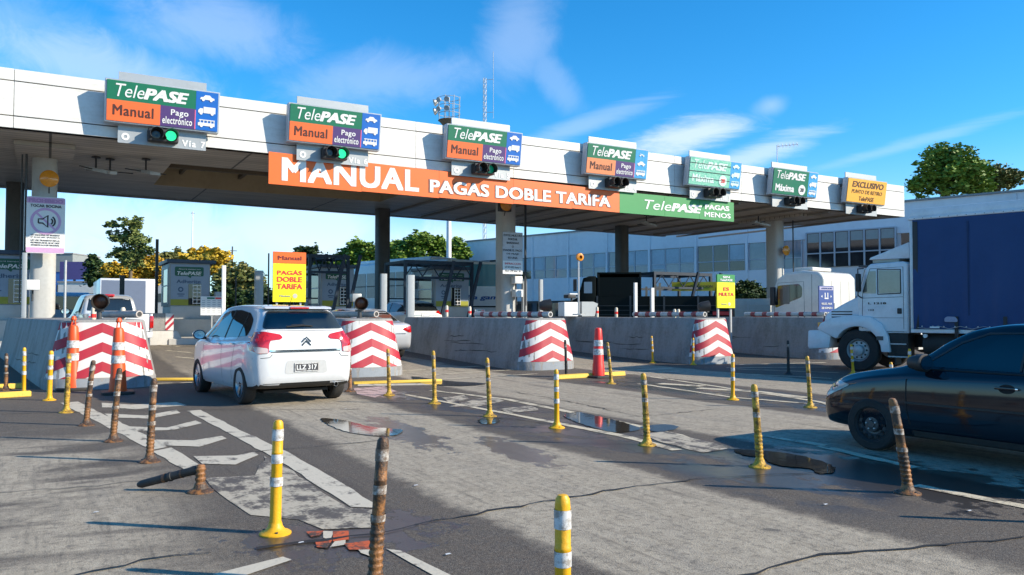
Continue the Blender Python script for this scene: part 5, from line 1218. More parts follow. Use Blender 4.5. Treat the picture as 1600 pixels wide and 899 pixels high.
cabin(car, body, (-.74, .74, -1.50, .80, .52, 1.44, .74),
      [[(p.x, p.y) for p in rounded([(-.28, 1.02), (-.31, 1.41), (.36, 1.35), (.74, 1.14), (.86, 1.02)], .05)], [(p.x, p.y) for p in rounded([(-1.02, 1.04), (-1.06, 1.37), (-.41, 1.42), (-.36, 1.02)], .04)], [(p.x, p.y) for p in rounded([(-1.40, 1.10), (-1.38, 1.26), (-1.14, 1.34), (-1.10, 1.06)], .04)]],
      [(p.x, p.y) for p in rounded([(-.62, 1.19), (.62, 1.19), (.50, 1.39), (-.50, 1.39)], .05)], [(-.52, 1.05), (.52, 1.05), (.44, 1.38), (-.44, 1.38)])
b = MB(); b.prism([(-1.42, 1.475), (-1.40, 1.515), (-1.60, 1.495), (-1.66, 1.465)], -.57, .57, 'x'); sp = b.build('spoiler', M_carw, car, bevel=.015)
b = MB(); b.box(-.16, .16, -1.668, -1.62, 1.466, 1.492); b.build('stop_lamp', M_tail, sp, bevel=.006)
seam(bv, [(-.60, .835), (-.3, .832), (.3, .832), (.60, .835)], .022, '-y', 'chrome_strip', M_chrome, car, .012)
seam(bv, [(-.585, .81), (.585, .81)], .010, '-y', 'tailgate_seam', M_gap, car, .003); seam(bv, [(-.72, 1.15), (-.70, 1.13), (.70, 1.13), (.72, 1.15)], .006, '-y', 'tailgate_seam', M_gap, car, .003)
seam(bv, [(-.83, .72), (-.6, .735), (-.56, .78)], .008, '-y', 'bumper_seam', M_gap, car, .003); seam(bv, [(.83, .72), (.6, .735), (.56, .78)], .008, '-y', 'bumper_seam', M_gap, car, .003)
patch(bv, [(p.x, p.y) for p in rounded([(-.36, .48), (.36, .48), (.33, .68), (-.33, .68)], .05)], '-y', 'plate_recess_shade', mat('recess_shadow_white', (.48, .48, .47), .4, dirt=.2), car, .003, .08)  # flat patch; the shade of the recess is put into its colour
plate(bv, car, 0, .575, 'LLZ 317')
emb = MB()
for k in (0, .055): stroke(emb, [(-.075, .905+k), (0, .975+k), (.075, .905+k)], .026, -2.0)
o = emb.build('emblem', M_chrome, car); ymn = -1.955
for v in o.data.vertices: v.co.y += 2.0+ymn-.012
text(car, 'CITROËN', M_chrome, -.10, .10, .865, .888, ymn-.008, 'badge', bold=.02, depth=.002); text(car, 'C3', M_chrome, .50, .57, .865, .895, -1.94, 'badge', bold=.02, depth=.002)
seam(bv, [(-.80, .34), (.80, .34)], .008, '-y', 'bumper_seam', M_gap, car, .003)
b = MB(); b.lathe([(.03, 0), (.036, 0), (.036, .16), (.03, .16), (.03, 0)], (.52, -1.80, .29), (0, -1, 0), 16, False); b.build('exhaust_pipe', M_chrome, car, smooth=True)
b = MB(); b.cyl((.0, -1.2, 1.51), (0, -1.32, 1.66), .004, n=6); b.cyl((0, -1.19, 1.50), (0, -1.20, 1.53), .02, n=8); b.build('aerial', M_gap, car)
b = MB(); b.box(-.55, .55, -1.55, 1.6, .17, .21); b.build('underbody', M_chassis, car)
for y in (-1.26, 1.20):
    for x in (-.862, .862): wheel(car, x, y, .305, .20, M_alloy)

# --- black car entering from the right
car = thing('dark_car', 'shiny black car with plain steel wheels cut off by the right edge', 'car', (8.50, 4.28, 0), 1.5); car.scale = (1, 1, .975)
st = [(-1.95, .38, .80, .88, .62, .5), (-1.88, .30, .90, .98, .74, .58), (-1.75, .25, .93, 1.12, .79, .57), (-1.45, .22, .94, 1.33, .81, .555), (-.9, .20, .93, 1.405, .815, .55), (-.2, .19, .915, 1.415, .815, .55), (.2, .19, .90, 1.36, .815, .55), (.45, .19, .89, 1.24, .815, .57), (.75, .19, .88, 1.02, .81, .62), (.92, .19, .86, .94, .805, .64),
      (1.3, .20, .80, .87, .79, .62), (1.6, .21, .72, .80, .755, .60), (1.80, .22, .62, .70, .70, .55), (1.90, .24, .52, .60, .61, .48), (1.94, .28, .47, .52, .52, .40)]
body = car_body(car, st, (-1.22, 1.20), M_carb, archr=.335, hub=.285)
bv = make_bvh(body)
for s in (-1, 1):
    ax = '-x' if s < 0 else '+x'
    gl = patch(bv, [(p.x, p.y) for p in rounded([(-.31, .945), (-.31, 1.31), (.05, 1.30), (.30, 1.20), (.66, .955)], .03)], ax, 'front_window', M_clear, car, .004, .06)
    patch(bv, [(p.x, p.y) for p in rounded([(-1.28, .96), (-1.22, 1.27), (-.95, 1.32), (-.41, 1.325), (-.41, .955)], .03)], ax, 'rear_side_window', M_tint, car, .004, .06)
    seam(bv, [(-.36, .94), (-.36, 1.32)], .085, ax, 'window_pillar', M_plastic, car, .006)
    seam(bv, [(1.55, .46), (1.2, .655), (.8, .60), (-.3, .60), (-1.4, .60)], .010, ax, 'body_crease', M_plastic, car, .003) if False else seam(bv, [(.80, .565), (-1.0, .575)], .022, ax, 'rub_strip', M_plastic, car, .007)
    seam(bv, [(-.30, .955), (-.305, 1.315), (.05, 1.305), (.305, 1.205), (.665, .955)], .022, ax, 'window_frame', M_plastic, car, .008)
    seam(bv, [(-1.35, .94), (-.3, .925), (.70, .925)], .014, ax, 'window_seal', M_gap, car, .005)
    seam(bv, [(.72, .92), (.79, .80), (.79, .50), (.74, .24)], .014, ax, 'door_seam', M_gap, car, .002); seam(bv, [(-.36, .93), (-.37, .6), (-.40, .24)], .014, ax, 'door_seam', M_gap, car, .002)
    seam(bv, [(.73, .25), (-.84, .25)], .06, ax, 'sill', mat('dusty_sill', (.035, .033, .03), .7, dirt=.5, dscale=8), car, .010)
    seam(bv, [(1.6, .52), (1.85, .50)], .012, ax, 'bumper_seam', M_gap, car, .003)
    handle(car, s*.806, -.20, .79, M_carb, .20); patch(bv, [(-.20+math.cos(a)*.075, .785+math.sin(a)*.045) for a in np.linspace(0, 2*math.pi, 17)[:-1]], ax, 'handle_recess', M_gap, car, .003, .1); b = MB(); b.box(s*.806-.034, s*.806+.034, -.31, -.285, .782, .80); b.build('key_lock', M_chrome, car, bevel=.004); mirror(car, s*.80, .58, .97, M_plastic, 1.05)
    patch(bv, [(p.x, p.y) for p in rounded([(1.46, .70), (1.88, .50), (1.93, .58), (1.70, .735)], .04)], ax, 'headlamp', M_headl, car, .006, .05)
    patch(bv, [(p.x, p.y) for p in rounded([(s*.40, .54), (s*.72, .56), (s*.70, .69), (s*.44, .66)][::-s], .03)], '+y', 'headlamp', M_headl, car, .006, .05)
patch(bv, [(p.x, p.y) for p in rounded([(-.60, .93), (.60, .93), (.50, 1.345), (-.50, 1.345)], .06)], '+y', 'windscreen', M_clear, car, .005, .06)
patch(bv, [(p.x, p.y) for p in rounded([(-.34, .42), (.34, .42), (.34, .55), (-.34, .55)], .03)], '+y', 'grille', M_gap, car, .004, .06)
cabin(car, body, (-.70, .70, -1.55, .62, .48, 1.32, .74),
      [[(p.x, p.y) for p in rounded([(-.29, .97), (-.29, 1.285), (.05, 1.275), (.28, 1.18), (.58, .98)], .03)], [(p.x, p.y) for p in rounded([(-1.22, .985), (-1.17, 1.24), (-.95, 1.285), (-.44, 1.295), (-.44, .975)], .03)]],
      [(-.5, 1.0), (.5, 1.0), (.42, 1.27), (-.42, 1.27)], [(p.x, p.y) for p in rounded([(-.55, .96), (.55, .96), (.46, 1.30), (-.46, 1.30)], .05)], seat_z=.44, wheel_y=.36)
b = MB(); b.box(-.5, .5, -1.5, 1.5, .16, .20); b.build('underbody', M_chassis, car)
b = MB(); b.obox((0, .78, .975), 1.15, .14, .012, Matrix.Rotation(R_(-8), 3, 'X')); b.build('wiper_cowl', M_gsteel, car)
for y in (-1.22, 1.20):
    for x in (-.81, .81): wheel(car, x, y, .285, .17, M_steelrim, 'steel', hubr=.185)

# --- silver saloon and white SUV queued in the lane
def queue_car(name, label, loc, rz, st, paint, glass_rear, side, lampz, plate_z, txt, wheels, hw, r=.31):
    c = thing(name, label, 'car', loc, rz); bd = car_body(c, st, wheels, paint, dark_below=lambda q: q.z < .28, n=56, archr=r+.035, hub=r); bv_ = make_bvh(bd)
    patch(bv_, [(p.x, p.y) for p in rounded(glass_rear, .05)], '-y', 'rear_window', M_glass, c, .005, .07)
    for s in (-1, 1):
        ax = '-x' if s < 0 else '+x'
        g_ = patch(bv_, [(p.x, p.y) for p in rounded(side, .05)], ax, 'side_window', M_glass, c, .004, .07); ys_ = [p[0] for p in side]; zs_ = [p[1] for p in side]
        seam(bv_, [(-.25, min(zs_)), (-.28, max(zs_))], .05, ax, 'window_pillar', M_gap, g_, .006)
        l = patch(bv_, [(p.x, p.y) for p in rounded([(s*(hw-.02), lampz-.09), (s*(hw-.02), lampz+.10), (s*(hw-.30), lampz+.06), (s*(hw-.40), lampz), (s*(hw-.20), lampz-.10)][::s], .03)], '-y', 'tail_lamp', M_tail, c, .010, .06)
        patch(bv_, [(p.x, p.y) for p in rounded([(st[0][0]+.05, lampz-.05), (st[0][0]+.32, lampz+.0), (st[0][0]+.30, lampz+.08), (st[0][0]+.05, lampz+.09)], .03)], ax, 'lamp_side', M_tail, l, .010, .06)
        mirror(c, s*hw, .85, 1.0, paint); seam(bv_, [(-.25, 1.0), (-.28, .3)], .010, ax, 'door_seam', M_gap, c, .002)
    plate(bv_, c, 0, plate_z, txt, m=S_white if name == 'suv' else None)
    seam(bv_, [(-hw+.3, lampz-.13), (hw-.3, lampz-.13)], .02, '-y', 'trim_strip', M_chrome, c, .008)
    for y in wheels:
        for x in (-hw+.005, hw-.005): wheel(c, x, y, r, .21, M_alloy)
    return c, bv_
sx_ = XA(578, 21.3)
queue_car('saloon_car', 'silver saloon partly hidden behind the second striped nose', (sx_+.22, 23.2, gz(23)), 4,
    [(-2.25, .45, .85, .93, .68, .5), (-2.20, .35, .95, 1.01, .78, .58), (-2.05, .27, .99, 1.05, .84, .60), (-1.75, .24, 1.0, 1.09, .87, .60), (-1.55, .22, 1.0, 1.17, .88, .59), (-1.2, .21, .98, 1.34, .885, .575), (-.8, .20, .96, 1.43, .885, .57), (-.2, .20, .95, 1.46, .885, .57), (.4, .20, .94, 1.42, .885, .57), (.9, .20, .93, 1.20, .88, .6), (1.25, .20, .90, 1.0, .87, .65), (1.8, .22, .80, .87, .82, .62), (2.15, .28, .65, .72, .70, .5), (2.25, .35, .52, .58, .55, .4)],
    M_cars, [(-.62, 1.09), (.62, 1.09), (.50, 1.37), (-.50, 1.37)], [(-1.45, 1.05), (-1.1, 1.33), (-.5, 1.40), (.3, 1.38), (.95, 1.02)], .86, .70, 'AD 482', (-1.35, 1.40), .88)
sx_ = XA(647, 30.8)
queue_car('suv', 'white high tail car with red lamps waiting beyond the grey posts', (sx_+.35, 32.8, .40), 3,
    [(-2.15, .45, .95, 1.02, .74, .6), (-2.10, .36, 1.03, 1.12, .82, .64), (-2.0, .30, 1.06, 1.25, .86, .64), (-1.8, .28, 1.06, 1.42, .88, .63), (-1.5, .26, 1.05, 1.55, .89, .62), (-.8, .25, 1.03, 1.62, .895, .61), (-.1, .25, 1.02, 1.63, .895, .61), (.4, .25, 1.0, 1.57, .895, .61), (.9, .25, 1.0, 1.32, .89, .63), (1.3, .25, .98, 1.08, .88, .68), (1.8, .27, .90, .96, .83, .65), (2.1, .32, .72, .8, .7, .5), (2.15, .4, .6, .66, .6, .4)],
    M_suvw, [(-.70, 1.18), (.70, 1.18), (.60, 1.50), (-.60, 1.50)], [(-1.7, 1.15), (-1.4, 1.42), (-.5, 1.53), (.3, 1.50), (.95, 1.10)], 1.12, 1.02, 'AG 215', (-1.3, 1.35), .89, .34)

# --- silver pickup in the left lane
PX, PY = 1.75, 28.6
t = thing('pickup_truck', 'silver grey pickup with a white tailgate waiting in the left lane', 'pickup truck', (PX, PY, gz(27)), 6)
st = [(-.05, .55, 1.08, 1.20, .80, .70), (0.0, .52, 1.10, 1.40, .87, .70), (.10, .50, 1.12, 1.66, .90, .69), (.5, .48, 1.12, 1.79, .91, .67), (1.2, .46, 1.10, 1.81, .91, .66), (1.7, .45, 1.08, 1.75, .91, .66), (2.2, .45, 1.06, 1.40, .91, .70), (2.6, .46, 1.05, 1.14, .90, .74), (3.2, .48, 1.0, 1.07, .87, .72), (3.55, .52, .85, .93, .78, .6), (3.65, .6, .72, .78, .68, .5)]
cb = car_body(t, st, (2.75,), M_cars, name='cab', n=56, archr=.43, hub=.38); bv = make_bvh(cb)
patch(bv, [(p.x, p.y) for p in rounded([(-.68, 1.26), (.68, 1.26), (.60, 1.66), (-.60, 1.66)], .05)], '-y', 'rear_window', M_glass, t, .005, .08)
for s in (-1, 1):
    ax = '-x' if s < 0 else '+x'; patch(bv, [(p.x, p.y) for p in rounded([(.2, 1.18), (.25, 1.62), (1.6, 1.66), (2.3, 1.20)], .05)], ax, 'side_window', M_glass, t, .004, .08); mirror(t, s*.92, 1.95, 1.22, M_plastic, 1.2)
b = MB(); b.box(-.14, .14, .10, .22, 1.72, 1.80); b.build('stop_lamp', M_tail, t, bevel=.01)
b = MB(); b.box(-.89, -.80, -1.85, -.06, .56, 1.16); b.box(.80, .89, -1.85, -.06, .56, 1.16); b.box(-.79, .79, -1.80, -.06, .60, .70); b.build('load_bed', M_cars, t, bevel=.03)
b = MB(); b.box(-.78, .78, -1.90, -1.84, .62, 1.15); b.build('tailgate', M_carw, t, bevel=.02)
b = MB(); b.box(-.12, .12, -1.915, -1.901, .98, 1.04); b.build('tailgate_handle', M_cars, t, bevel=.005)
for s in (-1, 1): b = MB(); b.box(s*.845-.055, s*.845+.055, -1.93, -1.851, .72, 1.10); b.build('tail_lamp', M_tail, t, bevel=.02)
b = MB(); b.box(-.86, .86, -2.02, -1.86, .42, .60); b.build('rear_bumper', M_carw, t, bevel=.04)
b = MB(); b.box(-.8, .8, -1.7, 3.3, .36, .50); b.build('chassis', M_chassis, t)
for y in (-.95, 2.75):
    for x in (-.89, .89): wheel(t, x, y, .38, .24, M_alloy)

# --- white box truck with blue tarpaulin sides
TO = (17.88, 13.08)
t = thing('box_truck', 'white bonneted truck with a huge blue tarpaulin body on the right', 'truck', (TO[0], TO[1], gz(13)), 14)
def TX(x): return x     # local x = 0 is the near (left) side, +x away
Wt = 2.40
# cab
b = MB(); cabp = [(-.02, 1.00), (-.02, 1.96), (-.06, 2.05), (-.20, 2.60), (-.34, 2.73), (-1.15, 2.76), (-1.24, 2.70), (-1.24, 1.00)]; b.prism([p for p in cabp], .04, Wt-.04, 'x')
cab = b.build('cab', M_truckw, t, bevel=.06, segs=3); bvc = make_bvh(cab)
b = MB(); b.prism([(1.02, 1.10), (1.0, 1.42), (.86, 1.52), (.5, 1.72), (.1, 1.92), (-.01, 1.95), (-.01, 1.15)], .34, Wt-.34, 'x'); b.build('bonnet', M_truckw, t, bevel=.07, segs=3)
# front wing with arch
def wing(x0, x1, s_):
    arch = [(math.cos(a)*.66, .52+math.sin(a)*.66) for a in np.linspace(math.pi*.985, math.pi*.10, 14)]
    poly = [(-.66, .56), (-.80, .56), (-.74, .95), (-.60, 1.24), (-.30, 1.40), (.2, 1.42), (.70, 1.34), (.98, 1.20), (1.04, 1.06), (.72, 1.04)] + arch[::-1][0:1] if False else None
    outer = [(-.82, .50), (-.78, .90), (-.62, 1.22), (-.34, 1.39), (.1, 1.43), (.62, 1.36), (.94, 1.22), (1.04, 1.06)]
    inner = [(math.cos(a)*.60, .50+math.sin(a)*.64) for a in np.linspace(math.pi*1.0, math.pi*.16, 12)]
    b = MB(); pts = outer+[(p[0], p[1]) for p in inner[::-1]]; b.prism(pts, x0, x1, 'x'); b.build('front_wing', M_truckw, t, bevel=.035, segs=2)
wing(-.03, .42, 1); wing(Wt-.42, Wt+.03, 1)
b = MB(); b.prism([(1.28, .52), (1.32, .60), (1.30, 1.02), (.78, 1.04), (.66, .98), (.74, .56)], .0, Wt, 'x'); b.build('front_bumper', M_truckw, t, bevel=.05, segs=2)
b = MB(); b.box(.45, Wt-.45, 1.03, 1.06, 1.08, 1.40); b.build('grille', M_plastic, t)
for x in (.02, Wt-.16): b = MB(); b.box(x, x+.14, .92, 1.045, 1.10, 1.24); b.build('turn_signal', M_amber, t, bevel=.02)
for x in (.15, Wt-.4): b = MB(); b.box(x, x+.25, 1.30, 1.325, .72, .90); b.build('headlamp', M_headl, t, bevel=.02)
cabin(t, cab, (.12, Wt-.12, -1.12, -.14, 1.15, 2.62, 1.0),
      [[(-1.03, 2.02), (-1.03, 2.51), (-.57, 2.53), (-.57, 2.0)], [(-.45, 2.0), (-.45, 2.50), (-.34, 2.50), (-.19, 2.02)]], None, None, seats=(), wheel_y=-.35) if False else carve(cab, [MB().box(.14, Wt-.14, -1.12, -.22, 1.25, 2.60), MB().prism([(-1.03, 2.02), (-1.03, 2.51), (-.57, 2.53), (-.57, 2.0)], -.2, Wt+.2, 'x'), MB().prism([(-.45, 2.0), (-.45, 2.50), (-.36, 2.50), (-.25, 2.02)], -.2, Wt+.2, 'x'), MB().box(.3, Wt-.3, -.3, .2, 2.02, 2.5)])
for xx in (.35, 1.45): b = MB(); b.box(xx, xx+.5, -1.05, -.6, 1.5, 1.7); b.box(xx, xx+.5, -1.08, -.95, 1.70, 2.3); b.build('seat', M_seat, t, bevel=.03)
patch(bvc, [(p.x, p.y) for p in rounded([(-1.06, 1.99), (-1.06, 2.54), (-.54, 2.56), (-.54, 1.97)], .04)], '-x', 'door_window', M_clear, t, .006, .2)
seam(bvc, [(-1.07, 1.97), (-1.07, 2.56), (-.52, 2.58), (-.52, 1.95), (-1.07, 1.97)], .028, '-x', 'window_seal', M_plastic, t, .010)
patch(bvc, [(p.x, p.y) for p in rounded([(-.48, 1.97), (-.48, 2.55), (-.30, 2.54), (-.13, 1.99)], .03)], '-x', 'quarter_window', M_clear, t, .006, .2)
b = MB(); b.box(.25, Wt-.25, -.04, -.02, 2.0, 2.6)
b.v = [(x, y-(z-2.0)*.24+.055, z) for x, y, z in b.v]; b.build('windscreen', M_clear, t)
for pts in ([(-.12, 1.02), (-.14, 1.96), (-.33, 2.60), (-1.13, 2.62), (-1.13, 1.02), (-.12, 1.02)],): seam(bvc, pts, .012, '-x', 'door_seam', M_gap, t, .003)
seam(bvc, [(-.14, 1.86), (-1.12, 1.88)], .010, '-x', 'door_crease', M_gap, t, .002); seam(bvc, [(-.14, 1.36), (-1.12, 1.36)], .008, '-x', 'door_crease', M_seam, t, .002)
patch(bvc, [(p.x, p.y) for p in rounded([(-1.09, 1.46), (-.98, 1.46), (-.98, 1.60), (-1.09, 1.60)], .02)], '-x', 'door_handle', M_plastic, t, .01, .2)
text(t, 'L 1218', M_plastic, .28, .72, 0, .05, 0, 'badge', fn=lambda p: Vector((.032, -p.x, 1.70+p.z)), bold=.03)
text(t, '1318', M_plastic, .28, .42, 0, .05, 0, 'badge', fn=lambda p: Vector((.032, -p.x, 1.53+p.z)), bold=.01)
for x in (-.20, Wt+.08):   # mirrors on tubular arms
    b = MB(); b.box(x-.02, x+.14, -.16, -.06, 2.02, 2.48); mo = b.build('door_mirror', M_plastic, t, bevel=.03); s_ = .06 if x < 0 else Wt-.06
    b = MB(); b.tube([(s_, -.16, 2.62), (x+.06, -.10, 2.60), (x+.06, -.10, 1.92), (s_, -.12, 1.86)], .016); b.build('mirror_arm', M_dsteel, mo)
# roof deflector and visor
b = MB(); b.prism([(-.22, 2.84), (-.26, 2.90), (-1.20, 3.24), (-1.22, 2.84)], .25, Wt-.25, 'x'); b.build('roof_deflector', M_truckw, t, bevel=.03)
b = MB(); b.box(.3, Wt-.3, -.95, -.3, 2.762, 2.84); b.build('roof_hatch', mat('weathered_cream', (.52, .46, .36), .7, dirt=.4), t, bevel=.02)
b = MB(); b.box(.2, Wt-.2, -.20, .02, 2.66, 2.70); b.build('sun_visor', M_dsteel, t, bevel=.01)
# steps, tank, chassis
b = MB(); b.box(.06, .5, -1.24, -.70, .98, 1.12); b.build('cab_skirt', M_truckw, t, bevel=.03)
b = MB(); b.box(.05, .5, -1.22, -.72, .42, .97); b.build('step_box', M_chassis, t, bevel=.02)
b = MB(); b.box(.03, .4, -1.20, -.74, .385, .415); b.box(.03, .4, -1.18, -.76, .70, .73); b.build('step', M_gsteel, t)
b = MB(); b.box(.75, .90, -7.6, .9, .62, .92); b.box(Wt-.9, Wt-.75, -7.6, .9, .62, .92); [b.box(.91, Wt-.91, y, y+.12, .66, .86) for y in (-6.8, -4.8, -2.8, -1.2, .4)]; b.build('chassis', M_chassis, t)
b = MB(); b.cyl((.35, -1.55, .72), (.35, -2.55, .72), .30, n=24); b.build('fuel_tank', M_chassis, t, smooth=True)
b = MB(); b.cyl((.08, -1.62, .93), (.02, -1.62, .93), .05, n=14); b.build('side_lamp', S_white, t)
b = MB(); b.box(.05, .12, -4.8, -2.9, .45, .52); b.box(.05, .12, -4.8, -2.9, .70, .76); b.build('side_guard', M_dsteel, t)
# box body
B0 = -1.32; B1 = -7.8; ZL, ZH = 1.02, 3.72
b = MB(); b.box(-.05, Wt+.05, B1, B0, 1.0, 1.09); b.build('body_floor', M_truckw, t, bevel=.01)
b = MB(); b.box(-.05, Wt+.05, B0-.08, B0, 1.091, 3.74); b.build('headboard', M_truckw, t, bevel=.015)
b = MB(); b.box(-.08, Wt+.08, B1-.02, B0+.03, 3.741, 3.81); b.prism([(B0+.02, 3.811), (B0-.05, 4.02), (B1+.1, 4.02), (B1, 3.811)], -.0, Wt, 'x'); b.build('body_roof', M_truckw, t, bevel=.02)
def curtain(x, s_):   # rippled tarpaulin
    b = MB(); ny, nz = 130, 24; y0_, y1_ = B0-.085, B1+.02; rr = random.Random(5)
    for i in range(ny+1):
        y = y0_+(y1_-y0_)*i/ny
        for j in range(nz+1):
            z = ZL+.075+(ZH-ZL-.06)*j/nz; f = j/nz
            r = .010*math.sin(y*9+f*1.5)+.012*math.sin(y*3.7+f*5)+.008*math.sin(y*21+f*2)*(1-f)+.02*math.sin(f*math.pi)
            b.v.append((x+s_*(.02+r*(.3+1.0*(1-f))), y, z))
    for i in range(ny):
        for j in range(nz): a = i*(nz+1)+j; b.f.append((a, a+1, a+nz+2, a+nz+1)); b.mi.append(0)
    return b.build('curtain', M_tarp, t, smooth=True)
curtain(-.06, -1); curtain(Wt+.06, 1)
b = MB(); b.box(-.095, -.05, B0-.20, B0-.085, 1.095, 3.70); b.build('curtain_edge', mat('tarp_edge_black', (.03, .03, .03), .6, dirt=.4), t, bevel=.01)
for y in (-2.62, -3.9, -5.2, -6.5): b = MB(); b.box(-.106, -.098, y-.02, y+.02, 1.42, 3.62); b.build('tarp_seam', mat('tarp_seam', (.003, .030, .10), .7, dirt=.3), t)
b = MB()
for k in range(26): b.cyl((-.118, -1.6-k*.24, 1.16), (-.104, -1.6-k*.24, 1.16), .016, n=8)
b.build('eyelets', M_gsteel, t)
b = MB(); b.tube([(-.112, -1.5, 1.13)]+[(-.118, -1.72-k*.24, 1.17 if k % 2 else 1.11) for k in range(24)], .006, 5); b.build('lacing_rope', M_gsteel, t)
b = MB()
for k in range(34): b.cyl((-.082, -1.45-k*.19, 3.775), (-.075, -1.45-k*.19, 3.775), .010, n=6)
b.build('roof_rivets', M_seam, t)
b = MB(); b.tube([(.35, .02, 2.0), (.9, -.03, 2.12)], .012); b.tube([(1.35, .02, 2.0), (1.9, -.03, 2.12)], .012); b.build('wiper', M_plastic, t)
b = MB(); b.box(.335, .339, .25, .8, 1.36, 1.39); b.box(.335, .339, .25, .8, 1.43, 1.46); b.box(.335, .339, .25, .8, 1.50, 1.53); b.build('bonnet_vent', M_plastic, t)
b = MB(); b.cyl((-.05, -.62, 1.405), (-.05, -.62, 1.41), .01) if False else b.box(-.045, -.032, -.66, -.50, .80, .90); b.build('mud_flap_bracket', M_dsteel, t)
b = MB(); b.box(.05, .40, -.93, -.90, .20, .62); b.build('mud_flap', M_blk, t)
for y in (-2.35, -3.35, -4.35, -5.35, -6.35): b = MB(); b.box(-.115, -.095, y-.04, y+.04, .90, 1.40); b.build('strap', M_blk, t, bevel=.005)
b = MB(); b.prism([(p.x, p.y) for p in rounded([(-2.10-.28, 1.27), (-2.10, 1.27), (-2.10, 1.36), (-2.16, 1.40), (-2.33, 1.39), (-2.38, 1.33)], .03)], -.128, -.118, 'x'); b.build('sticker', mat('sticker_pale', (.30, .32, .42), .5, dirt=.5, dscale=30, dcol=(.15, .12, .3)), t)
b = MB(); b.box(-.062, -.052, -2.42, -2.22, 1.03, 1.075); b.build('reflector', S_white, t)
b = MB(); b.box(-.132, -.120, -1.99, -1.78, 1.12, 1.16); b.build('reflector', S_white, t)
for x in (.33, Wt-.33+.33-.0): wheel(t, -.02+.30 if False else (.0), 0, .52, .28, M_gsteel, 'truck', hubr=.29) if x < 1 else None
def twheel(par, x, y, r, s, wd=.28, hub=.29):
    # truck wheel whose outer face is at x, facing the sign s
    off = Vector((0, 0, 0)); o = wheel(par, s*1.0, y, r, wd, M_gsteel, 'truck', hubr=hub)
    o.location.x = x-s*1.0; return o
for o in [c for c in t.children if c.name.startswith('wheel')]:
    for ch in list(o.children):
        for g2 in list(ch.children): bpy.data.objects.remove(g2)
        bpy.data.objects.remove(ch)
    bpy.data.objects.remove(o)
twheel(t, .03, 0, .53, -1); twheel(t, Wt-.03, 0, .53, 1)
for y in (-5.6,): twheel(t, .03, y, .53, -1, .55); twheel(t, Wt-.03, y, .53, 1, .55)
b = MB(); b.cyl((.3, 0, .53), (Wt-.3, 0, .53), .08); b.cyl((.3, -5.6, .53), (Wt-.3, -5.6, .53), .1); b.build('axle', M_chassis, t)
b = MB(); b.box(.45, 1.9, -.9, .8, .7, 1.3); b.build('engine_block', M_chassis, t)

# --- pale cab-over truck waiting beyond the last barrier
SO = (24.3, 19.5)
t = thing('tractor_truck', 'cream white cab over truck without a load, behind the last barrier', 'truck', (SO[0], SO[1], gz(20)), 10)
b = MB(); b.prism([(1.80, .62), (1.84, 1.6), (1.70, 2.35), (1.55, 2.72), (1.2, 2.92), (.5, 3.0), (-.15, 2.92), (-.32, 2.72), (-.35, 1.0), (.1, .62)], 0, 2.45, 'x'); cab = b.build('cab', mat('cream_truck_paint', (.68, .66, .60), .38, dirt=.25, dscale=2, coat=.4), t, bevel=.14, segs=4); bvs = make_bvh(cab)
patch(bvs, [(p.x, p.y) for p in rounded([(1.62, 1.60), (1.52, 2.45), (.62, 2.50), (.50, 2.35), (.52, 2.0), (.95, 1.85)], .08)], '-x', 'door_window', M_glass, t, .008, .2)
patch(bvs, [(p.x, p.y) for p in rounded([(1.30, 1.75), (1.30, 2.42), (1.02, 2.42), (1.02, 1.75)], .03)], '-x', 'window_reflection', M_glassb, t, .012, .3)  # paler patch laid on the window to imitate a reflection
patch(bvs, [(p.x, p.y) for p in rounded([(.2, 1.6), (2.25, 1.6), (2.1, 2.5), (.35, 2.5)], .08)], '+y', 'windscreen', M_glass, t, .008, .2)
seam(bvs, [(1.66, .9), (1.66, 1.6), (1.5, 2.55), (.45, 2.58), (.42, 1.3), (.70, .9)], .014, '-x', 'door_seam', M_gap, t, .003)
seam(bvs, [(.14, .75), (.12, 2.95)], .014, '-x', 'panel_seam', M_gap, t, .003)
for xx in (.6, 1.25, 1.9): seam(bvs, [(xx, .8), (xx, 2.9)], .014, '-y', 'panel_seam', M_seam, t, .003)
b = MB(); b.lathe([(.11, 0), (.15, 0), (.15, .01), (.11, .01)], (-.002, .55, 1.28), (-1, 0, 0), 22, False); b.build('round_emblem', M_dsteel, t)
b = MB(); b.box(.5, 1.9, .35, 1.1, 3.0, 3.14); b.build('roof_hatch', mat('cream_truck_paint', (.68, .66, .60)), t, bevel=.05)
b = MB(); b.box(-.16, -.02, 1.58, 1.76, 1.7, 2.4); b.build('door_mirror', M_plastic, t, bevel=.03)
b = MB(); b.prism([(1.3, .2), (1.3, .95), (-.2, .95), (-.6, .8), (-4.3, .8), (-4.3, .55), (-.5, .5)], .6, 1.85, 'x'); b.build('chassis', M_chassis, t)
b = MB(); b.tube([(.3, -.40, .9), (.3, -.44, 1.75), (.55, -.44, 1.80), (.55, -.42, 1.0)], .03); b.build('air_pipe', M_gsteel, t)
for y in (.95, -2.9): twheel(t, .02, y, .52, -1); twheel(t, 2.43, y, .52, 1)
yy = 17.6
x0, x1 = XA(1280, yy), XA(1303, yy)
t = thing('blue_notice', 'blue notice sign with white marks in front of the cream truck cab', 'sign', ((x0+x1)/2, yy, ZA(1290, 488, yy)))
W = x1-x0; H = ZA(1290, 447, yy)-ZA(1290, 488, yy)
b = MB(); b.box(-W/2, W/2, 0, .03, 0, H); b.build('board', mat('notice_blue', (.015, .06, .26), .5, dirt=.2), t); b = MB(); b.box(-W*.46, W*.46, -.006, -.001, H*.84, H*.97); b.build('pale_heading', mat('notice_lilac', (.42, .40, .55), .5), t)
text(t, 'ATENCION', mat('notice_blue', (.015, .06, .26)), -W*.36, W*.36, H*.88, H*.93, -.008); b = MB()
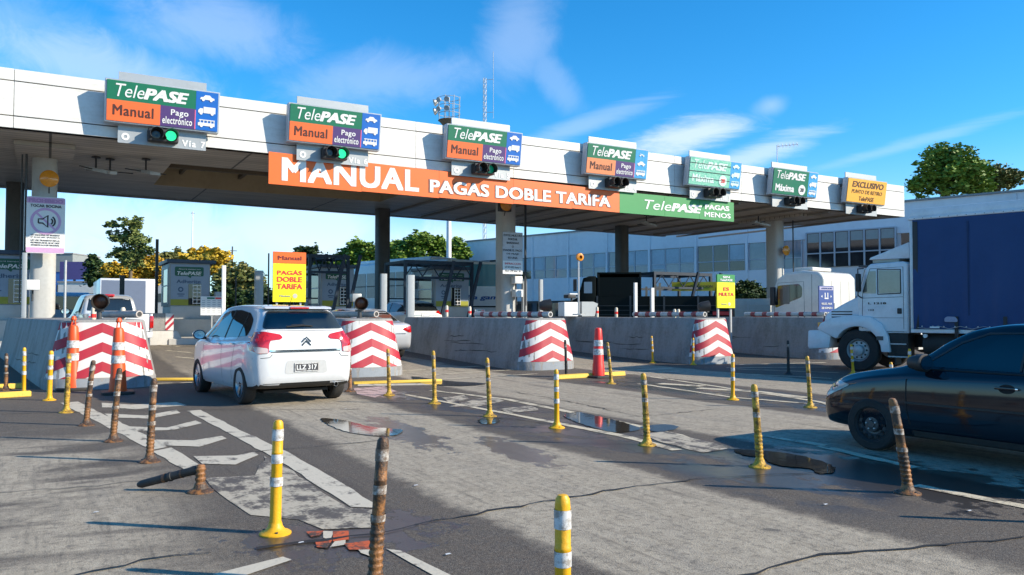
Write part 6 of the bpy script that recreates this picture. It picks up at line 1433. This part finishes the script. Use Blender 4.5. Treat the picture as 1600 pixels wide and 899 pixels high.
for s_ in (-1, 1): b.box(s_*W*.09-.02, s_*W*.09+.02, -.006, -.001, H*.56, H*.74)
b.box(-W*.13, W*.13, -.006, -.001, H*.50, H*.55); b.prism([(-W*.36, H*.6), (-W*.28, H*.65), (-W*.28, H*.55)], -.006, -.001, 'y'); b.prism([(W*.36, H*.6), (W*.28, H*.65), (W*.28, H*.55)], -.006, -.001, 'y'); b.build('white_symbol', S_white, t)
text(t, 'VELOC. MAX', S_white, -W*.36, W*.36, H*.28, H*.36, -.006); text(t, '20 KM/H', S_white, -W*.36, W*.36, H*.12, H*.20, -.006)
b = MB(); b.box(-.04, .04, .03, .09, -.6, H*.9); b.build('post', M_dsteel, t)

# --- dark flatbed truck and pale trailer end beyond the fourth barrier
YD = 28.0
p0 = atD(905, 490, 35.5); p1 = atD(1145, 490, 34.5); d = (p1-p0).xy; hd = math.degrees(math.atan2(d.y, d.x))
t = thing('flatbed_truck', 'dark green dropside truck facing left beyond the fourth barrier', 'truck', (p0.x, p0.y, .40), hd)
Ld = d.length  # local x along the truck from nose to tail, y away
def zpx(py, D=35.0): return CAMH+(490-py)*D/FPX-.40
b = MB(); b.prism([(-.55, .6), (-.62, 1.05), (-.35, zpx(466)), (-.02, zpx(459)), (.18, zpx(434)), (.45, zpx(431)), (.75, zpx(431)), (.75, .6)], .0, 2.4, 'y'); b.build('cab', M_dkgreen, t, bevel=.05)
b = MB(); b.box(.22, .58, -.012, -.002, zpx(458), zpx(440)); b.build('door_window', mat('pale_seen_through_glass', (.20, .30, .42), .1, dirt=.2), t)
b = MB(); b.prism([(-.40, zpx(467)), (-.05, zpx(461)), (-.02, zpx(464)), (-.36, zpx(470))], -.03, 0, 'y'); b.build('wing_highlight', M_gsteel, t)  # pale strip standing in for the highlight along the wing
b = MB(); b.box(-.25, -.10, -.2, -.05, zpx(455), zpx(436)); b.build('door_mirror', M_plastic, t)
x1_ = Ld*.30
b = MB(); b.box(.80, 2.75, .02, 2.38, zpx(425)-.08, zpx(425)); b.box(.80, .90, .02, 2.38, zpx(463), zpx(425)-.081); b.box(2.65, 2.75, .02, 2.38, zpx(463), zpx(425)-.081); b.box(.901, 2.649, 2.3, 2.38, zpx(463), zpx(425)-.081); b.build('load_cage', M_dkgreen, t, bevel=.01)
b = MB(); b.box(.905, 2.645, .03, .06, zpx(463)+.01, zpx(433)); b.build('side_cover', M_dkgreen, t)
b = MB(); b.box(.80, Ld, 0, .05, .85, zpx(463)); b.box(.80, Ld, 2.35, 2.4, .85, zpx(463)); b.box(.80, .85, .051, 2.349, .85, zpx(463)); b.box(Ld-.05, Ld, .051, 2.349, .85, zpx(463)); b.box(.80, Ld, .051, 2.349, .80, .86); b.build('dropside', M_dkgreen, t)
b = MB()
for i in range(5): x = .8+(Ld-.8)*i/4; b.box(x-.04, x+.04, -.04, -.001, .80, zpx(463)+.02)
for zz in (1.0, 1.2, 1.4): b.box(.80, Ld, -.02, -.001, zz, zz+.02)
b.build('rail', M_dsteel, t)
b = MB(); [b.box(Ld*q, Ld*q+.10, .8, .9, zpx(463)+.001, zpx(447-k_*3)) for q, k_ in ((.44, 0), (.50, 1), (.53, 2))]; b.build('timber_stake', mat('raw_timber', (.45, .33, .22), .8), t)
b = MB(); b.box(-.3, Ld, .7, 1.7, .5, .79); b.build('chassis', M_chassis, t)
for x in (.1, Ld*.55, Ld*.70):
    o = wheel(t, -1.0, 0, .5, .28, M_steelrim, 'truck', hubr=.28); o.rotation_euler = (0, 0, R_(90)); o.location = (x, 1.05, 0)
t = thing('yellow_banner', 'yellow banner seen between the blue frame and the dark truck bed', 'banner', (*atD(1050, 490, 38).xy, .4), hd)
b = MB(); b.box(0, 2.7, 0, .05, zpx(455, 38), zpx(441, 38)); b.build('cloth', mat('banner_yellow', (.55, .48, .02), .6, dirt=.3), t); text(t, 'CONSTRUCCION', M_seam, .5, 1.9, zpx(450, 38), zpx(446, 38), -.005)
p0 = atD(1148, 490, 33.5); p1 = atD(1204, 490, 33)
d = (p1-p0).xy; hd = math.degrees(math.atan2(d.y, d.x)); Lt = d.length
t = thing('trailer', 'pale grey dropside trailer end in front of the cream truck cab', 'trailer', (p0.x, p0.y, .4), hd)
b = MB(); b.box(0, Lt, 0, .06, .75, zpx(467, 33.3)); b.box(0, Lt, 2.3, 2.36, .75, zpx(467, 33.3)); b.box(Lt-.06, Lt, .061, 2.29, .75, zpx(467, 33.3)); b.box(0, Lt, .061, 2.29, .7, .76); b.build('dropside', mat('trailer_pale', (.42, .43, .40), .6, dirt=.4), t, bevel=.01)
b = MB(); [b.box(0, Lt, -.02, -.001, z_, z_+.025) for z_ in (.95, 1.2, 1.42)]; b.box(Lt*.35, Lt*.35+.05, -.03, -.001, .75, 1.6); b.build('rail', M_gsteel, t)
b = MB(); b.box(-.9, -.1, -.02, 0, 1.0, 1.15); b.box(Lt-.7, Lt-.05, -.03, -.001, .8, 1.0); b.build('red_reflector', S_red, t)
b = MB(); b.box(.1, Lt-.1, .6, 1.7, .45, .69); b.build('chassis', M_chassis, t)
for x in (.5,): o = wheel(t, -1.0, 0, .5, .28, M_steelrim, 'truck', hubr=.28); o.rotation_euler = (0, 0, R_(90)); o.location = (x, 1.05, 0)

# --- buses behind the booths
def bus(pxa, pxb, Da, Db, ptop, label, art=False):
    a = atD(pxa, 490, Da); c = atD(pxb, 490, Db); d = (c-a).xy; hd = math.degrees(math.atan2(d.y, d.x)); Lb = d.length; ztop = CAMH+(490-ptop)*Da/FPX-.4
    t = thing('bus', label, 'bus', (a.x, a.y, .4), hd)
    b = MB(); b.box(0, Lb, 0, 2.5, .35, ztop); b.build('body', M_busw, t, bevel=.12, segs=3)
    if not art:
        b = MB(); nn = max(3, int(Lb/1.35)); w_ = (Lb-.6)/nn
        for i in range(nn):
            x = .3+i*w_; wo = MB(); wo.box(x+.05, x+w_-.05, -.012, -.002, ztop*.50, ztop*.86); w1 = wo.build('window', mat('bus_window', (.16, .21, .27), .1, dirt=.5, dscale=1.2), t)
            wf = MB(); wf.box(x+.05, x+w_-.05, -.022, -.013, ztop*.66, ztop*.675); wf.build('window_bar', M_dsteel, w1)
        b = MB(); b.box(.4, Lb*.8, .3, 2.2, ztop+.001, ztop+.22); b.build('roof_unit', M_busw, t, bevel=.06)
    else:
        b = MB(); b.box(.05, Lb-.05, -.014, -.002, ztop*.66, ztop-.14); b.build('teal_band', M_teal, t)
        b = MB(); pts = [(.1, .45), (.1, .95), (Lb*.2, 1.22), (Lb*.45, 1.26), (Lb*.7, 1.0), (Lb*.97, .7), (Lb*.97, .45)]; b.prism(pts, -.014, -.002, 'y'); b.build('red_swoosh', M_busr, t)
        text(t, 'alta gama', mat('bus_blue_ink', (.02, .08, .30), .5, dirt=0), Lb*.2, Lb*.9, ztop*.46, ztop*.54, -.006, bold=.03, shear=.2)
        b = MB(); b.box(.05, Lb-.05, -.018, -.015, ztop*.37, ztop*.39); b.build('dark_line', M_gap, t)
    for x in (Lb*.2, Lb*.78): o = wheel(t, -1.0, 0, .48, .28, M_steelrim, 'truck', hubr=.28); o.rotation_euler = (0, 0, R_(90)); o.location = (x, 1.03, 0)
    return t
bus(546, 700, 47, 41, 415, 'white city bus with a row of grey windows behind the rear column')
bus(702, 796, 40, 40.5, 408, 'white coach with teal top and red sweep behind the middle column', True)
t = thing('box_trailer', 'white box trailer end beyond the pickup roof', 'trailer', (XA(222, 60), 60, .4), 0)
b = MB(); b.box(-2.6, .9, 0, 9, .9, ZA(222, 436, 60)-.4); b.build('box_body', M_busw, t, bevel=.05); b = MB(); b.box(-2.5, -.9+1.1, -.02, -.002, 1.0, ZA(222, 439, 60)-.4); b.build('side_panel', mat('trailer_slate', (.14, .18, .26), .6, dirt=.2), t)
b = MB(); b.box(-2.3, .5, .5, 8, .5, .89); b.build('chassis', M_chassis, t)
for x in (-.2,): twheel(t, x-2.1, 2, .5, -1); twheel(t, x+.9, 2, .5, 1)
t = thing('parked_van', 'small pale blue van showing left of the pickup cab', 'van', (XA(108, 42), 42, .4), 4)
b = MB(); b.prism([(0, .45), (0, 1.9), (.2, 2.05), (2.6, 2.05), (3.3, 1.3), (4.1, 1.1), (4.2, .45)], -.85, .85, 'x'); b.build('body', mat('van_pale_blue', (.40, .50, .62), .35, dirt=.2, coat=.5), t, bevel=.08, segs=3)
b = MB(); b.box(-.68, .68, -.014, -.002, 1.25, 1.85); b.build('rear_window', M_glass, t); [MB().box(s_*.80-.05, s_*.80+.05, -.03, -.002, .9, 1.2).build('tail_lamp', M_tail, t) for s_ in (-1, 1)]
for y in (.7, 3.4): twheel(t, -.84, y, .33, -1, .2, .2); twheel(t, .84, y, .33, 1, .2, .2)

# ------------------------------------------------------------------ background buildings
A = atD(728, 490, 79).xy; HB = 16.0
dv = Vector((math.sin(R_(HB)), -math.cos(R_(HB))))
hb_ = math.degrees(math.atan2(dv.y, dv.x))
bt = thing('office_building', 'long two storey blue white building with rows of windows behind the toll plaza', 'building', (A.x, A.y, 0), hb_)
def sB(px, off=0): s_, z = on_plane(px, 490, (A.x, A.y), HB); return -s_
SL = 75.0
b = MB(); b.box(0, SL, 0, 14, 6.62, 8.6); b.build('parapet_wall', M_bldg, bt)
b = MB(); b.box(0, SL, .12, 14, 6.60-1.95, 6.61); b.build('upper_wall', M_bldg, bt)
b = MB(); b.box(0, SL, -.0, 14, 2.6, 4.64); b.build('spandrel_wall', M_bldg, bt)
b = MB(); b.box(0, SL, .3, 14, .0, 2.59); b.build('lower_wall', mat('lower_wall_dark', (.12, .13, .15), .7), bt)
b = MB(); b.box(-.1, SL, -.12, 14.1, 8.601, 8.72); b.build('coping', M_roofgrey, bt)
sA = sB(1262); sC = sB(1402)
s = .6; bay = 4.25; cnt = 0; dk = random.Random(3)
while s < SL-4:
    s1 = min(s+bay-.30, SL-.2)
    if s < sA-.8 and s1 > sA-.3: s1 = sA-.25
    inbay = s1 > sA-.2 and s < sC+2.0
    if not inbay:
        wd = s1-s; gl = MB(); gl.box(s, s1, .06, .10, 4.66, 6.60); g_ = gl.build('window', M_bwin if dk.random() > .25 else M_bwind, bt)
        m_ = MB(); [m_.box(s+wd*q/3-.04, s+wd*q/3+.04, .02, .059, 4.66, 6.60) for q in range(4)]; m_.box(s, s1, .03, .058, 5.36, 5.42); m_.build('mullion', M_mull, g_)
        pl = MB(); [pl.box(s+wd*q/3+.08, s+wd*(q+1)/3-.08, .050, .058, 5.46 if dk.random() > .4 else 5.0, 6.56) for q in range(3) if dk.random() > .45]
        if pl.v: pl.build('blind', mat('pane_sky_reflection', (.34, .46, .55), .25, dirt=.4, dscale=.8), g_)  # here pale panes with the window reflection put into their colour
        if s < sA:
            lw = MB(); lw.box(s+.2, s1-.2, .22, .29, .5, 2.4); lo = lw.build('lower_window', M_bwind, bt); m2 = MB(); [m2.box(s+.2+(s1-s-.4)*q/4-.03, s+.2+(s1-s-.4)*q/4+.03, .17, .219, .5, 2.4) for q in range(5)]; m2.build('lower_mullion', M_dsteel, lo)
    p_ = MB(); 
    if s1+.45 < sA or s > sC: p_.box(s1+.06, s1+.24, -.10, -.001, 2.6, 8.5); p_.build('pilaster', M_bldg, bt)
    s += bay
gl = MB(); gl.box(sA, sC, -.08, -.03, 4.645, 7.0); g_ = gl.build('window_band', M_bwind, bt)
m_ = MB(); [m_.box(sA+(sC-sA)*q/6-.05, sA+(sC-sA)*q/6+.05, -.15, -.081, 4.65, 7.05) for q in range(7)]; m_.box(sA, sC, -.14, -.082, 5.55, 5.63); m_.box(sA, sC, -.16, -.05, 7.001, 7.08); m_.build('mullion', M_mull, g_)
pl = MB(); [pl.box(sA+(sC-sA)*q/6+.1, sA+(sC-sA)*(q+1)/6-.1, -.10, -.084, 6.35 if q != 2 else 5.9, 6.96) for q in range(6)]; pl.build('blind', M_blind, g_)
b = MB(); b.box(sC+.3, sC+1.8, .02, .11, 4.6, 7.0); b.build('dark_recess', M_bwind, bt)
b = MB(); [b.box(q, q+1.3, 3, 4.2, 8.73, 9.25) for q in (15, 17.6, 21)]; b.build('roof_unit', M_dsteel, bt)
b = MB(); b.box(23, 27, 4, 4.2, 8.73, 9.3); b.build('yellow_parapet', S_yorange, bt)
# left distance
def block(name, label, px0, px1, ptop, D, m, dep=8, extra=None):
    a, c = atD(px0, 490, D), atD(px1, 490, D); ztop = CAMH+(490-ptop)*D/FPX; rz = math.degrees(math.atan2((c-a).y, (c-a).x))
    t = thing(name, label, 'building', (a.x, a.y, 0), rz); W_ = (c-a).length; b = MB(); b.box(0, W_, 0, dep, 0, ztop); b.build('wall', m, t); 
    b = MB(); b.box(-.1, W_+.1, -.1, dep+.1, ztop+.001, ztop+.2); b.build('roof', M_roofgrey, t); b = MB()
    k = max(2, int(W_/2.5)); [b.box(W_*(i+.25)/k, W_*(i+.7)/k, -.03, -.002, ztop*.55, ztop*.75) for i in range(k)]; b.build('window', M_bwind, t); return t
block('grey_building', 'grey block far away right of the left column', 80, 112, 397, 120, mat('far_grey', (.27, .29, .28), .8))
block('white_building', 'low white wall like building beyond the pickup', 90, 262, 442, 95, mat('far_white', (.66, .66, .62), .8), 6)
block('blue_building', 'small blue building far left under the purple hoarding', 72, 98, 425, 110, mat('far_blue', (.04, .15, .42), .7))
block('pale_shed', 'long pale shed behind the hedge in the middle distance', 262, 560, 470, 100, mat('far_pale', (.30, .31, .31), .8), 8)
t = thing('purple_hoarding', 'plain dark purple hoarding in the left distance', 'billboard', (*atD(92, 490, 100).xy, 0), -28)
b = MB(); z0 = CAMH+(490-437)*100/FPX; z1 = CAMH+(490-409)*100/FPX; b.box(0, 3.4, 0, .2, z0, z1); b.build('panel', mat('hoarding_purple', (.07, .06, .20), .6), t); b = MB(); b.cyl((1.7, .3, 0), (1.7, .3, z0+1), .15); b.build('post', M_dsteel, t)

# ------------------------------------------------------------------ masts and poles
def at_mast(px, D): p = atD(px, 490, D); return p.x, p.y
def zat(py, D): return CAMH+(490-py)*D/FPX+ (0)
def ztrue(px, py, D): return atD(px, py, D).z
D = 70; x, y = at_mast(701, D); t = thing('floodlight_mast', 'white mast topped by a ring of floodlights above the canopy', 'mast', (x, y, 0))
zt = ztrue(701, 190, D)
b = MB(); b.cyl((0, 0, 0), (0, 0, zt), .28, .14, 16); b.build('mast', S_white, t, smooth=True)
b = MB(); b.lathe([(.15, -.9), (.9, -.05), (1.0, 0), (.9, .06), (0, .06)], (0, 0, zt+.2), n=20); b.build('platform', mat('rust_brown', (.25, .18, .12), .8), t)
b = MB()
for k in range(8): a = 2*math.pi*k/8; b.cyl((math.cos(a)*.95, math.sin(a)*.95, zt+.2), (math.cos(a)*1.0, math.sin(a)*1.0, zt+2.3), .03, n=6)
for zz in (.8, 1.5, 2.2): pts = [(math.cos(a)*.98, math.sin(a)*.98, zt+zz) for a in np.linspace(0, 2*math.pi, 17)]; b.tube(pts, .025, 6)
b.cyl((0, 0, zt), (0, 0, zt+2.3), .05); b.build('cage', M_gsteel, t)
for k, (a, zz) in enumerate([(a, zz) for zz in (1.1, 1.9) for a in (2.4, 2.9, 3.5, 4.1)]):
    b = MB(); c = Vector((math.cos(a)*1.05, math.sin(a)*1.05, zt+zz)); b.lathe([(.05, 0), (.14, .10), (.24, .34), (.23, .36), (0, .34)], c, (math.cos(a), math.sin(a), -.35), 14); b.build('floodlight', M_gsteel, t, smooth=True)
def antenna(px, pt, D, label, kind='lattice'):
    x, y = at_mast(px, D); t = thing('antenna_mast', label, 'mast', (x, y, 0)); zt = ztrue(px, pt, D)
    b = MB()
    if kind == 'lattice':
        R3 = [(math.cos(a)*.22, math.sin(a)*.22) for a in (0, 2.1, 4.2)]
        for q in R3: b.cyl((*q, 0), (*q, zt), .035, n=5)
        z = 4
        while z < zt-.7:
            for i in range(3): b.cyl((*R3[i], z), (*R3[(i+1) % 3], z+.7), .02, n=4)
            z += .7
        b.build('lattice', M_gsteel, t); b = MB(); b.cyl((.25, 0, zt-3.5), (1.0, 0, zt-.2), .02, n=5) if False else b.cyl((.9, -.5, zt-5), (.9, -.5, zt+3.2), .03, n=5); b.cyl((.2, 0, zt-.2), (.9, -.5, zt-.2), .03, n=5); b.cyl((.2, 0, zt-4.2), (.9, -.5, zt-4.2), .03, n=5); b.build('whip_aerial', M_gsteel, t)
    elif kind == 'pole': b.cyl((0, 0, 0), (0, 0, zt), .11, .06, 8); b.build('pole', S_white, t); b = MB(); b.cyl((-.2, 0, zt-.2), (.2, 0, zt-.2), .03, n=6); b.build('cap', M_dsteel, t)
    elif kind == 'dark': b.cyl((0, 0, 0), (0, 0, zt), .14, .10, 8); b.build('pole', M_dsteel, t); b = MB(); b.cyl((-.6, 0, zt-.6), (.6, 0, zt-.6), .05, n=6); b.build('cross_arm', M_dsteel, t)
    elif kind == 'yagi':
        b.cyl((0, 0, 0), (0, 0, zt), .03, n=6); b.build('pole', M_gsteel, t); b = MB(); b.cyl((0, 0, zt-.1), (1.25, -.75, zt+.05), .02, n=5)
        for k in range(6): c = Vector((.1+k*.22, -.06-k*.13, zt-.08+k*.025)); b.cyl(c+Vector((-.12, -.2, -.14)), c+Vector((.12, .2, .14)), .012, n=4); b.cyl(c+Vector((0, 0, -.18)), c+Vector((0, 0, .18)), .012, n=4)
        b.build('aerial', M_gsteel, t)
antenna(757, 118, 95, 'thin lattice antenna mast with a side whip above the third sign')
antenna(694, 352, 62, 'thin brown lattice mast left of the white mast foot', 'lattice') if False else None
antenna(1217, 225, 55, 'small comb shaped aerial on a thin pole above the speed disc sign', 'yagi')
antenna(299, 330, 90, 'slender white pole rising behind the second booth and the golden tree', 'pole')
antenna(362, 385, 110, 'dark distant utility pole left of the yellow tariff sign', 'dark')

# ------------------------------------------------------------------ trees
def tree(name, label, x, y, blobs, leafm, n, leaf, trunk_r=.2, seed=1, cat='tree', trunk_h=None, group='trees beyond the toll plaza'):
    """blobs: (dx, dy, z, rx, ry, rz). Leaves are small folded quads spread through each clump"""
    r = np.random.default_rng(seed); t = thing(name, label, cat, (x, y, .0), 0, group)
    vol = np.array([b_[3]*b_[4]*b_[5] for b_ in blobs])**.75; vol = vol/vol.sum(); V = []; F = []; k = 0
    for b_, share in zip(blobs, vol):
        m = int(n*share)
        ncl = max(6, m//26)            # leaf clumps inside the blob
        d = r.normal(size=(ncl, 3)); d /= np.linalg.norm(d, axis=1)[:, None]; rad = r.uniform(.35, 1.12, ncl)[:, None]
        cen = d*rad*np.array(b_[3:6])+np.array(b_[:3]); cs = r.uniform(.12, .26, ncl)*min(b_[3:6])
        for c, s_ in zip(cen, cs):
            q = r.normal(size=(26, 3))*s_*np.array([1, 1, .75])+c
            for p in q:
                a = r.normal(size=3); a /= np.linalg.norm(a); u = np.cross(a, [0, 0, 1.0]); u /= (np.linalg.norm(u)+1e-6); v = np.cross(a, u); L_ = leaf*r.uniform(.6, 1.3)
                V += [p-u*L_, p-v*L_*.55, p+u*L_, p+v*L_*.55]; F.append((k, k+1, k+2, k+3)); k += 4
    me = bpy.data.meshes.new('crown'); me.from_pydata([tuple(p) for p in V], [], F); me.materials.append(leafm); o = bpy.data.objects.new('crown', me); COL.objects.link(o); o.parent = t
    b = MB(); base = Vector((0, 0, 0)); zt = trunk_h or min(b_[2]-b_[5]*.4 for b_ in blobs); zt = max(.5, zt)
    b.cyl((0, 0, 0), (0, 0, zt), trunk_r, trunk_r*.7, 10)
    for b_ in blobs:
        e = Vector(b_[:3]); mid = Vector((e.x*.5, e.y*.5, zt+(e.z-zt)*.45)); b.cyl((0, 0, zt-.1), mid, trunk_r*.6, trunk_r*.35, 7); b.cyl(mid, e+Vector((0, 0, b_[5]*.3)), trunk_r*.35, trunk_r*.1, 6)
    b.build('trunk', M_bark, t, smooth=True); return t
def pblob(px, py, rpx, rpy, D, cx, cy, rd=None, dd=0):
    """clump from its place in the photograph at distance D, relative to the trunk foot"""
    p = atD(px, py, D+dd); s_ = (D+dd)/FPX; return (p.x-cx, p.y-cy, p.z, rpx*s_, (rd or rpx*s_), rpy*s_)
def ptree(name, label, px, D, bl_, leafm, n, leaf, seed, tr=.22, cat='tree'):
    x, y = at_mast(px, D); rr = random.Random(seed)
    tree(name, label, x, y, [pblob(a, b_, c, d, D, x, y, None, rr.uniform(-1, 1)*c*D/FPX*.5) for a, b_, c, d in bl_], leafm, n, leaf, tr, seed, cat)
ptree('tall_tree', 'tall airy green tree with a ragged crown in the left distance', 203, 75, [(178, 350, 12, 9), (208, 352, 18, 12), (190, 372, 20, 12), (218, 380, 18, 14), (182, 398, 12, 14), (208, 405, 16, 14), (230, 392, 10, 8)], F_euc, 4800, .17, 11, .22)
ptree('small_tree', 'dark green young tree left of the yellow ones', 150, 85, [(143, 412, 9, 14), (157, 420, 10, 14), (150, 432, 16, 14)], F_dark, 5000, .20, 12)
ptree('yellow_tree', 'yellow green autumn tree behind the pickup and booth', 210, 80, [(190, 425, 22, 14), (215, 410, 20, 12), (240, 415, 20, 14), (215, 432, 35, 16), (178, 430, 12, 12)], F_yellow, 12000, .20, 13)
ptree('yellow_tree', 'small dull yellow tree left of the large golden one', 262, 84, [(262, 405, 18, 10), (275, 400, 15, 10), (250, 415, 18, 12)], F_olive, 5000, .20, 14)
ptree('golden_tree', 'bright golden tree above the second toll booth roof', 325, 78, [(320, 400, 20, 12), (340, 402, 18, 13), (300, 402, 16, 10), (325, 415, 30, 14)], F_gold, 9000, .20, 15)
ptree('olive_tree', 'olive green tree between the golden tree and the tariff sign', 375, 72, [(375, 430, 22, 18), (395, 442, 20, 16), (355, 440, 20, 22), (400, 465, 26, 22), (370, 462, 30, 22)], F_olive, 11000, .20, 16)
ptree('dark_hedge', 'dark hedge of bushes behind the second and third booths', 420, 66, [(345, 470, 22, 20), (385, 476, 22, 20), (420, 472, 22, 22), (455, 470, 24, 24)], F_dark, 9000, .20, 17, .15, 'hedge')
ptree('green_tree', 'dark rounded tree behind the tariff sign', 478, 85, [(480, 392, 22, 9), (470, 410, 26, 14), (500, 412, 26, 14), (485, 435, 36, 20)], F_dark, 9000, .20, 18)
ptree('green_tree', 'lush green tree left of the dark rear column', 556, 74, [(560, 390, 20, 14), (545, 408, 24, 16), (578, 400, 18, 18), (535, 430, 26, 18), (570, 432, 26, 18)], F_green, 12000, .20, 19)
ptree('green_tree', 'lush green tree right of the dark rear column', 630, 74, [(620, 392, 22, 16), (655, 378, 20, 14), (640, 402, 28, 18), (610, 415, 20, 16)], F_green, 12000, .20, 20)
ptree('green_tree', 'green tree around the foot of the white mast', 690, 76, [(680, 384, 18, 14), (712, 385, 14, 12), (695, 402, 28, 14), (722, 398, 12, 12)], F_green, 10000, .20, 21)
ptree('big_tree', 'big bushy tree above the building roof at the right', 1480, 88, [(1470, 245, 22, 20), (1500, 250, 22, 22), (1450, 265, 16, 22), (1435, 290, 18, 20), (1485, 280, 30, 24), (1520, 275, 24, 24), (1530, 295, 22, 16)], F_green, 11000, .24, 22, .35)
ptree('big_tree', 'lighter thin tree at the right end above the roof', 1565, 90, [(1560, 272, 22, 12), (1582, 280, 16, 12), (1550, 288, 22, 12)], F_olive, 5000, .20, 23, .25)
ptree('round_bush', 'dark bush between the small green and yellow sign and the cream truck', 1172, 50, [(1160, 452, 16, 14), (1180, 456, 16, 14), (1170, 470, 26, 18), (1195, 466, 12, 14)], F_dark, 7000, .12, 24, .1, 'bush')
